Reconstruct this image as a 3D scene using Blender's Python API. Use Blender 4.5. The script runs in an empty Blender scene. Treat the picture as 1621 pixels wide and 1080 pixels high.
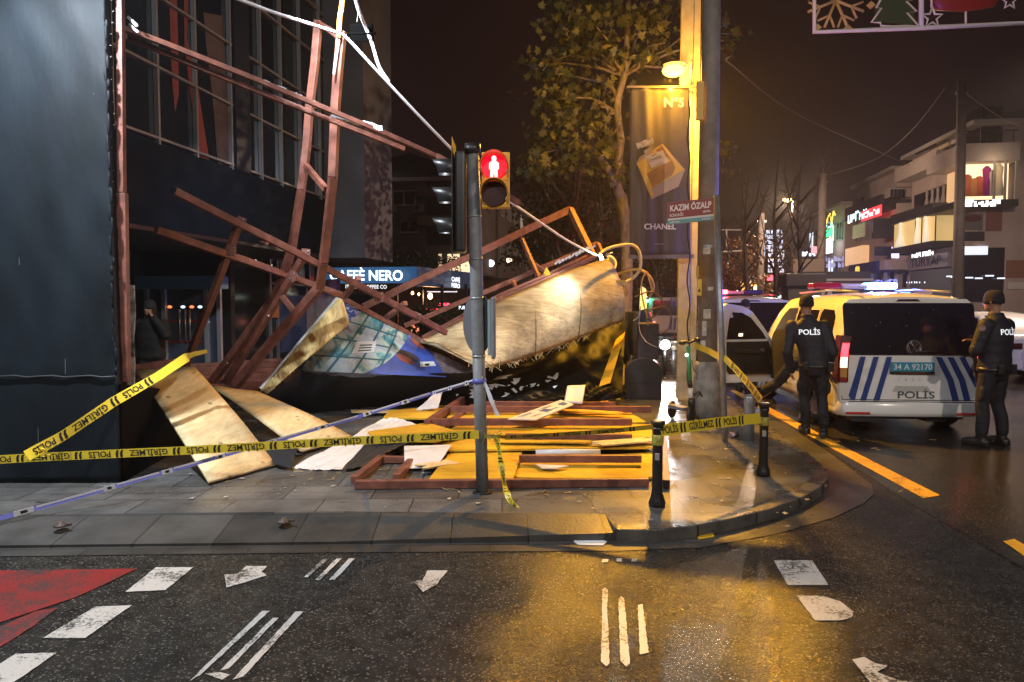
import bpy, bmesh, math, random
from mathutils import Vector, Matrix, Euler
from mathutils.geometry import tessellate_polygon
random.seed(7)
R = math.radians
SC = bpy.context.scene
COL = SC.collection

# ---------------------------------------------------------------- camera
YAW = R(8.2); PIT = math.atan(62/1150.0); FPX = 1150.0; CAMZ = 1.7
cd = bpy.data.cameras.new("camera")
cam = bpy.data.objects.new("camera", cd); COL.objects.link(cam)
cam.location = (0, 0, CAMZ)
cam.rotation_euler = (R(90)-PIT, 0, YAW)
cd.sensor_width = 36.0; cd.lens = FPX/1621.0*36.0
cd.clip_start = 0.05; cd.clip_end = 2000
SC.camera = cam

# ---------------------------------------------------------------- world: night sky lit by the town
w = bpy.data.worlds.new("World"); SC.world = w; w.use_nodes = True
wn = w.node_tree; wn.nodes.clear()
wo = wn.nodes.new('ShaderNodeOutputWorld'); wb = wn.nodes.new('ShaderNodeBackground')
sk = wn.nodes.new('ShaderNodeTexSky'); sk.sky_type = 'NISHITA'; sk.sun_disc = False
sk.sun_elevation = R(-6); sk.sun_rotation = R(40)
wb.inputs['Strength'].default_value = 0.05
wb2 = wn.nodes.new('ShaderNodeBackground')
wb2.inputs['Color'].default_value = (0.0092, 0.0040, 0.0040, 1); wb2.inputs['Strength'].default_value = 1.0
wa = wn.nodes.new('ShaderNodeAddShader')
wn.links.new(sk.outputs[0], wb.inputs['Color'])
wn.links.new(wb.outputs[0], wa.inputs[0]); wn.links.new(wb2.outputs[0], wa.inputs[1])
wn.links.new(wa.outputs[0], wo.inputs['Surface'])

# ---------------------------------------------------------------- exposure / render
SC.view_settings.view_transform = 'Standard'; SC.view_settings.look = 'None'
SC.view_settings.exposure = 0.0; SC.view_settings.gamma = 1.0
SC.view_settings.use_curve_mapping = False
SC.render.engine = 'CYCLES'
SC.cycles.use_denoising = True
SC.cycles.max_bounces = 6; SC.cycles.diffuse_bounces = 2; SC.cycles.glossy_bounces = 3
SC.cycles.transparent_max_bounces = 6; SC.cycles.transmission_bounces = 3
SC.cycles.sample_clamp_indirect = 4.0; SC.cycles.caustics_reflective = False; SC.cycles.caustics_refractive = False

# ---------------------------------------------------------------- pixel of the photograph -> place in the street
def ray(px, py):
    x = (px-810.5)/FPX; y = -(py-540.0)/FPX
    f = math.cos(PIT)+y*math.sin(PIT); u = -math.sin(PIT)+y*math.cos(PIT)
    x /= f; u /= f
    c, s = math.cos(YAW), math.sin(YAW)
    return Vector((-s+x*c, c+x*s, u))
def P(px, py, D):
    return Vector((0, 0, CAMZ))+ray(px, py)*D
def G(px, py, z=0.0):
    d = ray(px, py); return P(px, py, (z-CAMZ)/d.z)
def PX(px, py, X):
    d = ray(px, py); return P(px, py, X/d.x)
def PY(px, py, Y):
    d = ray(px, py); return P(px, py, Y/d.y)

# ---------------------------------------------------------------- materials
MATS = {}
def lin(c):
    return tuple(((v/12.92) if v <= 0.04045 else ((v+0.055)/1.055)**2.4) for v in c)
def mat(name, col, rough=0.6, metal=0.0, var=0.0, vscale=8.0, bump=0.0, bscale=40.0, spec=0.5, coat=0.0, stretch=None, col2=None, wet=0.0):
    """plain procedural surface: base colour with noise variation, roughness and a small bump"""
    if name in MATS: return MATS[name]
    m = bpy.data.materials.new(name); m.use_nodes = True; MATS[name] = m
    nt = m.node_tree; b = nt.nodes['Principled BSDF']
    b.inputs['Base Color'].default_value = (*col, 1); b.inputs['Roughness'].default_value = rough
    b.inputs['Metallic'].default_value = metal; b.inputs['Specular IOR Level'].default_value = spec
    b.inputs['Coat Weight'].default_value = coat
    if var > 0 or bump > 0 or wet > 0:
        tc = nt.nodes.new('ShaderNodeTexCoord'); mp = nt.nodes.new('ShaderNodeMapping')
        nt.links.new(tc.outputs['Object'], mp.inputs[0])
        if stretch: mp.inputs['Scale'].default_value = stretch
    if var > 0:
        n = nt.nodes.new('ShaderNodeTexNoise'); n.inputs['Scale'].default_value = vscale; n.inputs['Detail'].default_value = 6
        nt.links.new(mp.outputs[0], n.inputs['Vector'])
        r = nt.nodes.new('ShaderNodeMapRange'); r.inputs[1].default_value = 0.3; r.inputs[2].default_value = 0.7
        nt.links.new(n.outputs['Fac'], r.inputs[0])
        mx = nt.nodes.new('ShaderNodeMix'); mx.data_type = 'RGBA'
        c2 = col2 if col2 else tuple(max(0, v*(1-var)) for v in col)
        mx.inputs[6].default_value = (*c2, 1); mx.inputs[7].default_value = (*(tuple(min(1, v*(1+var*0.5)) for v in col)), 1)
        nt.links.new(r.outputs[0], mx.inputs[0]); nt.links.new(mx.outputs[2], b.inputs['Base Color'])
    if wet > 0:
        n3 = nt.nodes.new('ShaderNodeTexNoise'); n3.inputs['Scale'].default_value = 5.0; n3.inputs['Detail'].default_value = 4
        nt.links.new(mp.outputs[0], n3.inputs['Vector'])
        r3 = nt.nodes.new('ShaderNodeMapRange'); r3.inputs[1].default_value = 0.35; r3.inputs[2].default_value = 0.65
        r3.inputs[3].default_value = rough-wet; r3.inputs[4].default_value = rough+wet*0.3
        nt.links.new(n3.outputs['Fac'], r3.inputs[0]); nt.links.new(r3.outputs[0], b.inputs['Roughness'])
    if bump > 0:
        n2 = nt.nodes.new('ShaderNodeTexNoise'); n2.inputs['Scale'].default_value = bscale; n2.inputs['Detail'].default_value = 4
        nt.links.new(mp.outputs[0], n2.inputs['Vector'])
        bp = nt.nodes.new('ShaderNodeBump'); bp.inputs['Strength'].default_value = bump; bp.inputs['Distance'].default_value = 0.02
        nt.links.new(n2.outputs['Fac'], bp.inputs['Height']); nt.links.new(bp.outputs[0], b.inputs['Normal'])
    return m
def emit(name, col, strength, sample=False):
    if name in MATS: return MATS[name]
    m = bpy.data.materials.new(name); m.use_nodes = True; MATS[name] = m
    nt = m.node_tree; b = nt.nodes['Principled BSDF']
    b.inputs['Base Color'].default_value = (*[min(.8, v*.5) for v in col], 1); b.inputs['Roughness'].default_value = 0.4
    b.inputs['Emission Color'].default_value = (*col, 1); b.inputs['Emission Strength'].default_value = strength
    m.cycles.emission_sampling = 'FRONT_BACK' if sample else 'NONE'
    return m

# ---------------------------------------------------------------- mesh helper
def WM(o):
    m = o.matrix_basis.copy()
    while o.parent is not None:
        o = o.parent; m = o.matrix_basis @ m
    return m
class MB:
    def __init__(self): self.bm = bmesh.new(); self.mi = 0
    def _f(self, vs, smooth=False):
        try: f = self.bm.faces.new(vs)
        except ValueError: return None
        f.material_index = self.mi; f.smooth = smooth; return f
    def poly(self, pts):
        self._f([self.bm.verts.new(p) for p in pts]); return self
    def mesh(self, verts, faces, smooth=False):
        vs = [self.bm.verts.new(v) for v in verts]
        for f in faces: self._f([vs[i] for i in f], smooth)
        return self
    def box(self, c, s, rot=None):
        c = Vector(c); h = [x/2 for x in s]
        M = rot if rot is not None else Matrix.Identity(3)
        vs = [c+M@Vector((sx*h[0], sy*h[1], sz*h[2])) for sx in (-1, 1) for sy in (-1, 1) for sz in (-1, 1)]
        return self.mesh(vs, [(0,1,3,2),(4,6,7,5),(0,4,5,1),(2,3,7,6),(0,2,6,4),(1,5,7,3)])
    def span(self, a, b):
        a = Vector(a); b = Vector(b); return self.box((a+b)/2, [abs(x) for x in (b-a)])
    def bar(self, a, b, w, h=None, up=(0, 0, 1)):
        a = Vector(a); b = Vector(b); h = h or w; d = (b-a)
        L = d.length; d.normalize(); up = Vector(up)
        if abs(d.dot(up)) > 0.98: up = Vector((0, 1, 0))
        s = d.cross(up).normalized(); u = s.cross(d).normalized()
        M = Matrix((s, d, u)).transposed()
        return self.box((a+b)/2, (w, L, h), M)
    def tube(self, pts, r, n=8, cap=True, smooth=True):
        pts = [Vector(p) for p in pts]; rs = r if isinstance(r, (list, tuple)) else [r]*len(pts)
        rings = []; prev = None
        for i, p in enumerate(pts):
            t = (pts[min(i+1, len(pts)-1)]-pts[max(i-1, 0)])
            t = t.normalized() if t.length > 1e-9 else Vector((0, 0, 1))
            if prev is None:
                ref = Vector((1, 0, 0)) if abs(t.x) < 0.9 else Vector((0, 1, 0))
                s = t.cross(ref).normalized()
            else:
                s = (prev-t*prev.dot(t)); s = s.normalized() if s.length > 1e-6 else t.orthogonal().normalized()
            prev = s; u = t.cross(s)
            rings.append([self.bm.verts.new(p+(s*math.cos(a)+u*math.sin(a))*rs[i]) for a in [2*math.pi*k/n for k in range(n)]])
        for a, b in zip(rings, rings[1:]):
            for k in range(n): self._f([a[k], a[(k+1) % n], b[(k+1) % n], b[k]], smooth)
        if cap: self._f(rings[0][::-1]); self._f(rings[-1])
        return self
    def cyl(self, a, b, r0, r1=None, n=16):
        return self.tube([a, b], [r0, r0 if r1 is None else r1], n)
    def lathe(self, c, prof, n=20, M=None):
        c = Vector(c); M = M or Matrix.Identity(3); rings = []
        for r, z in prof:
            rings.append([self.bm.verts.new(c+M@Vector((r*math.cos(2*math.pi*k/n), r*math.sin(2*math.pi*k/n), z))) for k in range(n)])
        for a, b in zip(rings, rings[1:]):
            for k in range(n): self._f([a[k], a[(k+1) % n], b[(k+1) % n], b[k]], True)
        self._f(rings[0][::-1]); self._f(rings[-1]); return self
    def ell(self, c, r, n=12, m=8):
        c = Vector(c); r = (r, r, r) if not hasattr(r, '__len__') else r
        prof = []
        rings = []
        for j in range(1, m):
            t = math.pi*j/m-math.pi/2
            rings.append([self.bm.verts.new(c+Vector((r[0]*math.cos(t)*math.cos(2*math.pi*k/n), r[1]*math.cos(t)*math.sin(2*math.pi*k/n), r[2]*math.sin(t)))) for k in range(n)])
        b = self.bm.verts.new(c-Vector((0, 0, r[2]))); t_ = self.bm.verts.new(c+Vector((0, 0, r[2])))
        for A, B in zip(rings, rings[1:]):
            for k in range(n): self._f([A[k], A[(k+1) % n], B[(k+1) % n], B[k]], True)
        for k in range(n):
            self._f([b, rings[0][(k+1) % n], rings[0][k]], True); self._f([t_, rings[-1][k], rings[-1][(k+1) % n]], True)
        return self
    def loft(self, rings, cap=True, smooth=True, closed=True):
        rr = [[self.bm.verts.new(p) for p in ring] for ring in rings]; n = len(rr[0])
        for a, b in zip(rr, rr[1:]):
            for k in range(n if closed else n-1): self._f([a[k], a[(k+1) % n], b[(k+1) % n], b[k]], smooth)
        if cap: self._f(rr[0][::-1]); self._f(rr[-1])
        return self
    def prism(self, pts, vec):
        pts = [Vector(p) for p in pts]; v = Vector(vec); n = len(pts)
        a = [self.bm.verts.new(p) for p in pts]; b = [self.bm.verts.new(p+v) for p in pts]
        self._f(a[::-1]); self._f(b)
        for k in range(n): self._f([a[k], a[(k+1) % n], b[(k+1) % n], b[k]])
        return self
    def sheet(self, quad, nu, nv, thick=0.012, fn=None):
        """bilinear quad sheet with thickness; fn(u,v)->offset vector"""
        A, B, C, D = [Vector(q) for q in quad]
        nrm = (B-A).cross(D-A).normalized()
        g = []
        for j in range(nv+1):
            row = []
            for i in range(nu+1):
                u = i/nu; v = j/nv
                p = A*(1-u)*(1-v)+B*u*(1-v)+C*u*v+D*(1-u)*v
                if fn: p = p+fn(u, v)
                row.append(p)
            g.append(row)
        top = [[self.bm.verts.new(p) for p in r] for r in g]
        bot = [[self.bm.verts.new(p-nrm*thick) for p in r] for r in g]
        for j in range(nv):
            for i in range(nu):
                self._f([top[j][i], top[j][i+1], top[j+1][i+1], top[j+1][i]], fn is not None)
                self._f([bot[j][i], bot[j+1][i], bot[j+1][i+1], bot[j][i+1]], fn is not None)
        for i in range(nu):
            self._f([top[0][i], bot[0][i], bot[0][i+1], top[0][i+1]]); self._f([top[nv][i], top[nv][i+1], bot[nv][i+1], bot[nv][i]])
        for j in range(nv):
            self._f([top[j][0], top[j+1][0], bot[j+1][0], bot[j][0]]); self._f([top[j][nu], bot[j][nu], bot[j+1][nu], top[j+1][nu]])
        return self
    def xf(self, M):
        self.bm.transform(M); return self
    def build(self, name, m, parent=None, bevel=0.0, recalc=True, world=True):
        if recalc: bmesh.ops.recalc_face_normals(self.bm, faces=self.bm.faces[:])
        if bevel > 0:
            bmesh.ops.bevel(self.bm, geom=[e for e in self.bm.edges if len(e.link_faces) == 2 and e.calc_face_angle(0) > 0.5], offset=bevel, segments=2, profile=0.6, affect='EDGES', clamp_overlap=True)
        if parent is not None and world: self.bm.transform(WM(parent).inverted())
        me = bpy.data.meshes.new(name); self.bm.to_mesh(me); self.bm.free()
        for x in (m if isinstance(m, (list, tuple)) else [m]): me.materials.append(x)
        o = bpy.data.objects.new(name, me); COL.objects.link(o)
        if parent is not None: o.parent = parent
        return o
def tag(o, label=None, cat=None, group=None, kind=None):
    if label: o['label'] = label
    if cat: o['category'] = cat
    if group: o['group'] = group
    if kind: o['kind'] = kind
    return o
def thing(name, label, cat, loc=(0, 0, 0), rz=0.0, group=None):
    o = bpy.data.objects.new(name, None); COL.objects.link(o); o.empty_display_size = 0.1
    o.location = loc; o.rotation_euler = (0, 0, rz)
    return tag(o, label, cat, group)
def dup(root, loc=None, rz=None, label=None):
    def cp(o, par):
        c = o.copy(); COL.objects.link(c); c.parent = par
        for ch in o.children: cp(ch, c)
        return c
    kids = list(root.children)
    r = root.copy(); COL.objects.link(r)
    for ch in kids: cp(ch, r)
    if loc is not None: r.location = loc
    if rz is not None: r.rotation_euler = (0, 0, rz)
    if label: r['label'] = label
    return r
def clipcell(mb, z0=None): pass
# ---------------------------------------------------------------- lettering
TXT = {}
def text_mesh(s, bold=0.0):
    """flat letters, cap height 1, baseline 0, returns (verts, faces, width)"""
    k = (s, bold)
    if k in TXT: return TXT[k]
    c = bpy.data.curves.new('lettering', 'FONT'); c.body = s; c.offset = bold; c.resolution_u = 3
    o = bpy.data.objects.new('lettering', c); COL.objects.link(o)
    bpy.context.view_layer.update()
    me = bpy.data.meshes.new_from_object(o.evaluated_get(bpy.context.evaluated_depsgraph_get()))
    vs = [(v.co.x/0.686, v.co.y/0.686) for v in me.vertices]; fs = [tuple(p.vertices) for p in me.polygons]
    bpy.data.objects.remove(o); bpy.data.meshes.remove(me); bpy.data.curves.remove(c)
    x0 = min(v[0] for v in vs); x1 = max(v[0] for v in vs)
    TXT[k] = ([(v[0]-x0, v[1]) for v in vs], fs, x1-x0); return TXT[k]
def put_text(mb, s, origin, right, up, height, width=None, bold=0.0, center=True, depth=0.0, squeeze=1.0, fn=None):
    """letters on a plane: origin = centre of baseline (or its left end)"""
    vs, fs, wd = text_mesh(s, bold)
    o = Vector(origin); r = Vector(right).normalized(); u = Vector(up).normalized(); n = r.cross(u)
    sx = height*squeeze if width is None else width/wd
    off = -wd*sx/2 if center else 0
    pts = [o+r*(x*sx+off)+u*(y*height)+n*depth for x, y in vs]
    if fn: pts = [fn(p) for p in pts]
    mb.mesh(pts, fs); return mb
def patch(mb, poly, fn, cu=0.1, thick=0.0):
    """2-D polygon cut into small cells and mapped through fn(u,v) onto a curved body"""
    b = bmesh.new(); b.faces.new([b.verts.new((x, y, 0)) for x, y in poly])
    for ax in (0, 1):
        lo = min(p[ax] for p in poly); hi = max(p[ax] for p in poly); n = int((hi-lo)/cu)
        for k in range(1, n+1):
            co = [0, 0, 0]; no = [0, 0, 0]; co[ax] = lo+(hi-lo)*k/(n+1); no[ax] = 1
            bmesh.ops.bisect_plane(b, geom=b.verts[:]+b.edges[:]+b.faces[:], plane_co=co, plane_no=no)
    b.verts.index_update()
    mb.mesh([fn(v.co.x, v.co.y) for v in b.verts], [[v.index for v in f.verts] for f in b.faces], True); b.free(); return mb
def rrect(x0, y0, x1, y1, r, n=4):
    out = []
    for cx, cy, a0 in ((x1-r, y1-r, 0), (x0+r, y1-r, 90), (x0+r, y0+r, 180), (x1-r, y0+r, 270)):
        for k in range(n+1):
            a = R(a0+90*k/n); out.append((cx+r*math.cos(a), cy+r*math.sin(a)))
    return out
def remeshed(mb, name, m, parent=None, voxel=0.012, smooth=4, world=True, folds=0.0):
    """fuse overlapping closed shapes into one continuous surface"""
    o = mb.build(name, m, None)
    md = o.modifiers.new('r', 'REMESH'); md.mode = 'VOXEL'; md.voxel_size = voxel; md.use_smooth_shade = True
    sm = o.modifiers.new('s', 'SMOOTH'); sm.factor = 0.5; sm.iterations = smooth
    bpy.context.view_layer.update()
    me = bpy.data.meshes.new_from_object(o.evaluated_get(bpy.context.evaluated_depsgraph_get()))
    if folds > 0:
        from mathutils import noise
        nr = [v.normal.copy() for v in me.vertices]
        for v, n in zip(me.vertices, nr):
            p = v.co; q = noise.noise(Vector((p.x*9, p.y*9, p.z*17)))+.6*noise.noise(Vector((p.x*5+7, p.y*5, p.z*30)))
            v.co = p+n*(q*folds)
    old = o.data; o.modifiers.clear(); o.data = me; bpy.data.meshes.remove(old); me.name = name
    if not me.materials: me.materials.append(m)
    if parent is not None:
        if world: me.transform(WM(parent).inverted())
        o.parent = parent
    return o
def lamp(name, kind, loc, power, col, size=0.1, target=None, angle=None, parent=None, blend=0.3):
    l = bpy.data.lights.new(name, kind); l.energy = power; l.color = col
    if kind in ('POINT', 'SPOT'): l.shadow_soft_size = size
    if kind == 'AREA': l.size = size
    if kind == 'SPOT': l.spot_size = angle; l.spot_blend = blend
    o = bpy.data.objects.new(name, l); COL.objects.link(o); o.location = loc
    if target is not None:
        o.rotation_euler = (Vector(target)-Vector(loc)).to_track_quat('-Z', 'Y').to_euler()
    if parent is not None:
        o.parent = parent; o.matrix_parent_inverse = WM(parent).inverted()
    return o
def scrawl(mb, origin, right, up, h, w_, n=8, seed=1, th=0.22, center=True):
    """row of unreadable marks the size of letters, for lettering too small to read in the photograph"""
    rnd = random.Random(seed); o = Vector(origin); r = Vector(right).normalized(); u = Vector(up).normalized(); nr = r.cross(u)
    cw = w_/n; o = o-r*(w_/2 if center else 0)
    for k in range(n):
        x = k*cw+cw*.1; ww = cw*.78; hh = h*rnd.uniform(.7, 1.0); t = h*th
        for j in range(rnd.randint(2, 3)):
            if rnd.random() < .5:
                xx = x+rnd.choice((0, .75))*ww; mb.poly([o+r*xx, o+r*(xx+t), o+r*(xx+t)+u*hh, o+r*xx+u*hh])
            else:
                yy = rnd.choice((0, .4, .8))*hh; dz = nr*(.002+.001*j); mb.poly([o+r*x+u*yy+dz, o+r*(x+ww)+u*yy+dz, o+r*(x+ww)+u*(yy+t)+dz, o+r*x+u*(yy+t)+dz])
    return mb
# ================================================================ lights of the place
WHITE = (0.86, 0.93, 1.0); SODIUM = (1.0, 0.46, 0.03)
# ================================================================ materials of the setting
def asphalt_mat(name, c0, c1, r0, r1, st0, st1, speck):
    m = bpy.data.materials.new(name); m.use_nodes = True; nt = m.node_tree; b = nt.nodes['Principled BSDF']; N = nt.nodes.new; L = nt.links.new
    def rng(src, a, b_, c, d):
        r = N('ShaderNodeMapRange'); r.inputs[1].default_value = a; r.inputs[2].default_value = b_; r.inputs[3].default_value = c; r.inputs[4].default_value = d; L(src, r.inputs[0]); return r.outputs[0]
    tc = N('ShaderNodeTexCoord')
    def noise(s, d, rough=.5):
        n = N('ShaderNodeTexNoise'); n.inputs['Scale'].default_value = s; n.inputs['Detail'].default_value = d; n.inputs['Roughness'].default_value = rough; L(tc.outputs['Object'], n.inputs['Vector']); return n.outputs['Fac']
    big = noise(.55, 6); fn = noise(70, 5); mid = noise(7, 6, .65)
    v = N('ShaderNodeTexVoronoi'); v.inputs['Scale'].default_value = 125; L(tc.outputs['Object'], v.inputs['Vector'])
    sep = N('ShaderNodeSeparateColor'); L(v.outputs['Color'], sep.inputs[0])
    cr = N('ShaderNodeMix'); cr.data_type = 'RGBA'; cr.inputs[6].default_value = (*c0, 1); cr.inputs[7].default_value = (*c1, 1); L(rng(mid, .3, .7, 0, 1), cr.inputs[0])
    sp = N('ShaderNodeMix'); sp.data_type = 'RGBA'; sp.inputs[7].default_value = (.20, .185, .165, 1); L(cr.outputs[2], sp.inputs[6]); L(rng(sep.outputs[0], speck, 1, 0, .8), sp.inputs[0]); L(sp.outputs[2], b.inputs['Base Color'])
    ro = N('ShaderNodeMath'); ro.operation = 'MULTIPLY_ADD'; ro.inputs[1].default_value = .10; L(sep.outputs[1], ro.inputs[0]); L(rng(big, .25, .75, r0, r1), ro.inputs[2]); L(ro.outputs[0], b.inputs['Roughness'])
    ad = N('ShaderNodeMath'); ad.operation = 'MULTIPLY_ADD'; ad.inputs[1].default_value = .9; L(v.outputs['Distance'], ad.inputs[0]); L(fn, ad.inputs[2])
    bp = N('ShaderNodeBump'); bp.inputs['Distance'].default_value = 0.012; L(ad.outputs[0], bp.inputs['Height']); L(rng(big, .25, .75, st0, st1), bp.inputs['Strength'])
    L(bp.outputs[0], b.inputs['Normal']); b.inputs['Specular IOR Level'].default_value = .2; MATS[name] = m; return m
def paving_mat(name, rot, bw, bh, c1, c2, mortar, r0, r1):
    m = bpy.data.materials.new(name); m.use_nodes = True; nt = m.node_tree; b = nt.nodes['Principled BSDF']; N = nt.nodes.new; L = nt.links.new
    tc = N('ShaderNodeTexCoord'); mp = N('ShaderNodeMapping'); mp.inputs['Rotation'].default_value = (0, 0, rot); L(tc.outputs['Object'], mp.inputs[0])
    br = N('ShaderNodeTexBrick'); br.inputs['Scale'].default_value = 1; br.inputs['Brick Width'].default_value = bw; br.inputs['Row Height'].default_value = bh
    br.inputs['Mortar Size'].default_value = 0.006; br.inputs['Mortar Smooth'].default_value = 0.3; br.inputs['Bias'].default_value = 0.0
    br.inputs['Color1'].default_value = (*c1, 1); br.inputs['Color2'].default_value = (*c2, 1); br.inputs['Mortar'].default_value = (*mortar, 1)
    L(mp.outputs[0], br.inputs['Vector'])
    n = N('ShaderNodeTexNoise'); n.inputs['Scale'].default_value = 2.2; n.inputs['Detail'].default_value = 8; n.inputs['Roughness'].default_value = 0.65; L(tc.outputs['Object'], n.inputs['Vector'])
    mr = N('ShaderNodeMapRange'); mr.inputs[1].default_value = 0.3; mr.inputs[2].default_value = 0.7; mr.inputs[3].default_value = 0.45; mr.inputs[4].default_value = 1.15; L(n.outputs['Fac'], mr.inputs[0])
    mu = N('ShaderNodeMix'); mu.data_type = 'RGBA'; mu.blend_type = 'MULTIPLY'; mu.inputs[0].default_value = 1; L(br.outputs['Color'], mu.inputs[6]); L(mr.outputs[0], mu.inputs[7]); L(mu.outputs[2], b.inputs['Base Color'])
    n2 = N('ShaderNodeTexNoise'); n2.inputs['Scale'].default_value = 1.3; n2.inputs['Detail'].default_value = 5; L(tc.outputs['Object'], n2.inputs['Vector'])
    rr = N('ShaderNodeMapRange'); rr.inputs[1].default_value = 0.28; rr.inputs[2].default_value = 0.75; rr.inputs[3].default_value = r0; rr.inputs[4].default_value = r1; L(n2.outputs['Fac'], rr.inputs[0]); L(rr.outputs[0], b.inputs['Roughness'])
    n3 = N('ShaderNodeTexNoise'); n3.inputs['Scale'].default_value = 45; n3.inputs['Detail'].default_value = 5; L(tc.outputs['Object'], n3.inputs['Vector'])
    s = N('ShaderNodeMath'); s.operation = 'MULTIPLY_ADD'; L(br.outputs['Fac'], s.inputs[0]); s.inputs[1].default_value = -0.8; L(n3.outputs['Fac'], s.inputs[2])
    bp = N('ShaderNodeBump'); bp.inputs['Strength'].default_value = 0.28; bp.inputs['Distance'].default_value = 0.012; L(s.outputs[0], bp.inputs['Height']); L(bp.outputs[0], b.inputs['Normal'])
    b.inputs['Specular IOR Level'].default_value = .35; MATS[name] = m; return m
def paint_mat(name, col, under=(0.03, 0.029, 0.028), wear=0.455):
    m = bpy.data.materials.new(name); m.use_nodes = True; nt = m.node_tree; b = nt.nodes['Principled BSDF']; N = nt.nodes.new; L = nt.links.new
    tc = N('ShaderNodeTexCoord'); n = N('ShaderNodeTexNoise'); n.inputs['Scale'].default_value = 62; n.inputs['Detail'].default_value = 9; n.inputs['Roughness'].default_value = 0.72; L(tc.outputs['Object'], n.inputs['Vector'])
    n1 = N('ShaderNodeTexNoise'); n1.inputs['Scale'].default_value = 4; n1.inputs['Detail'].default_value = 4; L(tc.outputs['Object'], n1.inputs['Vector'])
    a = N('ShaderNodeMath'); a.operation = 'MULTIPLY_ADD'; a.inputs[1].default_value = 0.6; L(n1.outputs['Fac'], a.inputs[0]); L(n.outputs['Fac'], a.inputs[2])
    r = N('ShaderNodeMapRange'); r.inputs[1].default_value = wear+0.24; r.inputs[2].default_value = wear+0.31; L(a.outputs[0], r.inputs[0])
    mx = N('ShaderNodeMix'); mx.data_type = 'RGBA'; mx.inputs[6].default_value = (*under, 1); mx.inputs[7].default_value = (*col, 1); L(r.outputs[0], mx.inputs[0]); L(mx.outputs[2], b.inputs['Base Color'])
    b.inputs['Roughness'].default_value = 0.38
    n2 = N('ShaderNodeTexNoise'); n2.inputs['Scale'].default_value = 90; n2.inputs['Detail'].default_value = 4; L(tc.outputs['Object'], n2.inputs['Vector'])
    bp = N('ShaderNodeBump'); bp.inputs['Strength'].default_value = 0.35; bp.inputs['Distance'].default_value = 0.01; L(n2.outputs['Fac'], bp.inputs['Height']); L(bp.outputs[0], b.inputs['Normal'])
    MATS[name] = m; return m
ASPH = asphalt_mat('wet_asphalt', (.010, .0098, .0095), (.034, .033, .031), .13, .23, .17, .42, .89)
AVEN = asphalt_mat('wet_avenue_asphalt', (.016, .014, .013), (.034, .031, .029), .05, .17, .04, .16, .93)
SLAB = paving_mat('wet_paving_slabs', R(-9), 0.72, 0.42, (0.145, 0.143, 0.14), (0.085, 0.082, 0.078), (0.02, 0.019, 0.018), 0.16, 0.45)
GUT = paving_mat('gutter_stones', R(-10), 0.55, 0.5, (0.075, 0.072, 0.068), (0.04, 0.038, 0.036), (0.02, 0.02, 0.02), 0.30, 0.5)
KERB = mat('kerb_stone', (0.085, 0.08, 0.075), 0.35, var=0.5, vscale=5, bump=0.3, bscale=60, wet=0.15)
PAINT = paint_mat('road_paint_white', (0.46, 0.45, 0.43))
PYEL = paint_mat('road_paint_yellow', (0.72, 0.40, 0.03), wear=0.42)
PRED = paint_mat('road_paint_red', (0.20, 0.012, 0.011), wear=0.50)
STEEL = mat('galvanised_steel', (0.30, 0.32, 0.34), 0.42, 0.55, var=0.25, vscale=14, bump=0.08)
DARK = mat('black_plastic', (0.012, 0.012, 0.013), 0.4)
BLACKM = mat('black_paint', (0.014, 0.014, 0.015), 0.28, bump=0.06, bscale=80)

# ================================================================ ground
mb = MB(); mb.poly([(-300, -200, 0), (300, -200, 0), (300, 500, 0), (-300, 500, 0)])
tag(mb.build('road', ASPH), kind='structure')

seam = [G(1290, 700, 0), G(1360, 745, 0), G(1475, 817, 0), G(1621, 900, 0), G(1900, 1060, 0)]
mb = MB(); mb.poly([(p.x, p.y, .003) for p in seam]+[(40, seam[-1].y, .003), (40, 140, .003), (1.7, 140, .003), (1.7, 12, .003)])
tag(mb.build('avenue_surface', AVEN), kind='structure')
ZS = 0.09
top_px = [(975, 838), (1040, 839), (1100, 833), (1160, 821), (1220, 806), (1270, 788), (1300, 770), (1312, 755), (1306, 741), (1288, 724), (1258, 703), (1225, 682), (1195, 661), (1165, 638)]
kt = [G(x, y, ZS) for x, y in top_px]
kt += [Vector((1.93, Y, ZS)) for Y in (13.5, 16, 20, 30, 60, 120)]
left_line = [kt[0]+Vector((-math.cos(R(10.2)), -math.sin(R(10.2)), 0))*d for d in (40, 20, 10, 5, 2, 0.02)]
edge = left_line+kt                                   # inner line of the kerb, the paving stops here
def inset(pts, d):
    out = []
    for i, p in enumerate(pts):
        t = (pts[min(i+1, len(pts)-1)]-pts[max(i-1, 0)]); t.z = 0; t.normalize()
        out.append(p+Vector((-t.y, t.x, 0))*d)
    return out
KW = 0.14
inner = inset(edge, KW); far_in = inset(edge, .50)
inner = [far_in[i] if i < len(left_line)-1 else (inner[i].lerp(far_in[i], .6) if i == len(left_line)-1 else inner[i]) for i in range(len(edge))]
mb = MB()
poly = [(p.x, p.y, ZS) for p in inner]+[(-60, 120, ZS), (-60, inner[0].y, ZS)]
mb.prism([(x, y, -0.05) for x, y, z in poly], (0, 0, ZS+0.05))
tag(mb.build('pavement', SLAB), kind='structure')
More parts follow.
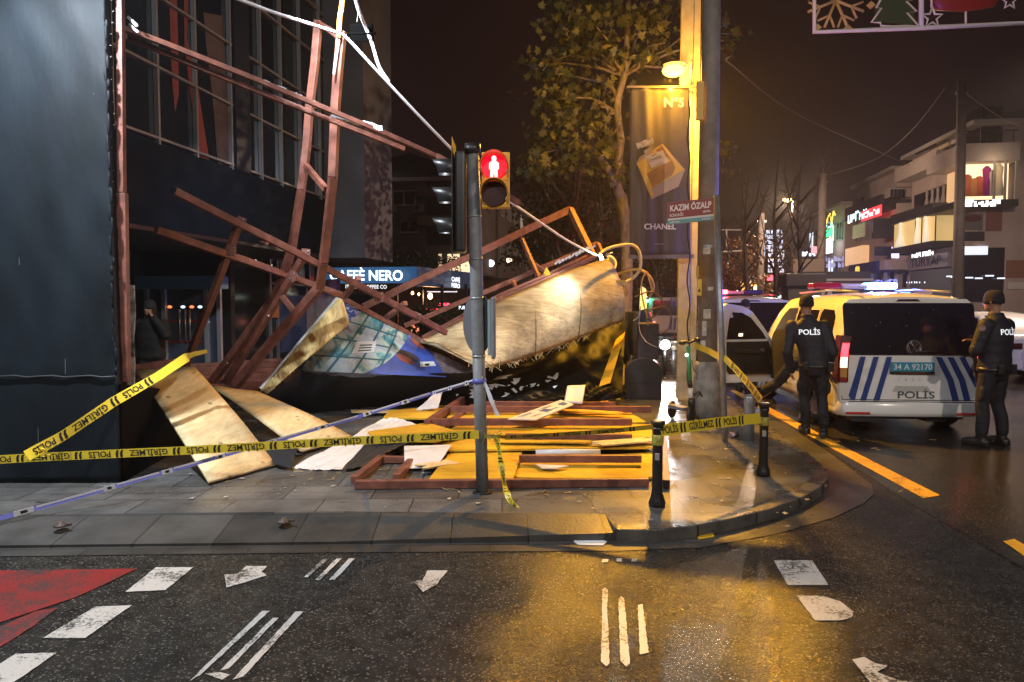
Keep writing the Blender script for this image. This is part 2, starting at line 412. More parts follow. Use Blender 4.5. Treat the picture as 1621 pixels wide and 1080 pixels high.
# kerb: real step round the corner, dropped (sloping) along the crossing on the left
nl = len(left_line)
def kerb_run(idx, m, bev):
    mb = MB(); rings = []
    for i in idx:
        e, n = edge[i], inner[i]
        drop = 0.070 if i < nl-1 else (0.03 if i == nl-1 else 0.0)
        rings.append([Vector((n.x, n.y, -0.04)), Vector((n.x, n.y, ZS+0.004)), Vector((e.x, e.y, ZS+0.004-drop)), Vector((e.x, e.y, -0.04))])
    mb.loft(rings, smooth=False)
    tag(mb.build('kerb', m, bevel=bev), kind='structure')
kerb_run(range(0, nl+1), GUT, 0.0)
kerb_run(range(nl, len(edge)), KERB, 0.012)
# joints of the kerb stones, laid as dark mortar lines across the kerb
mb = MB()
acc = 0
for a, b, ai, bi in zip(kt, kt[1:10], inner[nl:], inner[nl+1:]):
    L_ = (b-a).length; t = 0
    while acc+L_-t > 0.62:
        t += 0.62-acc; acc = 0; k = t/L_
        p = a.lerp(b, k); q = ai.lerp(bi, k)
        mb.bar((p.x, p.y, ZS+0.002), (q.x, q.y, ZS+0.002), 0.012, 0.008)
        d = (p-q).normalized(); mb.box((p.x+d.x*0.001, p.y+d.y*0.001, ZS/2), (0.012, 0.012, ZS))
    acc += L_-t
tag(mb.build('kerb_joints', mat('mortar', (0.012, 0.012, 0.012), 0.5)), kind='structure')
# gutter: stones flush with the road
out_px = [(500, 876), (980, 873), (1110, 868), (1230, 846), (1320, 820), (1368, 797), (1383, 783), (1380, 769), (1355, 749), (1315, 719), (1270, 690), (1220, 657)]
go = [G(x, y, 0) for x, y in out_px]
u10 = Vector((-math.cos(R(10.2)), -math.sin(R(10.2)), 0))
go = [go[0]+u10*30]+go
mb = MB()
ge = [Vector((p.x, p.y, 0)) for p in edge[1:nl+13]]
mb.poly([(p.x, p.y, 0.005) for p in go]+[(p.x, p.y, 0.005) for p in inset(ge[::-1], -0.05)])
tag(mb.build('gutter_strip', GUT), kind='structure')
# far pavement of the avenue, in front of the shops
mb = MB(); mb.prism([(13.2, 12, -0.05), (60, 12, -0.05), (60, 200, -0.05), (13.2, 200, -0.05)], (0, 0, 0.15))
tag(mb.build('pavement', SLAB), kind='structure')

# ================================================================ painted markings (sheets 4 mm above the asphalt)
def marking(name, quads, m, z=0.006):
    mb = MB()
    rr = random.Random(int(quads[0][0][0])+5)
    for q in quads:
        ps = [G(x, y, z) for x, y in q]; out = []
        for a, b in zip(ps, ps[1:]+ps[:1]):
            n = max(1, int((b-a).length/.03)); nn = Vector((-(b-a).y, (b-a).x, 0)).normalized()
            for k in range(n): out.append(a.lerp(b, k/n)+nn*(rr.uniform(-.0025, .0025) if k else 0))
        mb.poly(out)
    return tag(mb.build(name, m), kind='structure')
marking('bike_lane_paint', [[(-150, 904), (0, 903), (217, 900), (165, 925), (118, 946), (0, 985), (-150, 1020)], [(-150, 1030), (0, 992), (55, 968), (92, 962), (50, 993), (0, 1024), (-150, 1110)]], PRED)
marking('crossing_dash', [[(247, 898), (306, 898), (262, 934), (198, 937)]], PAINT)
marking('crossing_dash', [[(152, 960), (209, 958), (135, 1010), (68, 1010)]], PAINT)
marking('crossing_dash', [[(25, 1035), (90, 1033), (0, 1095), (-70, 1095)]], PAINT)
marking('arrow_marking', [[(390, 896), (423, 896), (414, 905), (422, 911), (380, 924), (359, 930), (355, 910), (377, 908)]], PAINT)
marking('arrow_marking', [[(677, 903), (709, 903), (697, 917), (692, 925), (670, 937), (662, 928), (654, 921), (669, 918)]], PAINT)
marking('lane_line', [[(512, 885), (519, 885), (487, 914), (480, 914)], [(533, 884), (541, 884), (507, 918), (499, 918)], [(552, 884), (562, 884), (530, 918), (521, 918)]], PAINT)
marking('lane_line', [[(415, 967), (427, 967), (318, 1068), (300, 1078)], [(432, 978), (441, 978), (362, 1058), (348, 1062)], [(468, 968), (480, 968), (385, 1071), (368, 1076)], [(324, 1066), (348, 1064), (364, 1068), (352, 1076)]], PAINT)
marking('lane_line', [[(954, 885), (964, 885), (962, 890), (952, 890)], [(976, 884), (985, 884), (984, 889), (976, 889)], [(1000, 884), (1009, 884), (1007, 889), (999, 889)],
    [(953, 934), (958, 930), (962, 934), (961, 955), (965, 1050), (960, 1055), (951, 1047), (953, 985)], [(979, 948), (983, 944), (988, 948), (997, 1050), (991, 1056), (982, 1046)], [(1010, 958), (1017, 956), (1027, 1033), (1013, 1036)]], PAINT)
marking('crossing_dash', [[(1225, 887), (1286, 887), (1311, 926), (1247, 926)]], PAINT)
marking('crossing_dash', [[(1261, 943), (1302, 943), (1330, 952), (1351, 968), (1348, 978), (1330, 982), (1290, 982)]], PAINT)
marking('crossing_dash', [[(1349, 1044), (1368, 1040), (1386, 1050), (1405, 1054), (1388, 1064), (1420, 1076), (1445, 1080), (1490, 1110), (1400, 1110)]], PAINT)
marking('kerbside_line', [[(1155, 618), (1162, 617), (1238, 655), (1330, 704), (1488, 784), (1462, 789), (1305, 703), (1222, 657)]], PYEL)
marking('kerbside_line', [[(1588, 857), (1606, 853), (1660, 885), (1635, 890)]], PYEL)
t = thing('street_lamp', 'unseen tall street lamp with a warm lantern, added across the avenue as fill', 'street lamp', (14.2, 21, 0.1))  # unseen lamp added to brighten the buildings, van side and road
mb = MB(); mb.tube([(14.2, 21, .1), (14.2, 21, 8.6), (13.6, 21, 8.9), (12.8, 21, 8.9)], [.1, .07, .05, .04]); mb.build('pole', STEEL, t)
mb = MB(); mb.span((12.4, 20.85, 8.86), (13.0, 21.15, 8.98)); mb.build('lamp_housing', DARK, t, bevel=0.02)
lamp('lamp_light', 'SPOT', (12.7, 21, 8.8), 6500, (1.0, 0.74, 0.55), .15, (12.7, 24, 0), R(165), t, .5)
# unseen lanterns behind the camera, added as fill for the crossing and the van
for i, (lx, ly, lz, pw, c) in enumerate(((-2.0, -4.0, 7.0, 1500, (.92, .95, 1.0)), (6.5, -3.5, 7.5, 2400, (1.0, 0.84, 0.68)))):
    t = thing('street_lamp', 'unseen tall grey street lamp added behind the crossing as fill light', 'street lamp', (lx, ly, 0), group='fill lamps behind the crossing')
    mb = MB(); mb.tube([(lx, ly-0.9, 0), (lx, ly-0.9, lz), (lx, ly-0.6, lz+0.25), (lx, ly-0.1, lz+0.3)], [0.09, 0.06, 0.05, 0.04]); mb.build('pole', STEEL, t)
    mb = MB(); mb.span((lx-0.15, ly-0.15, lz+0.24), (lx+0.15, ly+0.45, lz+0.36)); mb.build('lamp_housing', DARK, t, bevel=0.02)
    lamp('lamp_light', 'SPOT', (lx, ly+0.15, lz+0.15), pw, c, 0.12, (lx*0.55, ly+9.0, 0), R(150), t, 0.6)
# ================================================================ office building on the left
HB = mat('hoarding_fabric', (0.006, 0.010, 0.0145), 0.6, spec=.2, var=0.6, vscale=2.2, bump=0.22, bscale=9, stretch=(1, 1, 0.4))
BEAMC = (0.185, 0.066, 0.046)
RUST = mat('oxide_red_steel', BEAMC, 0.5, 0.1, var=0.45, vscale=9, bump=0.12, bscale=60)
# ---- black hoarding at the left edge of the view
wl = G(0, 765, ZS); wr = G(189, 765, ZS); ud = (wr-wl).normalized(); un = Vector((-ud.y, ud.x, 0))
wr_up = wr+ud*0.0
t = thing('black_hoarding', 'tall black fabric covered hoarding wall with a rusty red upright, far left', 'hoarding', wr)
HT = 5.4
def wrinkle(u, v):
    a = 0.006*math.sin(v*63+u*5)*max(0, (u-0.93))/0.07
    s = 0.010*math.exp(-((v-0.185)/0.004)**2)
    return un*(-(a+s)+0.004*math.sin(u*40+3*math.sin(v*17)))
A = wl-ud*1.6+Vector((0, 0, -0.0)); B = wr.copy()
mb = MB(); mb.sheet([A, B, B+Vector((0, 0, HT)), A+Vector((0, 0, HT))], 90, 90, 0.09, wrinkle)
mb.build('fabric_panel', HB, t)
mb = MB(); zseam = 1.7-(595-478)/1150*6.45
p = wr+Vector((0, 0, 0)); q = A
mb.tube([Vector((q.x, q.y, zseam))-un*0.016+(p-q)*k/24+Vector((0, 0, 0.008*math.sin(k*2.1))) for k in range(25)], 0.009, 6)
mb.build('seam', mat('torn_black_fabric', (0.02, 0.022, 0.025), 0.5), t)
for px, y0, y1, w_ in ((103, 528, 592, .004), (148, 60, 150, .003), (60, 640, 700, .003), (30, 380, 420, .003)):
    mb = MB(); mb.bar(P(px, y0, 6.40), P(px+.5, y1, 6.38), w_, .003); mb.build('scratch', mat('pale_scratch', (.10, .11, .12), .6), t)
mb = MB()
for k in range(34): mb.box(P(178+random.uniform(-3, 3), 18*k, 6.41), (.016, .004, .004), Matrix.Rotation(random.uniform(-.6, .6), 3, 'Y'))
mb.build('staples', mat('staple_steel', (.25, .25, .26), .4, .6), t)
mb = MB()
for k in range(9): mb.ell(P(180+random.uniform(-5, 6), 604+random.uniform(-5, 5), 6.40), (random.uniform(.01, .025), .006, random.uniform(.008, .02)), 7, 5)
mb.build('torn_white_patch', mat('torn_paper_white', (.4, .4, .42), .7), t)
# edge of torn fabric
mb = MB()
for k in range(46):
    z = 0.8+k*0.1+random.uniform(-.04, .04); mb.ell(wr+Vector((random.uniform(-.02, .012), 0, z))-un*0.004, (random.uniform(.008, .02), .012, random.uniform(.03, .09)), 6, 4)
mb.build('torn_edge', HB, t)
e0 = P(198, 604, 6.52); e1 = P(193, 306, 6.5); e2 = P(191, 290, 6.52); e3 = P(190, -40, 6.52)
mb = MB(); mb.bar(e0, e1, 0.085, 0.06, up=un); mb.bar(e1+Vector((0, 0, 0.005)), e3, 0.055, 0.06, up=un)
mb.build('steel_upright', RUST, t, bevel=0.004)
mb = MB(); mb.box(P(193, 298, 6.5), (0.04, 0.04, 0.1)); mb.build('joint', DARK, t)
# lower return of the base: dark boxed end with a black hollow behind it
b0 = wr; b1 = P(300, 760, 6.9); b1.z = ZS
# torn white paper behind the upright
mb = MB(); pts = [(202, 450), (212, 452), (214, 500), (211, 540), (213, 575), (212, 642), (202, 646)]
mb.prism([P(x, y, 6.75) for x, y in pts], (0.003, 0.008, 0))
tag(mb.build('torn_paper', mat('torn_white_paper', (0.55, 0.55, 0.55), 0.7, var=0.7, vscale=9, col2=(0.03, 0.03, 0.03))), 'strip of torn white paper behind the rusty upright of the black hoarding', 'paper')
# black cavity / return wall under the hoarding corner
mb = MB(); c0 = wr+ud*0.02; c1 = P(320, 600, 8.6)
g0 = wr+Vector((.01, .04, 0)); g1 = P(330, 700, 8.9); g1.z = ZS
mb.prism([g0, g1, Vector((g1.x, g1.y, .55)), Vector((g0.x, g0.y, .97))], (-.03, .03, 0))
tag(mb.build('black_return_panel', mat('matt_black_board', (0.004, 0.004, 0.005), 0.8, bump=0.1, bscale=15, spec=.05)), 'matt black low panel running back from the hoarding corner behind the leaning boards', 'panel')

# ---- building: fascia, glazing, soffit, pier
FX = -6.0
t = thing('office_building', 'dark glass fronted office building with black fascia and thin pale mullions', 'building', (FX, 8, 0))
FAS = mat('black_fascia', (0.005, 0.009, 0.017), 0.6, var=0.3, vscale=1.5, spec=0.03)
GLS = mat('dark_glass', (0.006, 0.009, 0.016), 0.07, spec=0.8)
MUL = mat('pale_mullion', (0.20, 0.21, 0.23), 0.4, 0.4)
mb = MB(); mb.span((FX-0.35, 4.0, 2.68), (FX, 14.6, 3.80)); mb.build('fascia', FAS, t)
mb = MB(); mb.span((FX-0.40, 4.0, 3.80), (FX-0.06, 14.6, 14.0)); mb.build('glazing', GLS, t)
mb = MB(); mb.span((FX-0.06, 10.90, 3.8), (FX+0.03, 11.36, 14.0)); mb.build('glazing_pier', mat('blue_black_cladding', (0.008, 0.012, 0.024), 0.3), t)
for i, Y in enumerate((6.3, 7.2, 8.08, 8.97, 9.86, 10.82)):
    mb = MB(); mb.span((FX-0.055, Y-0.02, 3.78), (FX+0.008, Y+0.02, 14)); mb.build('mullion', MUL, t)
for Y in (11.80, 12.56, 13.36, 14.3):
    mb = MB(); mb.span((FX-0.055, Y-0.02, 3.78), (FX+0.008, Y+0.02, 14)); mb.build('mullion', MUL, t)
for k in range(9):
    z = 3.86+0.93*k
    for a, b in ((4.0, 10.87), (11.40, 14.55)):
        mb = MB(); mb.span((FX-0.055, a, z-0.016), (FX+0.005, b, z+0.016)); mb.build('transom', MUL, t)
mb = MB(); mb.span((-9.6, 4.0, 2.62), (FX-0.01, 14.61, 2.675)); mb.build('soffit', mat('black_soffit', (0.012, 0.012, 0.014), 0.35, bump=0.1, bscale=6), t)
# recessed ground floor behind the canopy
mb = MB(); mb.span((-9.7, 4, 0.05), (-9.35, 13.4, 2.62)); mb.span((-9.6, 13.35, 0.05), (-7.50, 13.5, 2.62)); mb.build('recess_wall', mat('black_recess', (0.007, 0.007, 0.008), 0.6), t)
mb = MB(); mb.span((-7.66, 13.52, 0.05), (-7.52, 17.4, 2.62)); mb.build('shop_glazing', GLS, t)
for Y in (14.95, 15.3, 17.0):
    mb = MB(); mb.span((-7.515, Y-0.03, 0.09), (-7.46, Y+0.03, 2.62)); mb.build('mullion', MUL, t)
mb = MB(); mb.span((-7.515, 14.9, 2.08), (-7.47, 17.4, 2.13)); mb.build('transom', MUL, t)
# blue lit header and poster behind the shop glass
mb = MB(); mb.span((-7.515, 15.4, 0.55), (-7.495, 16.9, 1.85)); mb.build('blue_poster', mat('blue_poster', (0.012, 0.05, 0.16), 0.35), t)
mb = MB(); mb.span((-7.455, 14.97, 1.35), (-7.435, 15.27, 1.72)); mb.build('orange_notice', mat('orange_notice', (0.55, 0.22, 0.08), 0.5), t)
# concrete pier at the far end of the facade
PIER = mat('grey_concrete_pier', (0.055, 0.058, 0.07), 0.6, var=0.35, vscale=1.2, bump=0.1, bscale=10)
mb = MB(); pa = PX(516, 300, FX); mb.span((FX-0.5, 14.62, 2.62), (FX+0.80, 16.5, 14.0)); mb.build('concrete_pier', PIER, t)
# red drape behind the first floor glass: drawn on the outside pane as hanging fabric
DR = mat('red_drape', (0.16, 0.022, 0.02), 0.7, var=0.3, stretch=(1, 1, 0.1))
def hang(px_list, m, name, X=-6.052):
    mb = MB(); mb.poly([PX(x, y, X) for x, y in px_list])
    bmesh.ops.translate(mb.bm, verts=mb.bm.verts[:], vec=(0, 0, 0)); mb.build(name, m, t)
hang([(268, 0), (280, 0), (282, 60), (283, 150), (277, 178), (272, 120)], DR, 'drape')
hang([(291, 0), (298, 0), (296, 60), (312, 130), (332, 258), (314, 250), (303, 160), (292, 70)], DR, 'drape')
hang([(322, 20), (352, 25), (360, 160), (364, 258), (345, 262), (336, 150), (326, 70)], mat('grey_curtain', (0.045, 0.03, 0.035), 0.7, var=0.5, vscale=3), 'curtain')
# ---- glass entrance lobby
t = thing('glass_entrance', 'glass double door entrance with a pale blue header and red bands', 'door', (-8.4, 12.9, ZS))
GF = mat('lobby_frame', (0.42, 0.43, 0.46), 0.4, 0.3)
YD = 12.95
def ld(px, py, dy=0): return PY(px, py, YD+dy)
zt = ld(290, 437).z; zh = ld(290, 458).z
x0 = ld(216, 500).x; x1 = ld(350, 500).x
mb = MB(); mb.span((x0, YD-0.06, zh), (x1, YD+0.3, zt)); mb.build('header', mat('lobby_header', (0.16, 0.36, 0.50), 0.4), t, bevel=0.02)
mb = MB(); mb.span((x0+.03, YD+0.02, ZS), (x1-.03, YD+0.05, zh)); mb.build('glass_panel', mat('lobby_glass', (0.07, 0.08, 0.12), 0.06, spec=0.9), t)
for px in (234, 261, 328, 348):
    xx = ld(px, 500).x; mb = MB(); mb.span((xx-.04, YD-0.05, ZS), (xx+.04, YD+0.019, zh)); mb.build('door_frame', GF, t)
for px in (287, 296, 303):
    xx = ld(px, 500).x; a = ld(px, 490).z; b = ld(px, 540).z; mb = MB(); mb.cyl((xx, YD-0.06, b), (xx, YD-0.06, a), 0.018, n=8); mb.build('door_handle', mat('brushed_steel', (0.6, 0.6, 0.6), 0.3, 0.9), t)
for py in (508, 541):
    z = ld(290, py).z; mb = MB(); mb.span((ld(264, 500).x, YD+0.006, z-.02), (ld(326, 500).x, YD+0.019, z+.02)); mb.build('red_band', mat('red_band', (0.30, 0.03, 0.02), 0.5), t)
for px, c in ((268, (1, .25, .08)), (289, (.7, .85, 1)), (303, (1, .25, .08)), (316, (.7, .85, 1))):
    p = ld(px, 486, -0.0); mb = MB(); mb.ell((p.x, YD+0.012, p.z), (.05, .006, .028), 8, 6); mb.build('indicator_light', emit('ind%d' % px, c, 1.6), t)
# ---- white drape hung over the cafe terrace
t = tag(MB().sheet([P(470, 545, 17.5), P(536, 545, 18.5), P(540, 440, 18.5), P(455, 452, 17.5)], 24, 6, 0.01, lambda u, v: Vector((0, -0.05*math.sin(u*26), 0))).build('white_drape', mat('grey_white_cloth', (0.32, 0.33, 0.36), 0.8, var=0.25)), 'pale grey cloth screen hanging in folds between the glass front and the cafe', 'cloth')
# ================================================================ corner cafe
NIGHTBLUE = mat('cafe_blue_panel', (0.02, 0.075, 0.17), 0.4)
def sign_glow(name, col, s): return emit(name, col, s)
t = thing('corner_cafe', 'single storey corner cafe with a blue fascia and glowing white lettering', 'cafe', P(640, 520, 25))
A = P(508, 449, 25.4); B = P(660, 450, 24.6); C = P(765, 467, 31)
zt, zb = A.z+0.55, A.z
def wallbox(mb, a, b, z0, z1, th=0.2):
    d = (b-a); d.z = 0; d.normalize(); n = Vector((-d.y, d.x, 0))*th
    mb.prism([(a.x, a.y, z0), (b.x, b.y, z0), (b.x+n.x, b.y+n.y, z0), (a.x+n.x, a.y+n.y, z0)], (0, 0, z1-z0))
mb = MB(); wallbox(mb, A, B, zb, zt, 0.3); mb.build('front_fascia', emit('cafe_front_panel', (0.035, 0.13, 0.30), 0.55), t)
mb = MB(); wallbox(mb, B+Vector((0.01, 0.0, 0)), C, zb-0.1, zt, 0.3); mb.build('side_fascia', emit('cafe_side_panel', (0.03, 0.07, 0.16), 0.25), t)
mb = MB(); wallbox(mb, A-Vector((4, -0.4, 0)), A, zb, zt, 0.3); mb.build('side_fascia', NIGHTBLUE, t)
d = (B-A).normalized(); n = Vector((d.y, -d.x, 0))
GLOWW = emit('sign_white_halo', (0.75, 0.92, 1.0), 3.0)
SDK = mat('sign_letter_dark', (0.05, 0.05, 0.06), 0.5)
cpos = P(583, 444, 24.9)-Vector((0, 0.12, 0))
mb = MB(); put_text(mb, 'CAFFÈ NERO', cpos+n*0.10, d, (0, 0, 1), 0.33, width=2.66, bold=0.018); mb.build('lettering', GLOWW, t)
mb = MB(); put_text(mb, 'ITALIAN COFFEE CO', P(583, 457, 24.8)-Vector((0, .1, 0))+n*0.1, d, (0, 0, 1), 0.12, width=1.5, bold=0.02); mb.build('lettering', emit('sign_small_white', (1, 1, 1), 1.2), t)
# awning with dim lettering
mb = MB(); wallbox(mb, P(508, 480, 24.6), P(622, 480, 24.2), zb-0.72, zb-0.36, 0.08); mb.build('awning', mat('black_awning', (0.012, 0.012, 0.014), 0.6), t)
mb = MB(); put_text(mb, 'ITALIAN COFFEE CO', P(575, 466, 24.2)-Vector((0, .1, 0)), d, (0, 0, 1), 0.12, width=1.9, bold=0.01); mb.build('lettering', mat('awning_letters', (0.22, 0.22, 0.22), 0.6), t)
d2 = (C-B).normalized(); n2 = Vector((d2.y, -d2.x, 0))
q = P(717, 453, 27.6)+n2*0.12
mb = MB(); put_text(mb, 'CAFFÈ', q+Vector((0, 0, 0.16)), d2, (0, 0, 1), 0.16, width=0.85, bold=0.03); put_text(mb, 'NERO', q-Vector((0, 0, 0.06)), d2, (0, 0, 1), 0.16, width=0.85, bold=0.03); mb.build('lettering', emit('sign_white_soft', (0.85, 0.92, 1), 2.0), t)
# terrace interior: back wall, warm lamps, plants, posts
mb = MB(); wallbox(mb, A+Vector((-3, 5, 0)), C+Vector((2, 5, 0)), 0, zb+0.5, 0.2); mb.build('back_wall', mat('cafe_back_wall', (0.06, 0.035, 0.025), 0.7, var=0.6, vscale=0.8), t)
mb = MB(); mb.prism([(A.x-3, A.y+.3, zt-0.06), (B.x-.1, B.y+.3, zt-0.06), (C.x-.2, C.y, zt-0.06), (C.x, C.y+4, zt-0.06), (A.x-3, A.y+6, zt-0.06)], (0, 0, 0.08)); mb.build('roof', BLACKM, t)
for px in (628, 668, 700, 738):
    p = P(px, 500, 26.5); mb = MB(); mb.span((p.x-.05, p.y-.05, 0), (p.x+.05, p.y+.05, zb)); mb.build('post', BLACKM, t)
for px, py, r in ((653, 464, .05), (681, 469, .09), (663, 466, .04)):
    p = P(px, py, 27); mb = MB(); mb.ell(p, (r, r, r*1.3), 10, 8); mb.build('pendant_lamp', emit('warm_bulb', (1, .55, .2), 14), t)
for px, py, w_, h_, c, s in ((672, 503, .5, .35, (1, .22, .12), 1.6), (657, 520, .3, .3, (1, .3, .15), 1.2), (703, 482, .42, .1, (1, .03, .08), 4), (690, 490, .9, .06, (1, .05, .06), 2.2), (740, 487, .7, .12, (.7, .8, 1), 2.6), (700, 462, 1.2, .04, (.6, .65, .8), 1.2)):
    p = P(px, py, 28.5); mb = MB(); mb.box(p, (w_, .04, h_)); mb.build('lit_display', emit('disp%d' % px, c, s), t)
lamp('warm_light', 'POINT', P(680, 470, 27.5), 60, (1, .45, .2), .3, parent=t)
# roof garden along the cafe roof
LEAFD = mat('dark_hedge_leaf', (0.02, 0.035, 0.012), 0.6)
def leafcloud(mb, c, r, n, s, seed):
    rnd = random.Random(seed)
    for k in range(n):
        v = Vector((rnd.gauss(0, .5)*r[0], rnd.gauss(0, .5)*r[1], rnd.gauss(0, .45)*r[2]))
        p = Vector(c)+v; a = Vector((rnd.uniform(-1, 1), rnd.uniform(-1, 1), rnd.uniform(-1, 1))).normalized(); b = a.orthogonal().normalized(); l = s*rnd.uniform(.6, 1.3)
        mb.poly([p-a*l, p-b*l*.55, p+a*l, p+b*l*.55])
mb = MB()
for k in range(9):
    leafcloud(mb, P(622+k*12, 416+2*math.sin(k*3), 27.5+k*.1), (0.5, .3, .45), 90, .07, 50+k)
tag(mb.build('roof_hedge', LEAFD), 'straggly dark hedge growing along the roof of the corner cafe', 'hedge')
for i, (px, py) in enumerate(((672, 497), (690, 505), (655, 508), (722, 500))):
    t = thing('potted_shrub', ['round dark shrub in the cafe window, second from the left of four', 'round dark shrub in the cafe window, third from the left of four', 'round dark shrub at the left end of the cafe window', 'round dark shrub at the right end of the cafe window'][i], 'shrub', P(px, 540, 23.6), group='shrubs on the cafe terrace')
    p = P(px, py, 23.6); mb = MB(); leafcloud(mb, p, (.42, .35, .38), 260, .07, 70+i); mb.build('foliage', LEAFD, t)
    mb = MB(); mb.lathe((p.x, p.y, 0.05), [(.16, 0), (.22, .45), (.2, .45), (.02, p.z-.3)], 12); mb.build('pot', BLACKM, t)

# ================================================================ town houses
def house(name, label, cat, corner, far_y, depth, height, floors, wallc, group=None, side=1, roofc=(0.02, 0.018, 0.02), eave=0.5, wins=(), front_w=10, rooftype=True):
    """block whose street face runs along Y from corner.y to far_y at x=corner.x; front face runs away from the street"""
    t = thing(name, label, cat, (corner[0], corner[1], 0), group=group)
    x0 = corner[0]; x1 = x0+front_w*side; y0 = corner[1]; y1 = far_y
    mb = MB(); mb.span((min(x0, x1), y0, 0.0), (max(x0, x1), y1, height)); mb.build('wall', wallc, t)
    mb = MB(); xa, xb = min(x0, x1)-eave, max(x0, x1)+eave
    mb.span((xa, y0-eave, height+.002), (xb, y1+eave*0.2, height+0.22)); mb.build('eave', mat('pale_eave', (0.30, 0.27, 0.25), 0.7), t)
    mb = MB(); xm = (xa+xb)/2; z = height+0.225
    vs = [(xa, y0-eave, z), (xb, y0-eave, z), (xb, y1, z), (xa, y1, z), (xm, y0+3, z+1.9), (xm, y1-1, z+1.9)]
    mb.mesh(vs, [(0, 1, 4), (1, 2, 5, 4), (2, 3, 5), (3, 0, 4, 5), (3, 2, 1, 0)]); mb.build('roof', mat('dark_roof_tiles', roofc, 0.7, var=0.4), t)
    return t
WIN_D = mat('dark_window', (0.012, 0.012, 0.016), 0.15)
FRAMEW = mat('pale_window_frame', (0.30, 0.29, 0.28), 0.6)
def window(t, face, c, w_, h_, m=WIN_D, mull=1, fr=0.06, name='window'):
    """window on a face ('x' = street face looking -x/+x given by sign, 'y' = front face looking -y), frame proud, pane set in"""
    c = Vector(c)
    f = MB(); p = MB()
    if face[0] == 'y':
        for dx in [-w_/2, w_/2]+[(-w_/2+w_*k/(mull+1)) for k in range(1, mull+1)]:
            f.box((c.x+dx, c.y-0.04, c.z), (fr, 0.08, h_+fr))
        for dz in (-h_/2, h_/2): f.box((c.x, c.y-0.042, c.z+dz), (w_+fr, 0.082, fr))
        p.box((c.x, c.y-0.012, c.z), (w_, 0.02, h_))
    else:
        s = -1 if face[1] == '-' else 1
        for dy in [-w_/2, w_/2]+[(-w_/2+w_*k/(mull+1)) for k in range(1, mull+1)]:
            f.box((c.x+s*0.04, c.y+dy, c.z), (0.08, fr, h_+fr))
        for dz in (-h_/2, h_/2): f.box((c.x+s*0.042, c.y, c.z+dz), (0.082, w_+fr, fr))
        p.box((c.x+s*0.012, c.y, c.z), (0.02, w_, h_))
    fo = f.build(name, FRAMEW, t); p.build('pane', m, fo)
    return fo
# apartment block behind the cafe (front faces the camera)
AW = mat('apartment_render', (0.085, 0.065, 0.06), 0.85, var=0.25, vscale=.6)
pA = P(575, 285, 40); pB = P(735, 285, 40); Yf = pA.y
hA = P(640, 291, 40).z
t = thing('apartment_block', 'unlit grey apartment block with small windows behind the corner cafe', 'building', (pA.x, Yf, 0))
mb = MB(); mb.span((pA.x-3, Yf, 0), (P(762, 285, 40).x, Yf+10, hA)); mb.build('wall', AW, t)
mb = MB(); mb.span((pA.x-3.3, Yf-.5, hA+.002), (P(770, 285, 40).x, Yf+10.4, hA+.2)); mb.build('eave', mat('pale_eave', (0.30, 0.27, 0.25), 0.7), t)
mb = MB(); z = hA+.204; xa = pA.x-3.2; xb = P(769, 285, 40).x
mb.mesh([(xa, Yf-.4, z), (xb, Yf-.4, z), (xb, Yf+10, z), (xa, Yf+10, z), ((xa+xb)/2, Yf+3, z+2), ((xa+xb)/2, Yf+7, z+2)], [(0, 1, 4), (1, 2, 5, 4), (2, 3, 5), (3, 0, 4, 5), (3, 2, 1, 0)]); mb.build('roof', mat('dark_roof_tiles', (0.02, 0.018, 0.02), 0.7, var=0.4), t)
def wy(px, py, Y): return PY(px, py, Y)
for px, py, w_, h_ in ((640, 314, 1.25, .75), (648, 359, 1.0, .6), (598, 314, 1.1, .75), (598, 359, 1.1, .75)):
    window(t, 'y', wy(px, py, Yf), w_*1.0, h_*1.0, WIN_D, 1, .07)
for px, py in ((641, 352), (641, 356), (641, 360)):
    pass
mb = MB()
for px, py in ((622, 331), (664, 331)):
    p = wy(px, py, Yf); mb = MB(); mb.box((p.x, p.y-.2, p.z), (.5, .36, .4)); o = mb.build('air_conditioner', mat('ac_grey', (.18, .17, .17), .6), t, bevel=.02)
    m2 = MB(); m2.lathe((p.x-.06, p.y-.385, p.z), [(.14, 0), (.14, .01)], 14, Matrix.Rotation(R(90), 3, 'X')); m2.build('fan_grille', BLACKM, o)
# balcony slab and railing, right half
a = wy(668, 340, Yf); b = wy(755, 340, Yf)
for py in (300, 345, 392):
    zz = wy(700, py, Yf).z
    mb = MB(); mb.span((a.x, Yf-1.0, zz-.5), (b.x, Yf-.002, zz)); mb.build('balcony', mat('balcony_render', (0.10, 0.085, 0.08), .8), t)
    mb = MB(); mb.span((a.x+.3, Yf-.06, zz+.15), (b.x-1.2, Yf-.004, zz+1.05)); mb.build('balcony_door', WIN_D, t)
# lit rooms of the apartment at the right (first floor shop window)
for px0, py0, px1, py1, s in ((708, 402, 727, 443, 3.0), (729, 410, 752, 446, 3.4), (694, 402, 700, 426, 2.0)):
    a = wy(px0, py1, Yf-1.1); b = wy(px1, py0, Yf-1.1); mb = MB(); mb.span((a.x, Yf-1.06, a.z), (b.x, Yf-1.02, b.z)); mb.build('lit_window', emit('lit_room_warm%d' % px0, (1, .72, .42), s*.45), t)
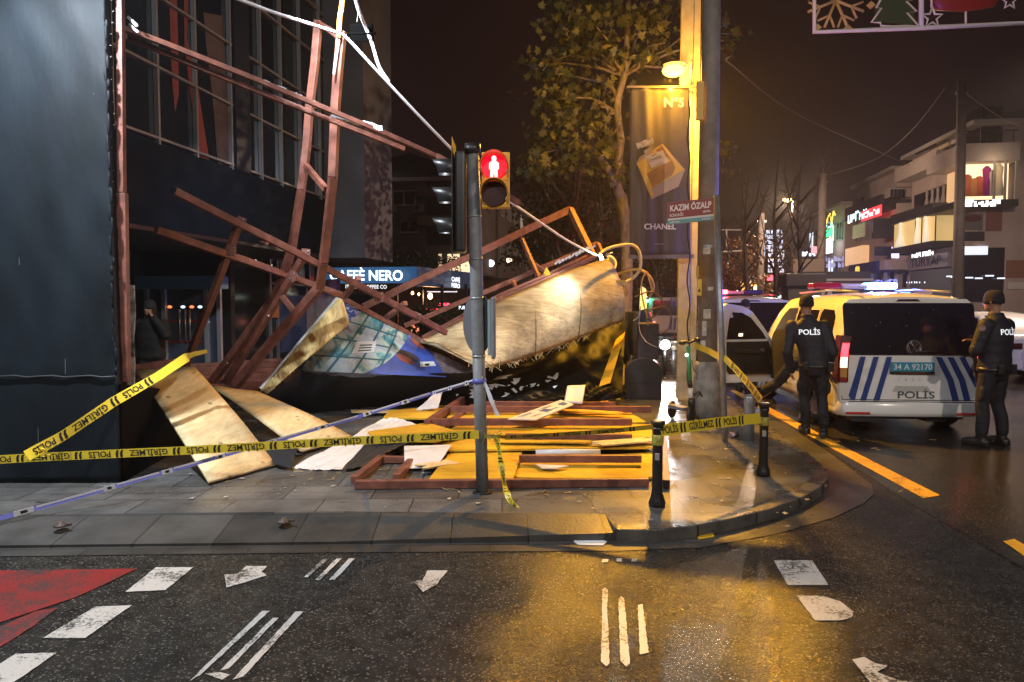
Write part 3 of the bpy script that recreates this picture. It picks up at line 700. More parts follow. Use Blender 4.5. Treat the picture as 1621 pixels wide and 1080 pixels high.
# long terrace further down the street, receding
for i, (Y0, Y1, X, pyt) in enumerate(((44, 56, -7.2, 352), (57, 74, -7.6, 366), (76, 100, -8.2, 385))):
    lab = ['dim four storey block with a vertical blue neon strip, beyond the apartments', 'dim block in the middle of the receding terrace on the left', 'farthest dim block of the receding terrace on the left'][i]
    h = {0: 8.2, 1: 9.2, 2: 10.0}[i]
    t = house('terrace_block', lab, 'building', (X, Y0), Y1, 8, h, 3, mat('terrace_render%d' % i, (0.09, 0.07, 0.068), .85, var=.3, vscale=.5), None, -1, eave=.4, front_w=9)
    rnd = random.Random(90+i); k = 0
    for fl in range(3):
        y = Y0+1.3
        while y < Y1-1:
            lit = rnd.random() < .16
            window(t, 'x+', (X, y, 1.4+fl*2.7+.9), 1.3, 1.3, emit('dim_lit%d' % (k % 3), [(1, .7, .4), (.7, .8, 1), (1, .85, .6)][k % 3], .7) if lit else WIN_D, 1, .07); k += 1
            y += 3.1
p = P(773, 360, 43)
mb = MB(); mb.span((p.x-.06, p.y-.05, p.z-1.1), (p.x+.06, p.y+.05, p.z+1.0)); tag(mb.build('neon_strip', emit('blue_neon', (.25, .4, 1), 2.5)), 'vertical blue neon strip sign on the terrace wall', 'neon sign')
for px, py, r, lab in ((777, 417, .2, 'round white lit sign on the terrace wall, largest of the small lights'), (827, 449, .12, 'small white light low on the far terrace'), (806, 412, .16, 'warm lit window sign high on the far terrace')):
    p = P(px, py, 42.5); mb = MB(); mb.lathe(p, [(r, -.04), (r, .04)], 16, Matrix.Rotation(R(90), 3, 'X')); tag(mb.build('lit_sign', emit('sg%d' % px, (1, .7, .4) if px == 806 else (.9, .95, 1), 4)), lab, 'sign')
p = P(615, 255, 39); mb = MB(); mb.tube([p-Vector((0, 0, .35)), p+Vector((0, 0, .3))], .1, 8)
t = tag(mb.build('wall_lamp', emit('wall_lamp_white', (.9, .95, 1), 4)), 'upright white wall lamp glowing just right of the concrete pier', 'wall lamp')

# ================================================================ right hand side of the avenue
RW = mat('grey_street_render', (0.40, 0.32, 0.30), .85, var=.25, vscale=.5)
RW2 = mat('pale_street_render', (0.46, 0.38, 0.36), .85, var=.2, vscale=.5)
DK = mat('dark_shop_band', (0.02, 0.017, 0.02), .5)
BALC = mat('balcony_pale', (0.38, 0.32, 0.31), .8, var=.15)
def lit(nm, c, s): return emit(nm, c, s)
# A: corner building with the bridal window
X = 18.6
t = house('shop_building', 'four storey corner building with a wide lit clothes window, nearest on the right', 'building', (X, 41.2), 50.0, 9, 10.75, 4, RW, None, 1, eave=.7, front_w=14)
Yf = 41.2
def fy(px, py): return PY(px, py, Yf)
def fx(px, py): return PX(px, py, X)
# front-facing rooms
def roombox(t, px0, py0, px1, py1, m, name, dp=0.3, plane='y', off=0.0):
    if plane == 'y':
        a = PY(px0, py1, Yf-off); b = PY(px1, py0, Yf-off); mb = MB(); mb.span((a.x, Yf-off-dp, a.z), (b.x, Yf-off-.003, b.z))
    else:
        a = PX(px0, py1, X-off); b = PX(px1, py0, X-off); zc = (a.z+b.z)/2; h = (PX((px0+px1)/2, py0, X).z-PX((px0+px1)/2, py1, X).z)
        mb = MB(); mb.span((X-off-dp, min(a.y, b.y), zc-h/2), (X-off-.003, max(a.y, b.y), zc+h/2))
    return mb.build(name, m, t)
# bay on the street corner: frame, floor slab, glass lit from inside with garments
bx0 = fy(1536, 300).x; bx1 = fy(1589, 300).x; bz0 = fy(1560, 321).z; bz1 = fy(1560, 262).z
mb = MB(); mb.span((X-1.5, Yf-1.25, bz0-.35), (bx1+.1, 44.0, bz0-.004)); mb.build('bay_floor', DK, t)
mb = MB(); mb.span((X-1.5, Yf-1.25, bz1+.004), (bx1+.1, 44.0, bz1+.9)); mb.build('balcony', BALC, t)
mb = MB(); mb.span((X-1.2, Yf-.4, bz0), (bx1, Yf-.01, bz1)); mb.build('lit_room', lit('lit_shop_room', (1, .74, .42), 1.5), t)
mb = MB(); mb.span((X-.5, Yf-.35, bz0), (X-.01, 43.8, bz1)); mb.build('lit_room', lit('lit_shop_room_dim', (1, .62, .3), .6), t)
for x_ in (X-1.3, bx0+.6, bx1-.5, bx1):
    mb = MB(); mb.span((x_-.05, Yf-1.2, bz0), (x_+.05, Yf-1.1, bz1)); mb.build('window_post', FRAMEW, t)
for k, (f, c) in enumerate(((.12, (.9, .25, .1)), (.24, (.95, .4, .12)), (.36, (.85, .2, .1)), (.5, (.45, .03, .3)), (.6, (.9, .8, .7)), (.74, (1, .85, .6)))):
    x_ = X-1.2+f*(bx1-X+1.2); h = [1.1, .9, 1.0, 1.5, 1.3, 1.6][k]
    mb = MB(); mb.loft([[(x_+r*math.cos(a), Yf-.75+r*.5*math.sin(a), z) for a in [R(45*j) for j in range(8)]] for z, r in ((bz0+.25, .27), (bz0+.25+h*.6, .18), (bz0+.25+h*.9, .22), (bz0+.25+h, .08))]); mb.build('garment', mat('garment%d' % k, c, .7), t)
lamp('shop_light', 'POINT', ((X+bx1)/2-.6, Yf-1.9, bz1-.1), 25, (1, .75, .45), .2, parent=t)
# top floor: recessed balcony with planting, rail
mb = MB(); mb.span((X-.02, Yf-.03, bz1+1.0), (fy(1586, 230).x, Yf-.004, bz1+3.0)); mb.build('balcony_recess', WIN_D, t)
mb = MB(); mb.span((X-.03, Yf+.1, bz1+1.0), (X-.003, Yf+2.8, bz1+3.0)); mb.build('balcony_recess', WIN_D, t)
mb = MB()
for k in range(7): mb.bar((X-1.45+k*.6, Yf-1.2, bz1+.9), (X-1.45+k*.6, Yf-1.2, bz1+1.5), .03)
mb.bar((X-1.5, Yf-1.2, bz1+1.5), (bx1, Yf-1.2, bz1+1.5), .05); mb.build('railing', BLACKM, t)
# white lit sign, shop bands below
p0 = fy(1520, 331); p1 = fy(1545, 326)
mb = MB(); scrawl(mb, (X-.5, Yf-1.28, bz0-.34), (1, 0, 0), (0, 0, 1), .32, 1.9, 9, 3, .35); mb.build('sign_letters', lit('sign_white_A', (1, 1, 1), 3.5), t)
roombox(t, 1522, 338, 1555, 365, mat('grey_band', (.13, .12, .13), .7), 'shop_band', .1)
mb = MB(); c = fy(1538, 346); mb.lathe((c.x, Yf-.105, c.z), [(.45, 0), (.45, .02)], 20, Matrix.Rotation(R(90), 3, 'X') @ Matrix.Diagonal((1, .45, 1))); mb.build('oval_emblem', mat('oval_emblem', (.10, .02, .025), .5), t)
roombox(t, 1522, 367, 1557, 382, DK, 'shop_window', .12)
roombox(t, 1560, 332, 1586, 366, mat('red_brick_panel', (.22, .08, .06), .85, var=.4, vscale=30, stretch=(.3, 1, 3)), 'brick_panel', .06)
roombox(t, 1522, 392, 1590, 478, WIN_D, 'shop_front', .06)
roombox(t, 1522, 390, 1562, 404, lit('white_sign_band', (.85, .9, 1), 1.0), 'lit_sign', .14)
roombox(t, 1592, 412, 1640, 440, mat('orange_wall', (.22, .10, .06), .8), 'lower_wall', .05)
roombox(t, 1594, 447, 1625, 458, mat('white_board', (.5, .48, .45), .6), 'sign_board', .09)
for px in (1500, 1508, 1545, 1580, 1530, 1562):
    p = fy(px, 436 + (px % 7)); mb = MB(); mb.box((p.x, Yf-.3, p.z), (.35+.02*(px % 5), .05, .06)); mb.build('shop_light', lit('cool_tube', (.75, .85, 1), 2.0), t)
# street face: top floor, wedding dress floor
def fxw(px0, px1, py0, py1, m, name, dp=.12, off=0): return roombox(t, px0, py0, px1, py1, m, name, dp, 'x', off)
fxw(1445, 1472, 255, 280, mat('pale_panel', (.26, .21, .19), .8), 'window')
fxw(1475, 1505, 232, 262, mat('cream_panel', (.42, .33, .22), .8), 'window')
mb = MB(); mb.span((X-1.1, 43.8, fx(1480, 275).z), (X-.003, 49.9, fx(1480, 275).z+.85)); mb.build('balcony', BALC, t)
mb = MB(); mb.span((X-1.15, 43.9, fx(1480, 275).z+1.1), (X-1.08, 46.5, fx(1480, 275).z+1.2)); mb.build('railing', BLACKM, t)
fxw(1448, 1503, 300, 332, WIN_D, 'window', .05)
mb = MB()
for k in range(4):
    yy = 44.8+k*.75; zz = fx(1480, 330).z
    mb.loft([[(X-.25+r*.4*math.cos(a), yy+r*math.sin(a), z) for a in [R(45*j) for j in range(8)]] for z, r in ((zz+.05, .34), (zz+.7, .12), (zz+1.0, .17), (zz+1.2, .05))])
mb.build('dress_display', mat('white_dress', (.22, .19, .19), .8), t)
mb = MB(); zz = fx(1480, 340).z; mb.span((X-1.3, 43.6, zz-.25), (X-.003, 49.9, zz+.35)); mb.build('shop_band', DK, t)
zb_ = fx(1475, 388).z; mb = MB(); mb.span((X-1.1, 43.6, zb_), (X-.003, 49.7, zz-.26)); mb.build('lit_room', lit('lit_bridal_room', (1, .70, .27), .5), t)
for yy in (43.55, 45.4, 46.3, 49.75):
    mb = MB(); mb.span((X-1.14, yy-.04, zb_), (X-1.1, yy+.04, zz-.26)); mb.build('window_post', DK, t)
mb = MB()
for k, yy in enumerate((48.4, 44.6, 45.8)):
    mb.loft([[(X-1.2+r*.5*math.cos(a), yy+r*math.sin(a), z) for a in [R(45*j) for j in range(8)]] for z, r in ((zb_+.02, .55 if k == 0 else .3), (zb_+.8, .2), (zb_+1.25, .14), (zb_+1.45, .2), (zb_+1.6, .06))])
mb.build('dress_display', lit('lit_dress', (1, .9, .7), .6), t)  # dresses glow by emission as if lit by the room
mb = MB(); mb.span((X-1.3, 43.5, zb_-.3), (X-.003, 49.9, zb_-.004)); mb.build('bay_floor', DK, t)
mb = MB(); p = PX(1459, 405, X-1.35); scrawl(mb, (X-1.33, p.y, p.z-.05), (0, -1, 0), (0, 0, 1), .3, 3.0, 9, 4, .3); mb.build('sign_letters', lit('sign_white_B', (1, 1, 1), 2.5), t)
p = PX(1468, 411, X-.2); mb = MB(); mb.span((X-.25, 44.0, p.z-.55), (X-.004, 49.7, p.z+.32)); o = mb.build('sign_board', mat('grey_sign_board', (.16, .15, .19), .6), t)
mb = MB(); put_text(mb, 'TURYAP', (X-.262, 47.0, p.z-.36), (0, -1, 0), (0, 0, 1), .5, width=4.4, bold=.03); mb.build('sign_letters', mat('navy_letters', (.02, .02, .06), .6), o)
mb = MB(); mb.span((X-.08, 43.9, .2), (X-.004, 49.7, p.z-.6)); mb.build('shop_front', mat('blue_grey_shutter', (.09, .10, .14), .6), t)
# B: building with red and white sign
X2 = 18.6
t = house('shop_building', 'four storey building with a red and white neon sign and a lit cafe window', 'building', (X2, 52.5), 60.5, 8, 10.5, 4, RW2, None, 1, eave=.6, front_w=12)
Yf = 52.5; X = X2
mb = MB(); zz = fx(1370, 345).z; mb.span((X-1.0, 52.6, zz-.1), (X-.003, 60.4, zz+.9)); mb.build('balcony', DK, t)
roombox(t, 1400, 300, 1440, 315, BALC, 'balcony', .8)
roombox(t, 1400, 318, 1440, 322, DK, 'band', .85)
fxw(1352, 1368, 315, 335, WIN_D, 'window'); 
for k in range(4): roombox(t, 1402+k*6, 303, 1406+k*6, 316, WIN_D, 'window', .9)
a = PX(1349, 348, X-1.02); b = PX(1378, 340, X-1.02)
mb = MB(); scrawl(mb, (X-1.03, (a.y+b.y)/2+.9, a.z-.2), (0, -1, 0), (0, 0, 1), .75, 4.4, 5, 11, .22); mb.build('sign_letters', lit('neon_cyan_white', (.7, .95, 1), 3), t)
p = fy(1390, 340); mb = MB(); mb.span((X-1.06, 52.3, p.z-.05), (X-1.01, 56.3, p.z+.65)); o = mb.build('sign_board', lit('neon_red', (1, .04, .05), 2.2), t)
mb = MB(); scrawl(mb, (X-1.07, 54.4, p.z+.1), (0, -1, 0), (0, 0, 1), .42, 3.6, 9, 6, .3); mb.build('sign_letters', lit('neon_pinkwhite', (1, .6, .6), 3), o)
fxw(1352, 1370, 355, 376, lit('dim_yellow_room', (.8, .6, .3), .25), 'window')
roombox(t, 1382, 345, 1440, 368, mat('grey_glazing', (.03, .03, .045), .3), 'window', .1)
roombox(t, 1380, 368, 1440, 378, DK, 'band', .5)
fxw(1348, 1376, 391, 419, lit('lit_cafe_room', (1, .55, .25), .8), 'lit_room', .5)
mb = MB(); z1 = fx(1362, 420).z; mb.span((X-.9, 53.5, z1-1.0), (X-.003, 59.5, z1-.01)); o = mb.build('sign_board', mat('black_sign_board', (.012, .012, .014), .5), t)
mb = MB()
for s_ in (-1, 1):
    mb.tube([(X-.92, 57.3+s_*.45, z1-.75), (X-.92, 57.3+s_*.32, z1-.25), (X-.92, 57.3+s_*.18, z1-.2), (X-.92, 57.3, z1-.75)], .05, 6)
mb.build('arch_emblem', lit('gold_emblem', (1, .6, .1), 1.2), o)
roombox(t, 1384, 390, 1440, 405, WIN_D, 'window', .06)
roombox(t, 1392, 412, 1440, 428, BALC, 'balcony', 1.0)
for k in range(5): roombox(t, 1388+k*10, 432, 1394+k*10, 455, FRAMEW if k % 2 else WIN_D, 'window', .1)
mb = MB(); p = fy(1416, 400); mb.box((p.x, Yf-.15, p.z), (.45, .1, .75)); mb.build('lit_window', lit('violet_window', (.7, .6, 1), 2.2), t)
# C: building with green sign, D, E further
for i, (Y0, Y1, h, lab) in enumerate(((63, 76, 9.6, 'dim block with a green neon sign beyond the red sign building'), (80, 100, 9.0, 'dim block with patches of white lit windows far up the avenue'), (104, 140, 10.5, 'farthest dim block closing the avenue on the right'))):
    t = house('shop_building', lab, 'building', (18.4, Y0), Y1, 8, h, 3, RW if i else RW2, None, 1, eave=.5, front_w=12)
    rnd = random.Random(i+5)
    for fl in range(3):
        for k in range(5):
            y = Y0+1.4+k*(Y1-Y0-2)/5
            li = rnd.random() < .35
            window(t, 'x-', (18.4, y, 1.6+fl*3), 1.7, 1.5, lit('mix%d' % rnd.randint(0, 3), [(1, .8, .55), (.75, .85, 1), (.6, .6, 1), (1, .5, .35)][rnd.randint(0, 3)], 1.3) if li else WIN_D, 1, .1)
    for k in range(3):
        window(t, 'y', (18.4+1.6+k*2.6, Y0, 4.6), 1.5, 1.4, WIN_D, 1, .1); window(t, 'y', (18.4+1.6+k*2.6, Y0, 7.4), 1.5, 1.4, WIN_D, 1, .1)
    if i == 0:
        p = PX(1310, 366, 17.6); mb = MB(); mb.span((17.55, p.y-1.5, p.z-.5), (17.6, p.y+1.5, p.z+.1)); o = mb.build('sign_board', lit('neon_green', (.05, 1, .3), 2.4), t)
        mb = MB(); scrawl(mb, (17.54, p.y, p.z+.2), (0, -1, 0), (0, 0, 1), .5, 3.4, 7, 9, .3); mb.build('sign_letters', lit('neon_aqua', (.4, 1, .8), 2.4), o)
        p = PX(1313, 345, 17.6); mb = MB(); mb.tube([(17.5, p.y-2+.5*k, p.z+.5*math.sin(k*2.3)) for k in range(9)], .06, 6); mb.build('gold_neon', lit('neon_gold', (1, .6, .1), 2), t)
        p = PX(1313, 390, 17.6); mb = MB(); mb.span((17.3, p.y-1, p.z-.6), (17.6, p.y+1, p.z+.6)); mb.build('lit_room', lit('lit_white_violet', (1, .85, .9), 2.0), t)
# ground level shop lights, awnings, kiosks along the far pavement
def flatsign(name, px, py, D, w_, h_, m, lab, cat, txt=None, tm=None, th=.6, post=True):
    p = P(px, py, D); t = thing(name, lab, cat, (p.x, p.y, .13))
    mb = MB(); mb.box((p.x, p.y, p.z), (w_, .08, h_)); mb.build('board', m, t)
    if post:
        mb = MB(); mb.cyl((p.x, p.y+.08, .1), (p.x, p.y+.08, p.z), .05, n=8); mb.build('post', STEEL, t)
    if txt:
        mb = MB(); put_text(mb, txt, (p.x, p.y-.046, p.z-h_*th/2), (1, 0, 0), (0, 0, 1), h_*th, width=w_*.62 if len(txt) > 1 else None, bold=.02); mb.build('lettering', tm, t)
    return t
flatsign('stop_sign', 1300, 463, 34, .95, .95, mat('white_sign', (.5, .45, .45), .5), 'square white bus stop sign with a black letter D', 'bus stop sign', 'D', mat('black_letters', (.02, .02, .02), .5))
flatsign('info_sign', 1257, 463, 34, .75, .8, mat('white_pink_sign', (.5, .35, .36), .5), 'small white and red striped sign on a post left of the D sign', 'sign')
p = P(1340, 447, 36); t = thing('striped_awning', 'dark awning with three white stripes behind the police van', 'awning', (p.x, p.y, 2.5))
for k in range(3):
    mb = MB(); q = P(1326, 443+k*7, 36); mb.box((q.x, q.y+.1*k, q.z), (3.3, .1, .1)); mb.build('white_stripe', mat('awning_white', (.55, .5, .52), .6), t)
mb = MB(); q = P(1326, 455, 36.3); mb.box((q.x, q.y+.4, q.z), (3.3, .1, 1.6)); mb.span((q.x-1.6, q.y+.36, .14), (q.x-1.5, q.y+.46, q.z)); mb.span((q.x+1.5, q.y+.36, .14), (q.x+1.6, q.y+.46, q.z)); mb.build('awning_body', DK, t)
p = P(1272, 462, 30); t = thing('kiosk', 'dark green newspaper kiosk at the kerb beyond the first police van', 'kiosk', (p.x, p.y, .13))
mb = MB(); mb.span((p.x-.6, p.y, .14), (p.x+.7, p.y+1.3, p.z+.2)); mb.build('cabin', mat('kiosk_green', (.05, .06, .055), .6), t); mb = MB(); mb.span((p.x-.75, p.y-.2, p.z+.204), (p.x+.85, p.y+1.4, p.z+.75)); mb.build('roof', DK, t, bevel=.05)
flatsign('billboard', 1280, 432, 40, 1.6, 1.5, emit('brown_billboard', (.16, .09, .05), .9), 'dim brown billboard with a light strip over it, left of the avenue poles', 'billboard')
flatsign('blue_plate', 1361, 446, 38, 1.4, .85, mat('blue_plate', (.10, .16, .28), .5), 'pale blue street plate right of the striped awning', 'sign')
# small lit shop signs low along the avenue
for i, (px, py, D, w_, h_, c, s, lab) in enumerate((
    (1358, 463, 40, 1.7, .28, (1, 1, 1), 2.5, 'row of white lit letters above the van roof'), (1390, 446, 44, 2.4, .3, (.3, .35, 1), 1.0, 'dim blue lit strip along the shop front'), (1450, 447, 42, 1.2, .1, (.8, .9, 1), 3, 'short white tube light over the right shop front'),
    (1433, 468, 40, .5, .35, (.2, .7, 1), 2.5, 'round pale blue shop light right of the beacon'), (1461, 467, 40, .9, .35, (.35, .2, .18), .8, 'small brown shop sign right of the beacon'), (1293, 396, 62, .9, .6, (1, .3, .35), 1.5, 'pink lit window across the avenue'),
    (1228, 410, 70, 1.6, 2.6, (.75, .7, .8), 1.2, 'tall white lit window far up the avenue'), (1222, 378, 72, 2.2, 2.0, (.8, .8, 1), 1.0, 'upper white glow standing for a lit facade far up the avenue'), (1287, 402, 64, 2.4, .4, (.7, .75, 1), 2.2, 'white letter strip of a far shop'),  # upper marks glow in place of light falling on a pale facade
    (1319, 412, 60, 2.5, 1.2, (.5, .48, .8), .7, 'violet lit shop window behind the pole'), (1219, 440, 60, .45, .45, (1, .05, .08), 6, 'red lamp of a distant signal'), (1198, 462, 50, .4, .8, (1, .75, .35), 3, 'warm lit doorway far up the avenue'), (1185, 452, 55, 1.4, 1.1, (1, .5, .12), 1.6, 'orange lit kiosk far up the avenue'), (1166, 463, 46, .35, .25, (1, 1, 1), 8, 'small bright white lamp beside the sign pole'), (1240, 474, 44, 1.0, .5, (.4, .7, .75), 2.0, 'pale green lit box low on the avenue'))):
    p = P(px, py, D); mb = MB()
    if w_ > 1.1:
        for q in range(max(1, int(h_/.5))): scrawl(mb, p+Vector((0, 0, -h_/2+.5*q)), (1, 0, 0), (0, 0, 1), min(.42, h_), w_*.9, max(4, int(w_*4)), i*7+q, .3)
    else: mb.box(p, (w_, .1, h_))
    tag(mb.build('lit_sign', emit('ls%d' % i, c, s)), lab, 'sign')
# concrete poles along the far side, wires
CONC = mat('old_concrete_pole', (0.12, 0.10, 0.09), .8, var=.3, vscale=3, bump=.1)
def pole(px, pyt, D, r, lab, lean=0.0):
    b = P(px, 500, D); b.z = .1; h = P(px, pyt, D).z
    t = thing('concrete_pole', lab, 'pole', b, group='old concrete poles along the avenue'); mb = MB(); mb.tube([b, b+Vector((lean*h, 0, h))], [r*1.15, r*.85], 10); mb.build('pole', CONC, t)
    mb = MB(); mb.box(b+Vector((lean*h, 0, h-.5)), (.5, .1, .12)); mb.build('bracket', STEEL, t)
pole(1516, 132, 33, .22, 'thick concrete pole in front of the corner building', -.012)
pole(1298, 278, 46, .26, 'slimmer concrete pole left of the red and white neon sign')
pole(1203, 340, 44, .2, 'short concrete pole left of the lit orange street lamp')
# ================================================================ distant sodium street lamp
def streetlamp(px, py, D, lab):
    p = P(px, py, D); bx = p.x+.32*D/40
    t = thing('street_lamp', lab, 'street lamp', (bx, p.y, .1))
    mb = MB(); mb.tube([(bx, p.y, .1), (bx, p.y, p.z-.1), (bx-.1, p.y, p.z+.12), (p.x, p.y, p.z+.1)], [.09, .06, .05, .04], 8); mb.build('pole', mat('rusty_pole', (.2, .12, .07), .6), t)
    mb = MB(); mb.ell(p+Vector((0, 0, -.02)), (.24, .15, .1), 10, 6); mb.build('lantern', emit('sodium_far', (1, .5, .12), 22), t)
    lamp('lamp_light', 'POINT', p-Vector((0, 0, .25)), 3600, (1, .68, .46), .1, parent=t)
streetlamp(1246, 316, 40, 'slim street lamp with a glowing orange head far up the avenue')
# ================================================================ wood, steel, cloth of the collapsed hoarding
def ply_mat(name, c1, c2, rot=0.0, axis='x', knots=True, stain=.62):
    m = bpy.data.materials.new(name); m.use_nodes = True; nt = m.node_tree; b = nt.nodes['Principled BSDF']; N = nt.nodes.new; L = nt.links.new
    tc = N('ShaderNodeTexCoord'); mp = N('ShaderNodeMapping'); L(tc.outputs['Object'], mp.inputs[0])
    mp.inputs['Scale'].default_value = (1.2, 9, 9) if axis == 'x' else ((9, 1.2, 9) if axis == 'y' else (9, 9, 1.2)); mp.inputs['Rotation'].default_value = (0, 0, rot)
    n = N('ShaderNodeTexNoise'); n.inputs['Scale'].default_value = 1.6; n.inputs['Detail'].default_value = 9; n.inputs['Roughness'].default_value = 0.62; n.inputs['Distortion'].default_value = 1.3; L(mp.outputs[0], n.inputs['Vector'])
    r = N('ShaderNodeMapRange'); r.inputs[1].default_value = 0.34; r.inputs[2].default_value = 0.62; L(n.outputs['Fac'], r.inputs[0])
    mx = N('ShaderNodeMix'); mx.data_type = 'RGBA'; mx.inputs[6].default_value = (*c2, 1); mx.inputs[7].default_value = (*c1, 1); L(r.outputs[0], mx.inputs[0])
    last = mx.outputs[2]
    if knots:
        v = N('ShaderNodeTexVoronoi'); v.inputs['Scale'].default_value = 5.5; v.inputs['Randomness'].default_value = 1.0; L(tc.outputs['Object'], v.inputs['Vector'])
        kr = N('ShaderNodeMapRange'); kr.inputs[1].default_value = 0.07; kr.inputs[2].default_value = 0.17; kr.inputs[3].default_value = 0.35; kr.inputs[4].default_value = 1.0; L(v.outputs['Distance'], kr.inputs[0])
        mu = N('ShaderNodeMix'); mu.data_type = 'RGBA'; mu.blend_type = 'MULTIPLY'; mu.inputs[0].default_value = 1.0; L(last, mu.inputs[6]); L(kr.outputs[0], mu.inputs[7]); last = mu.outputs[2]
    n4 = N('ShaderNodeTexNoise'); n4.inputs['Scale'].default_value = 1.1; n4.inputs['Detail'].default_value = 5; L(tc.outputs['Object'], n4.inputs['Vector'])
    r4 = N('ShaderNodeMapRange'); r4.inputs[1].default_value = 0.35; r4.inputs[2].default_value = 0.6; r4.inputs[3].default_value = stain; r4.inputs[4].default_value = 1.05; L(n4.outputs['Fac'], r4.inputs[0])
    m2 = N('ShaderNodeMix'); m2.data_type = 'RGBA'; m2.blend_type = 'MULTIPLY'; m2.inputs[0].default_value = 1.0; L(last, m2.inputs[6]); L(r4.outputs[0], m2.inputs[7])
    L(m2.outputs[2], b.inputs['Base Color']); b.inputs['Roughness'].default_value = 0.62
    bp = N('ShaderNodeBump'); bp.inputs['Strength'].default_value = 0.15; bp.inputs['Distance'].default_value = 0.01; L(n.outputs['Fac'], bp.inputs['Height']); L(bp.outputs[0], b.inputs['Normal'])
    MATS[name] = m; return m
PLY = ply_mat('plywood_clean', (0.80, 0.64, 0.36), (0.62, 0.45, 0.22), axis='y')
PLYX = ply_mat('plywood_lamp_yellow', (0.68, 0.42, 0.02), (0.48, 0.26, 0.012), axis='x', knots=False)  # yellow of the sodium lamp put into the board colour
PLYS = ply_mat('plywood_splintered', (0.80, 0.62, 0.26), (0.45, 0.30, 0.09), axis='z', knots=False)
PLYB = ply_mat('plywood_back', (0.62, 0.52, 0.32), (0.34, 0.25, 0.14), rot=R(0), axis='x', knots=False, stain=.32)
TARP = mat('black_plastic_sheet', (0.003, 0.003, 0.0035), 0.5, bump=0.25, bscale=5, var=.3, vscale=3, spec=.12)
TARPM = mat('navy_black_cloth', (0.011, 0.013, 0.019), 0.65, bump=0.15, bscale=9)
WSHEET = mat('white_vinyl', (0.66, 0.66, 0.68), 0.42, var=.12, vscale=5, bump=.15, bscale=6)
def barpx(mb, a, b, wpx, ratio=1.0):
    """square tube between two places, its width read in pixels"""
    A = P(*a); B = P(*b); w_ = wpx*(a[2]+b[2])/2/FPX
    w_ *= .82; d = (B-A); n = max(2, int(d.length/.35)); d.normalize(); up = Vector((0, 0, 1)) if abs(d.z) < .95 else Vector((0, 1, 0)); s = d.cross(up).normalized(); u = s.cross(d)
    rr = random.Random(int(a[0]*7+a[1]*3+b[0])); bow = rr.uniform(-.012, .012)*min(2, (B-A).length); rings = []
    for k in range(n+1):
        f = k/n; p = A.lerp(B, f)+s*(bow*math.sin(f*math.pi))+u*(bow*.8*math.sin(f*math.pi*1.0)+(rr.uniform(-.004, .004) if 0 < k < n else 0))
        rings.append([p+s*(sx*w_/2)+u*(sz*w_*ratio/2) for sx, sz in ((-1, -1), (1, -1), (1, 1), (-1, 1))])
    mb.loft(rings, smooth=False); return w_
# ---------------- long beam across the front of the building
t = thing('long_steel_beam', 'long rusty twin steel beam running from the hoarding top down towards the red signal', 'beam', P(195, 48, 6.6))
mb = MB(); barpx(mb, (197, 45, 6.62), (690, 247, 8.4), 9); mb.build('beam', RUST, t, bevel=.004)
mb = MB(); barpx(mb, (193, 56, 6.72), (640, 236, 8.28), 9); mb.build('beam', RUST, t, bevel=.004)
mb = MB(); barpx(mb, (690, 247, 8.4), (822, 322, 8.9), 10); mb.build('beam_end', RUST, t, bevel=.004)
mb = MB(); barpx(mb, (203, 27, 6.6), (218, 42, 6.6), 5); barpx(mb, (205, 38, 6.6), (219, 52, 6.6), 4); mb.build('bracket', STEEL, t)
rnd = random.Random(3)
mb = MB()
for (x0, y0, D0), (x1, y1, D1), n in (((400, 128, 7.25), (520, 184, 7.7), 14), ((524, 186, 7.7), (604, 214, 8.0), 12)):
    pts = []
    for k in range(n+1):
        f = k/n; p = P(x0+(x1-x0)*f, y0+(y1-y0)*f-4-6*f+rnd.uniform(-1.2, 1.2), D0+(D1-D0)*f); pts.append(p)
    for a, b in zip(pts, pts[1:]):
        mb.bar(a, b, .05, rnd.uniform(.02, .055))
mb.build('torn_banner_strip', mat('torn_white_film', (0.72, 0.76, 0.82), .35, bump=.4, bscale=20), t)
# ---------------- bent uprights
t = thing('bent_uprights', 'pair of tall bent rusty steel uprights leaning in front of the dark glass facade', 'steel frame', P(520, 610, 9.2))
def poly_bar(pts, wpx, name='upright', m=None):
    mb = MB()
    for a, b in zip(pts, pts[1:]): barpx(mb, a, b, wpx)
    return mb.build(name, m or RUST, t, bevel=.004)
poly_bar([(541, 50, 8.0), (527, 280, 8.2), (512, 415, 8.5), (506, 455, 8.7), (372, 610, 9.3)], 15)
poly_bar([(504, 33, 8.5), (490, 170, 8.6), (477, 300, 8.7), (462, 395, 8.9), (444, 450, 9.0), (432, 475, 9.1), (335, 606, 9.6)], 13)
poly_bar([(503, 36, 8.5), (537, 58, 8.1)], 9, 'cross_link'); poly_bar([(484, 262, 8.65), (516, 300, 8.3)], 10, 'cross_link')
poly_bar([(446, 468, 9.0), (470, 500, 9.0)], 10, 'cross_link')
mb = MB(); barpx(mb, (537, 62, 7.92), (529, 118, 7.95), 4); mb.build('white_strip', WSHEET, t)
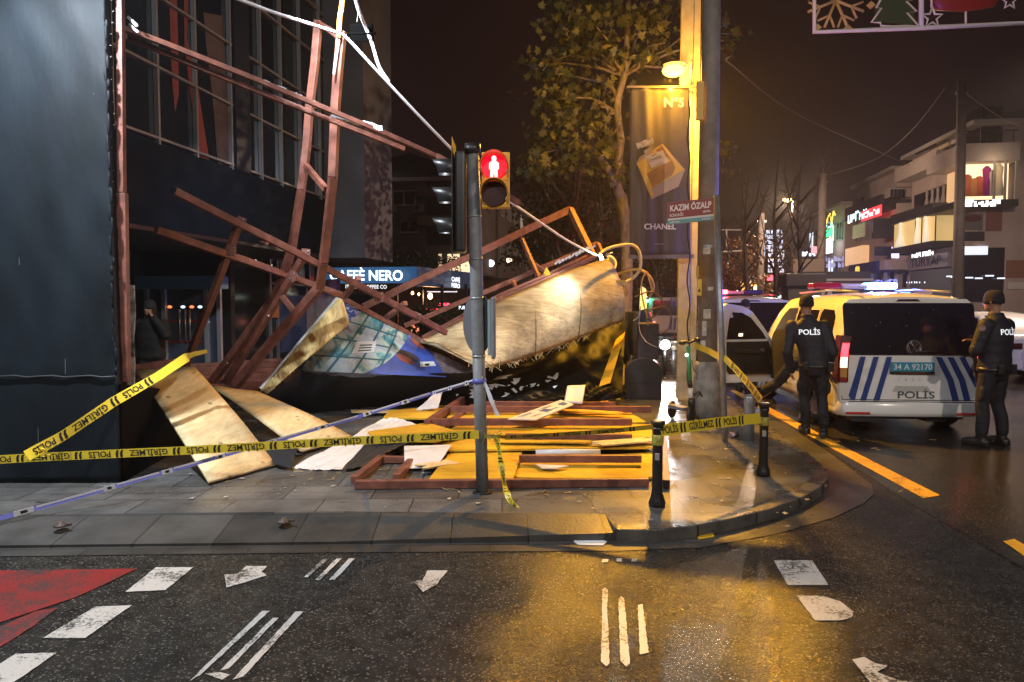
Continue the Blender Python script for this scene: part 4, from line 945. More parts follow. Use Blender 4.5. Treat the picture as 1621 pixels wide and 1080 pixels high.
# ---------------- lattice of rails
t = thing('rail_lattice', 'rusty lattice of two long sloping rails with diagonal posts, left of the traffic pole', 'steel frame', P(380, 590, 8.8))
def rail(a, b, wpx, name='rail'):
    mb = MB(); barpx(mb, a, b, wpx); mb.build(name, RUST, t, bevel=.004)
rail((277, 303, 7.6), (706, 527, 10.0), 12); rail((247, 364, 7.6), (546, 470, 9.8), 12)
rail((380, 350, 8.15), (303, 556, 8.8), 12, 'post'); rail((303, 556, 8.8), (290, 590, 8.9), 11, 'post')
rail((485, 400, 8.85), (358, 606, 9.4), 12, 'post'); rail((568, 440, 9.2), (545, 471, 9.8), 9, 'post')
rail((642, 480, 9.75), (612, 503, 10.1), 9, 'post')
mb = MB(); q = P(277, 303, 7.58); mb.box(P(275.5, 302, 7.6), (.06, .012, .06)); mb.build('open_end', DARK, t)
mb = MB()
for px, py, D in ((363, 395, 7.95), (405, 412, 8.2), (430, 420, 8.3), (470, 436, 8.7), (500, 448, 8.9), (331, 510, 8.6), (360, 575, 8.9), (425, 500, 9.0)):
    mb.ell(P(px, py, D), .012, 6, 4)
mb.build('weld_spots', mat('bright_weld', (.7, .68, .65), .4), t)
for px, py, D in ((381, 352, 8.12), (366, 397, 7.93), (484, 402, 8.8), (462, 437, 8.65), (420, 378, 8.3), (600, 470, 9.3), (660, 502, 9.7)):
    mb = MB(); mb.box(P(px, py, D-.055), (.11, .008, .12), Matrix.Rotation(R(px % 40), 3, 'Y')); o = mb.build('gusset_plate', RUST, t)
    mb = MB()
    for dx, dz in ((-.03, -.03), (.03, .03)): mb.ell(P(px, py, D-.066)+Vector((dx, 0, dz)), (.011, .008, .011), 6, 4)
    mb.build('bolts', STEEL, o)
# ---------------- pile of stacked tubes behind the boards
pile = thing('tube_pile', 'low pile of rusty square tubes stacked behind the leaning plywood boards', 'pile of tubes', P(330, 600, 9.8))
for k in range(7):
    y = 566+k*7.5; mb = MB(); a = P(205+k*6, y+20-k*1.5, 9.6-.12*k); b = P(445-k*4, y+4, 10.6-.12*k); mb.bar(a, b, .07, .055); mb.build('tube', RUST, pile, bevel=.004)
mb = MB(); mb.bar(P(202, 584, 9.0), P(300, 570, 9.5), .1, .08); mb.build('tube', RUST, pile)
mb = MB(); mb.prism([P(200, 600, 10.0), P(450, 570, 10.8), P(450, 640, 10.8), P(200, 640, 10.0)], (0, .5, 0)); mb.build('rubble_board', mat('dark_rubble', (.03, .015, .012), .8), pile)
# ---------------- fallen hoarding: poster panel, splintered side board, underside, rear frame
fh = thing('fallen_hoarding', 'fallen timber hoarding tipped over with its photo poster and plywood underside facing the street', 'hoarding', P(700, 630, 11))
qA, qB, qC, qD = P(540, 469, 10.2), P(672, 541, 10.8), P(706, 597, 10.6), P(477, 587, 10.0)
def PS(u, v, off=0.0):
    p = qA*(1-u)*(1-v)+qB*u*(1-v)+qC*u*v+qD*(1-u)*v
    n = (qB-qA).cross(qD-qA).normalized()
    if n.y > 0: n = -n
    return p+n*off
def poster_mat():
    m = bpy.data.materials.new('photo_poster'); m.use_nodes = True; nt = m.node_tree; b = nt.nodes['Principled BSDF']; N = nt.nodes.new; L = nt.links.new
    tc = N('ShaderNodeTexCoord'); n = N('ShaderNodeTexNoise'); n.inputs['Scale'].default_value = 4.5; n.inputs['Detail'].default_value = 7; n.inputs['Distortion'].default_value = 1.0; L(tc.outputs['Object'], n.inputs['Vector'])
    cr = N('ShaderNodeValToRGB'); e = cr.color_ramp.elements
    e[0].position = .3; e[0].color = (.03, .06, .10, 1); e[1].position = .72; e[1].color = (.55, .58, .42, 1)
    for pos, c in ((.42, (.08, .25, .28, 1)), (.5, (.38, .45, .36, 1)), (.6, (.30, .34, .42, 1))): x = e.new(pos); x.color = c
    L(n.outputs['Fac'], cr.inputs[0]); L(cr.outputs[0], b.inputs['Base Color']); b.inputs['Roughness'].default_value = .4
    MATS['photo_poster'] = m; return m
POST = poster_mat()
mb = MB(); mb.sheet([qA, qB, qC, qD], 8, 8, -.03); po = mb.build('poster_panel', POST, fh)
def pp(poly, m, name, off, parent=None, cu=.12):
    mb = MB(); patch(mb, poly, lambda u, v: PS(u, v, off), cu); return mb.build(name, m, parent or po, recalc=False)
BLUE = mat('poster_blue', (.035, .07, .32), .4, var=.25, vscale=6); TEAL = mat('poster_joint_teal', (.02, .10, .13), .5)
pp([(0, 0), (.26, 0.0), (.16, .30), (.085, .40)], BLUE, 'blue_text_panel', .006)
pp([(.80, 0), (1, 0), (1, 1), (.42, 1), (.56, .78), (.66, .52), (.74, .26)], BLUE, 'portrait_panel', .006)
for u in (.30, .47, .63):
    pp([(u+.03, 0), (u+.045, 0), (u-.12, 1), (u-.14, 1)], TEAL, 'panel_joint', .005)
for v in (.26, .52, .78):
    pp([(0.03, v), (.70-v*.2, v-.06), (.70-v*.2, v-.035), (.03, v+.02)], TEAL, 'panel_joint', .004)
SKINP = mat('portrait_brown', (.22, .05, .04), .6, var=.4, vscale=14); HAIRP = mat('portrait_hair', (.02, .012, .02), .6); LABW = mat('label_white', (.55, .56, .55), .5)
def oval(cu, cv, ru, rv, n=16, rot=0): return [(cu+ru*math.cos(a)*math.cos(rot)-rv*math.sin(a)*math.sin(rot), cv+ru*math.cos(a)*math.sin(rot)+rv*math.sin(a)*math.cos(rot)) for a in [2*math.pi*k/n for k in range(n)]]
for cu, cv in ((.90, .16), (.74, .62)):
    pp(oval(cu+.01, cv-.05, .085, .12, rot=-.5), HAIRP, 'portrait_hair', .009); pp(oval(cu-.025, cv+.035, .05, .11, rot=-.6), SKINP, 'portrait_face', .011)
pp([(.30, .50), (.46, .42), (.46, .62), (.29, .70)], LABW, 'white_label', .009)
for k in range(3): pp([(.33, .54+.045*k), (.43, .49+.045*k), (.43, .51+.045*k), (.33, .56+.045*k)], DARK, 'label_lines', .012)
pp([(.84, .66), (.97, .58), (.97, .70), (.83, .78)], LABW, 'white_label', .009)
pp([(.88, .68), (.92, .66), (.91, .72), (.87, .74)], DARK, 'label_lines', .012)
mb = MB()
for k, (u, v, n) in enumerate(((.05, .06, 5), (.09, .13, 4), (.10, .22, 4))):
    a = PS(u, v, .009); rr = (PS(u+.1, v, .009)-a); dd = (PS(u, v-.1, .009)-a); scrawl(mb, a, rr, dd, .06, .22, n, 20+k, center=False)
mb.build('poster_writing', mat('poster_writing_white', (.5, .55, .7), .5), po, recalc=False)
# torn dark purple poster to the right of the portraits
e0, e1, e2, e3 = P(672, 541, 10.82), P(752, 548, 11.0), P(745, 592, 10.7), P(706, 597, 10.62)
mb = MB(); mb.sheet([e0, e1, e2, P(640, 594, 10.55)], 30, 14, .02, lambda u, v: Vector((0, 0, .012*math.sin(u*50+v*20)*math.sin(v*33)))); mb.build('torn_poster', mat('purple_photo', (.10, .065, .075), .45, var=.8, vscale=16, stretch=(1, 1, 6), bump=.3), fh)
# splintered side board
mb = MB(); mb.sheet([P(540, 468, 10.2), P(553, 512, 10.15), P(424, 623, 9.4), P(411, 619, 9.55)], 6, 24, .04, lambda u, v: Vector((0, 0, .008*math.sin(u*30+v*5)))); mb.build('side_board', PLYS, fh)
mb = MB(); mb.bar(P(539, 467, 10.22), P(413, 616, 9.6), .03, .05); mb.build('edge_trim', WSHEET, fh)
mb = MB(); rr = random.Random(8)
for k in range(70):
    f = rr.random(); a = P(540+(553-540)*1-(129)*f, 512+111*f, 10.14-.75*f)+Vector((rr.uniform(-.02, .02), -.01, rr.uniform(-.02, .02))); mb.bar(a, a+Vector((rr.uniform(-.06, .02), 0, rr.uniform(.03, .13))), .005)
mb.build('splinters', mat('pale_splinter', (.6, .48, .28), .7), fh)
# plywood underside, bowed: rows from the upper edge to the lower edge
up = [(650, 541, 11.0), (673, 538, 11.0), (790, 478, 11.3), (880, 438, 11.6), (962, 410, 11.9)]
lo = [(700, 548, 10.7), (760, 584, 10.6), (820, 572, 10.9), (866, 556, 11.2), (988, 508, 11.7)]
def interp(tab, f):
    x = f*(len(tab)-1); i = min(int(x), len(tab)-2); g = x-i
    return tuple(tab[i][k]*(1-g)+tab[i+1][k]*g for k in range(3))
nu, nv = 40, 14
grid = []
for j in range(nv+1):
    v = j/nv; row = []
    for i in range(nu+1):
        u = i/nu; a = interp(up, u); b = interp(lo, u)
        x = a[0]*(1-v)+b[0]*v; y = a[1]*(1-v)+b[1]*v; D = a[2]*(1-v)+b[2]*v
        x += 10*math.sin(v*math.pi)*u**3; D -= .28*math.sin(v*math.pi*.8)
        row.append(P(x, y, D))
    grid.append(row)
mb = MB()
tv = [[mb.bm.verts.new(p) for p in r] for r in grid]; bv = [[mb.bm.verts.new(p+Vector((0.01, .02, .03))) for p in r] for r in grid]
for j in range(nv):
    for i in range(nu):
        mb._f([tv[j][i], tv[j][i+1], tv[j+1][i+1], tv[j+1][i]], True); mb._f([bv[j][i], bv[j+1][i], bv[j+1][i+1], bv[j][i+1]], True)
for i in range(nu):
    mb._f([tv[0][i], bv[0][i], bv[0][i+1], tv[0][i+1]]); mb._f([tv[nv][i], tv[nv][i+1], bv[nv][i+1], bv[nv][i]])
for j in range(nv):
    mb._f([tv[j][0], tv[j+1][0], bv[j+1][0], bv[j][0]]); mb._f([tv[j][nu], bv[j][nu], bv[j+1][nu], tv[j+1][nu]])
mb.build('plywood_underside', PLYB, fh)
SEAM = mat('plywood_seam', (.05, .03, .015), .8)
for i in (13, 26, 34):
    mb = MB(); mb.tube([grid[j][i]+Vector((0, -.003, -.002)) for j in range(nv+1)], .005, 5); mb.build('sheet_seam', SEAM, fh)
mb = MB(); rr = random.Random(12)
for i in range(2, nu, 2):
    for j in (1, 7, 13):
        if rr.random() < .7: mb.ell(grid[j][i]+Vector((0, -.003, -.002)), .007, 6, 4)
mb.build('nail_heads', SEAM, fh)
mb = MB()
for k in range(90):
    i = rr.randint(0, nu-1); a = grid[nv][i].lerp(grid[nv][i+1], rr.random()); mb.bar(a+Vector((rr.uniform(-.05, .05), 0, .02)), a+Vector((rr.uniform(-.10, .10), rr.uniform(-.02, .04), -rr.uniform(.01, .09))), rr.uniform(.003, .008), .004)
mb.build('splinters', mat('pale_splinter', (.6, .48, .28), .7), fh)
# rear steel frame welded to it
def fr(a, b, wpx, name='frame_tube', ratio=1.0):
    mb = MB(); barpx(mb, a, b, wpx, ratio); mb.build(name, RUST, fh, bevel=.004)
fr((668, 541, 11.05), (790, 473, 11.35), 8); fr((790, 473, 11.35), (940, 408, 11.9), 8)
fr((668, 534, 11.15), (790, 467, 11.45), 5); fr((790, 467, 11.45), (930, 405, 11.95), 5)
fr((575, 486, 11.2), (750, 404, 11.8), 13); fr((750, 404, 11.8), (902, 332, 12.4), 13); fr((902, 330, 12.4), (940, 408, 12.0), 13, ratio=.7)
fr((640, 516, 11.4), (750, 470, 11.7), 9); fr((750, 470, 11.7), (850, 427, 12.0), 9); fr((850, 427, 12.0), (945, 386, 12.3), 9); fr((945, 386, 12.3), (966, 432, 12.1), 9)
fr((540, 500, 10.9), (690, 420, 11.6), 0.1) if False else None
fr((824, 374, 12.1), (853, 441, 11.8), 7, 'frame_link'); fr((812, 446, 11.8), (820, 462, 11.6), 7, 'frame_link'); fr((744, 408, 11.8), (752, 432, 11.7), 8, 'frame_link')
fr((846, 418, 11.95), (876, 440, 11.85), 7, 'frame_link'); fr((848, 428, 11.95), (866, 446, 11.8), 6, 'frame_link')
fr((545, 474, 10.22), (672, 543, 10.83), 9, 'edge_rail')
mb = MB(); mb.prism([P(864, 424, 11.7), P(874, 441, 11.7), P(858, 440, 11.7)], (0.01, .03, .01)); mb.build('yellow_bracket', mat('yellow_plastic', (.6, .38, .02), .4), fh)
mb = MB(); pts = []
for k in range(12): f = k/11; barpx(mb, (878+60*f, 418-26*f, 12.0), (882+60*f, 414-26*f+rnd.uniform(-2, 2), 12.0), rnd.uniform(3, 7))
mb.build('torn_banner_strip', MATS['torn_white_film'], fh)
# black cloth hanging under the poster down to the ground
def cloth(name, top, bot, m, parent, label=None, cat=None, bulge=.15, nu=36, nv=10, seed=0, wr=.02):
    mb = MB(); rows = []
    for j in range(nv+1):
        v = j/nv; r = []
        for i in range(nu+1):
            u = i/nu; a = P(*interp(top, u)); b = P(*interp(bot, u)); p = a.lerp(b, v)
            n = wr*(math.sin(u*31+v*9+seed)+.6*math.sin(u*73-v*21+seed))
            p = p+Vector((0, -bulge*math.sin(v*math.pi)-n, n*.4)); r.append(p)
        rows.append(r)
    vs = [p for r in rows for p in r]; W_ = nu+1
    fs = [(j*W_+i, j*W_+i+1, (j+1)*W_+i+1, (j+1)*W_+i) for j in range(nv) for i in range(nu)]
    off = len(vs); vs2 = vs+[p+Vector((0, .006, -.006)) for p in vs]
    fs2 = fs+[tuple(off+k for k in f[::-1]) for f in fs]
    mb.mesh(vs2, fs2, True); o = mb.build(name, m, parent, recalc=False)
    if label: tag(o, label, cat)
    return o
cloth('hanging_cloth', [(424, 622, 9.45), (478, 589, 9.98), (560, 598, 10.2), (640, 593, 10.5), (745, 590, 10.6)], [(440, 652, 10.55), (500, 655, 10.5), (580, 645, 11.0), (660, 640, 11.3), (745, 630, 11.5)], TARPM, fh, bulge=.12)
# ---------------- black plastic sheet with white lettering, from the plywood down to the pavement
def TD(y): return 11.15+(640-y)*.0105
tt = thing('black_tarpaulin', 'glossy black plastic sheet with broken white lettering crumpled under the fallen hoarding', 'tarpaulin', P(800, 635, 11.2))
rows_t = [(740, 592), (770, 583), (866, 556), (930, 530), (990, 506)]; rows_b = [(560, 646), (700, 645), (800, 644), (900, 641), (985, 618)]
cloth('sheet', [(x, y, TD(y)+.02) for x, y in rows_t], [(x, y, TD(y)-.04) for x, y in rows_b], TARP, tt, bulge=.02, nu=60, nv=22, wr=.016)
LET = mat('white_lettering', (.85, .88, .9), .45)
def zz(x, y): return (690+x/6.484, 580+y/6.484)
shapes = [[(35, 150), (270, 146), (262, 172), (38, 172)], [(200, 270), (235, 244), (262, 275), (238, 283), (212, 312)], [(300, 200), (410, 150), (408, 212), (350, 214)], [(305, 214), (360, 240), (408, 225), (405, 330), (340, 318), (382, 290), (335, 282), (372, 262)],
    [(535, 190), (610, 178), (690, 190), (720, 205), (640, 200), (620, 225), (600, 205), (575, 245), (540, 222), (560, 205)], [(640, 100), (790, 84), (720, 112), (740, 122), (580, 138)], [(768, 158), (800, 158), (790, 122), (870, 118), (850, 160), (812, 190)], [(770, 232), (800, 222), (842, 265), (820, 275), (790, 250)], [(665, 318), (712, 290), (705, 265), (760, 280), (720, 310)], [(870, 205), (912, 208), (885, 222), (890, 240), (866, 250), (852, 230)], [(962, 185), (1030, 168), (1010, 205), (965, 216), (985, 195)], [(1038, 190), (1062, 180), (1060, 205), (1040, 206)], [(1120, 140), (1190, 140), (1150, 165), (1128, 160)], [(1150, 95), (1200, 110), (1240, 65), (1262, 66), (1250, 112), (1230, 135), (1140, 118)], [(730, 195), (765, 186), (760, 200), (735, 202)], [(585, 352), (700, 325), (650, 350), (600, 362)], [(925, 200), (940, 192), (940, 208)], [(1200, 205), (1250, 195), (1220, 225), (1205, 220)]]
mb = MB()
for s_ in shapes:
    pts = []
    for x, y in s_:
        X_, Y_ = zz(x, y); pts.append(P(X_, Y_, TD(Y_)-.16))
    mb.poly(pts)
mb.build('lettering', LET, tt, recalc=False)
# standing folds of plastic in front, catching the lamp
cloth('crumpled_plastic', [(780, 636, 10.9), (840, 618, 10.9), (900, 622, 10.8), (925, 604, 10.8), (955, 612, 10.8), (992, 616, 10.9)], [(760, 646, 10.7), (830, 646, 10.5), (890, 640, 10.5), (925, 642, 10.4), (965, 632, 10.5), (988, 628, 10.6)], TARP, None, 'glossy crumpled black plastic heap at the foot of the tree trunk', 'plastic sheet', bulge=.12, nu=44, nv=12, wr=.045)
cloth('torn_plank', [(975, 538, 12.0), (990, 525, 12.0)], [(948, 612, 11.2), (966, 606, 11.2)], PLYX, None, 'narrow orange lit strip of board hanging beside the tree trunk', 'board', bulge=-.1, nu=4, nv=10, wr=.004)
# ---------------- white vinyl sheets
def flatpoly(px, z, m, name, lab, cat, th=.01, bumpy=0.0):
    mb = MB(); pts = [G(x, y, z) for x, y in px]; mb.prism(pts, (0, 0, -th)); return tag(mb.build(name, m), lab, cat)
cloth('white_sheet', [(606, 664, 8.9), (622, 661, 9.0), (638, 664, 9.0), (660, 672, 8.7)], [(462, 741, 6.95), (500, 744, 6.85), (540, 743, 6.85), (590, 712, 7.5)], WSHEET, None, 'large crumpled white vinyl sheet lying beside the grid of tubes', 'vinyl sheet', bulge=0, nu=30, nv=30, wr=.022)
cloth('white_sheet', [(690, 622, 10.3), (702, 618, 10.4)], [(658, 650, 10.0), (694, 646, 9.9)], WSHEET, None, 'small white vinyl scrap standing behind the tubes, left of the traffic pole', 'vinyl sheet', bulge=.05, nu=8, nv=8, wr=.01)
cloth('black_sheet', [(590, 690, 8.0), (640, 690, 7.9), (690, 690, 7.6)], [(540, 745, 6.75), (575, 738, 6.9), (640, 700, 7.6)], TARPM, None, 'dull black sheet lying under the left end of the tube grid', 'plastic sheet', bulge=.03, nu=20, nv=14, wr=.012)
cloth('black_sheet', [(424, 700, 7.6), (475, 705, 7.5)], [(436, 735, 6.9), (462, 742, 6.82)], TARPM, None, 'small black sheet between the leaning board and the white vinyl', 'plastic sheet', bulge=.05, nu=10, nv=8, wr=.012)
mb = MB(); mb.sheet([P(893, 637, 9.6), P(922, 639, 9.6), P(927, 609, 9.9), P(898, 611, 9.9)], 8, 8, .006, lambda u, v: Vector((0, .03*math.sin(u*5)*v, 0))); tag(mb.build('white_card', WSHEET), 'white card standing upright at the back of the tube grid', 'card')
t = thing('white_blue_plank', 'long white plank with blue printed squares lying across the tubes', 'plank', G(850, 655, .25))
mb = MB(); q = [P(804, 663, 8.6), P(849, 664, 8.55), P(908, 640, 9.4), P(888, 633, 9.6)]; mb.sheet(q, 4, 4, .015); mb.build('board', WSHEET, t)
def Q2(u, v): return (q[0]*(1-u)*(1-v)+q[1]*u*(1-v)+q[2]*u*v+q[3]*(1-u)*v)+Vector((0, 0, .006))
for v0 in (.42, .82):
    mb = MB(); mb.poly([Q2(.35, v0), Q2(.75, v0), Q2(.75, v0+.12), Q2(.35, v0+.12)]); mb.build('blue_square', mat('print_blue', (.03, .08, .35), .5), t, recalc=False)
mb = MB()
for v0 in (.2, .6): scrawl(mb, Q2(.2, v0), q[3]-q[0], q[1]-q[0], .05, .3, 8, 31); scrawl(mb, Q2(.6, v0), q[3]-q[0], q[1]-q[0], .05, .2, 5, 32)
mb.build('printed_marks', mat('print_blue', (.03, .08, .35), .5), t, recalc=False)
mb = MB(); a, b = P(848, 717, 7.25), P(950, 716, 7.25); mb.tube([a, a.lerp(b, .5)+Vector((0, 0, .004)), b], .032, 12); tag(mb.build('rolled_sheet', WSHEET), 'rolled white sheet resting against the second tube from the front', 'roll')
flatpoly([(848, 735), (900, 737), (880, 741), (858, 741)], .16, WSHEET, 'white_scrap', 'small white scrap on the front yellow board', 'scrap')
cloth('white_sheet', [(640, 706, 7.4), (715, 704, 7.45)], [(640, 742, 6.8), (690, 740, 6.8)], WSHEET, None, 'white sheet seen through the left end of the tube grid', 'vinyl sheet', bulge=.0, nu=12, nv=6, wr=.006)
# ---------------- plywood boards leaning at the left
def board(pts, m, lab, th=.018, nu=6, nv=10, warp=.02):
    mb = MB(); mb.sheet(pts, nu, nv, th, (lambda u, v: Vector((0, 0, warp*math.sin(v*math.pi)+.004*math.sin(u*9+v*7)))))
    return tag(mb.build('plywood_board', m), lab, 'plywood board')
def FG(px, py, z): return G(px, py, z)
board([P(214, 588, 7.6), P(308, 583, 7.9), G(436, 737, ZS+.02), G(330, 766, ZS+.02)], PLY, 'bare knotty plywood board leaning on the pile at a steep angle, nearest the black hoarding', warp=.03)
board([P(333, 612, 8.8), P(408, 622, 9.0), G(556, 692, ZS+.06), G(478, 717, ZS+.03)], PLY, 'bare plywood board sloping to the pavement behind the nearest leaning board', warp=.02)
# ---------------- yellow boards on the pavement
def gboard(px, z, lab, m=PLYX, th=.02):
    mb = MB(); pts = [G(x, y, z) for x, y in px]; mb.prism(pts, (0, 0, -th)); return tag(mb.build('plywood_board', m), lab, 'plywood board')
gboard([(678, 759), (812, 758), (828, 711), (716, 712)], .15, 'wet plywood board under the traffic pole, its right edge cut at a slant')
gboard([(812, 754), (900, 758), (1032, 755), (1040, 716), (828, 726)], .125, 'wet plywood board at the front right of the tube grid, warped along its front edge')
gboard([(640, 713), (1036, 708), (1030, 672), (735, 668), (690, 690)], .185, 'wide wet plywood board in the middle of the tube grid')
gboard([(700, 672), (1022, 668), (990, 648), (715, 650)], .20, 'wet plywood board behind the third tube from the back')
gboard([(800, 650), (985, 650), (962, 634), (810, 637)], .17, 'farthest wet plywood board by the crumpled plastic')
gboard([(582, 683), (678, 669), (735, 686), (690, 698), (595, 696)], .25, 'buckled plywood strip lying across the left end of the tube grid')
gboard([(606, 662), (615, 650), (712, 641), (712, 656), (690, 662)], .2, 'short plywood strip at the back left of the tube grid')
# ---------------- grid of tubes lying on the pavement
t = thing('tube_grid', 'flat welded grid of rusty square tubes lying on the wet pavement', 'steel frame', G(700, 740, ZS))
def gt(a, b, z, wpx, name='tube', par=None):
    A = G(a[0], a[1], z); B = G(b[0], b[1], z); D = ((A.y+B.y)/2); mb = MB(); w_ = wpx*max(A.length, 0)/FPX
    mb.bar(A, B, min(.085, max(.06, w_))); mb.build(name, RUST, par or t, bevel=.005)
gt((562, 767), (1026, 763), .13, 13); gt((561, 760), (628, 706), .131, 12); gt((627, 757), (738, 634), .132, 12); gt((684, 690), (750, 644), .19, 11)
gt((608, 727), (702, 729), .134, 10)
t = thing('tube_grid', 'upper grid of rusty tubes lying across the yellow boards, right of the traffic pole', 'steel frame', G(850, 690, ZS))
gt((680, 668), (1000, 668), .26, 11); gt((706, 648), (1030, 648), .265, 10); gt((770, 640), (975, 641), .262, 9)
gt((676, 670), (732, 632), .262, 10)
for a, b, z, lab in (((800, 692), (1000, 692), .24, 'single rusty tube lying loose on the yellow boards behind the white roll'), ((822, 726), (1015, 726), .19, 'single rusty tube lying in front of the white roll'), ((1054, 766), (1050, 690), .14, 'single rusty tube lying along the pavement at the right end of the grid')):
    mb = MB(); A = G(*a, z); B = G(*b, z); mb.bar(A, B, .07); o = tag(mb.build('steel_tube', RUST, bevel=.005), lab, 'steel tube')
    mb = MB(); d = (A-B).normalized(); mb.bar(A+d*.002, A+d*.004, .055); mb.build('open_end', DARK, o)
# ---------------- lit floodlights of the hoarding
HOUS = mat('floodlight_black', (.012, .012, .014), .4)
def flood(name, p, aim, lab, power, col, lit=True, size=.26, ang=140):
    p = Vector(p); d = (Vector(aim)-p).normalized(); t = thing(name, lab, 'floodlight', p)
    M = d.to_track_quat('-Z', 'Y').to_matrix()
    mb = MB(); mb.box(p-d*.03, (size, size*.75, .06), M); mb.build('housing', HOUS if lit else mat('dead_floodlight', (.002, .002, .002), .9, spec=0), t, bevel=.008)
    mb = MB(); mb.box(p+d*.003, (size*.88, size*.62, .006), M); mb.build('lens', emit('floodlens_on', (.86, .93, 1), 40) if lit else mat('lens_off', (.003, .003, .004), .5, spec=.1), t)
    mb = MB(); s = M @ Vector((size/2+.02, 0, 0)); 
    mb.tube([p+s-d*.03, p+s-d*.16, p-s-d*.16, p-s-d*.03], .012, 6); mb.build('bracket', STEEL if lit else MATS['dead_floodlight'], t)
    if lit: lamp('flood_light', 'SPOT', p+d*.03, power, col, .1, p+d*2, R(ang), t, .5)
    return t
fa = flood('floodlight', wr-ud*.45-un*1.35+Vector((0, 0, 4.9)), wr-ud*.2-un*.6+Vector((0, 0, 0)), 'white floodlight on the arm above the black hoarding, shining down it', 1800, WHITE)
mb = MB(); a = wr-ud*.45+Vector((0, 0, 5.1)); mb.tube([a, a-un*1.3, a-un*1.35+Vector((0, 0, -.08))], .02, 8); mb.build('arm', STEEL, fa)
fl = flood('floodlight', P(500, -70, 7.0), P(530, 120, 8.1), 'white floodlight hanging over the top of the bent uprights', 1000, WHITE, ang=80)
flood('floodlight', P(574, 52, 8.0), P(640, 30, 12.0), 'dark floodlight dangling upside down from a cable over the bent uprights', 0, WHITE, False, .24)
flood('floodlight', P(952, 407, 11.3), P(800, 474, 10.95), 'small lit floodlight caught at the upper right corner of the fallen hoarding', 150, (1, .97, .9), True, .14, 100)
# ---------------- white cables
CAB = mat('white_cable', (.72, .75, .80), .45)
def cable(name, pts, r, m, lab, cat='cable'):
    """smooth curve through the points"""
    ps = [P(*q) for q in pts]; out = []
    for i in range(len(ps)-1):
        p0 = ps[max(i-1, 0)]; p1 = ps[i]; p2 = ps[i+1]; p3 = ps[min(i+2, len(ps)-1)]
        for k in range(8):
            s = k/8; out.append(.5*((2*p1)+(p2-p0)*s+(2*p0-5*p1+4*p2-p3)*s*s+(3*p1-p0-3*p2+p3)*s**3))
    out.append(ps[-1]); mb = MB(); mb.tube(out, r, 6); return tag(mb.build(name, m), lab, cat)
cable('cable', [(360, -8, 6.8), (440, 22, 7.2), (530, 51, 7.6), (552, 64, 7.7), (600, 116, 7.9), (660, 180, 8.2), (720, 242, 8.6), (760, 286, 9.0), (830, 335, 9.8), (900, 382, 10.7), (945, 404, 11.4)], .018, CAB, 'long white cable strung from the facade down to the corner of the fallen hoarding')
cable('cable', [(560, -10, 7.5), (570, 22, 7.7), (580, 46, 7.9), (590, 72, 7.95), (600, 105, 7.95), (616, 130, 8.0)], .018, CAB, 'short white cable looping past the dark dangling floodlight')
cable('cable', [(543, -8, 7.9), (541, 10, 7.9), (538, 30, 7.9), (536, 60, 7.9)], .028, mat('orange_cable', (.75, .36, .08), .5), 'orange cable rising from the top of the bent uprights')
cable('cable', [(568, 8, 8.0), (567, 20, 8.0), (565, 36, 8.0)], .01, DARK, 'thin black cord holding the dangling floodlight')
cable('cable', [(948, 404, 11.5), (958, 396, 11.6), (975, 390, 11.7), (1000, 388, 11.8), (1012, 400, 11.8), (1013, 425, 11.8), (1002, 440, 11.8), (985, 450, 11.7)], .03, mat('cream_hose', (.62, .45, .16), .5), 'thick cream hose bending from the fallen hoarding to the tree trunk')
# ================================================================ small litter of the collapse
rr = random.Random(99); mb = MB()
for k in range(420):
    x = rr.gauss(-1.2, 1.7); y = rr.uniform(5.9, 11.0); L_ = rr.uniform(.015, .10); a = rr.uniform(0, 3.14)
    p = Vector((x, y, ZS+.006+rr.random()*.01)); d = Vector((math.cos(a), math.sin(a), rr.uniform(-.1, .1)))*L_; mb.bar(p-d/2, p+d/2, rr.uniform(.003, .014), .004)
tag(mb.build('wood_splinters', mat('litter_splinters', (.42, .30, .15), .7, var=.6, vscale=3), recalc=False), 'wood splinters and chips scattered over the wet pavement', kind='stuff')
mb = MB()
for k in range(160):
    x = rr.uniform(-4, 1.6); y = rr.uniform(5.3, 9.5); r = rr.uniform(.006, .03); p = Vector((x, y, ZS+.008)); n = 5; pts = [p+Vector((r*math.cos(2*math.pi*j/n+k)*rr.uniform(.6, 1.2), r*math.sin(2*math.pi*j/n+k)*rr.uniform(.6, 1.2), rr.uniform(0, .006))) for j in range(n)]; mb.poly(pts)
tag(mb.build('paper_scraps', mat('litter_scraps', (.35, .33, .30), .6, var=.8, vscale=2, col2=(.06, .04, .03)), recalc=False), 'wet leaves and paper scraps scattered over the pavement', kind='stuff')
mb = MB(); q = [G(908, 856, .012), G(940, 852, .012), G(961, 857, .012), G(955, 863, .012), G(915, 862, .012)]; mb.prism(q, (0, 0, -.005)); tag(mb.build('paper_scrap', WSHEET), 'white paper scrap lying in the gutter before the raised kerb', 'paper')
mb = MB(); q = [G(1103, 848, .012), G(1128, 842, .012), G(1131, 849, .012), G(1106, 853, .012)]; mb.prism(q, (0, 0, -.005)); tag(mb.build('yellow_patch', PLYX), 'yellow patch lying in the gutter at the raised kerb', 'scrap')
for px, py, lab in ((96, 833, 'cut rusty bolt stub in the pavement at the far left'), (449, 827, 'cut rusty bolt stub in the pavement in front of the white vinyl sheet')):
    g = G(px, py, ZS); mb = MB(); mb.lathe(g, [(.05, 0), (.045, .012), (.018, .02), (.016, .035)], 12); mb.box(g+Vector((.05, .01, .012)), (.05, .02, .015)); tag(mb.build('bolt_stub', mat('rusty_bolt', (.06, .04, .03), .6)), lab, 'bolt')
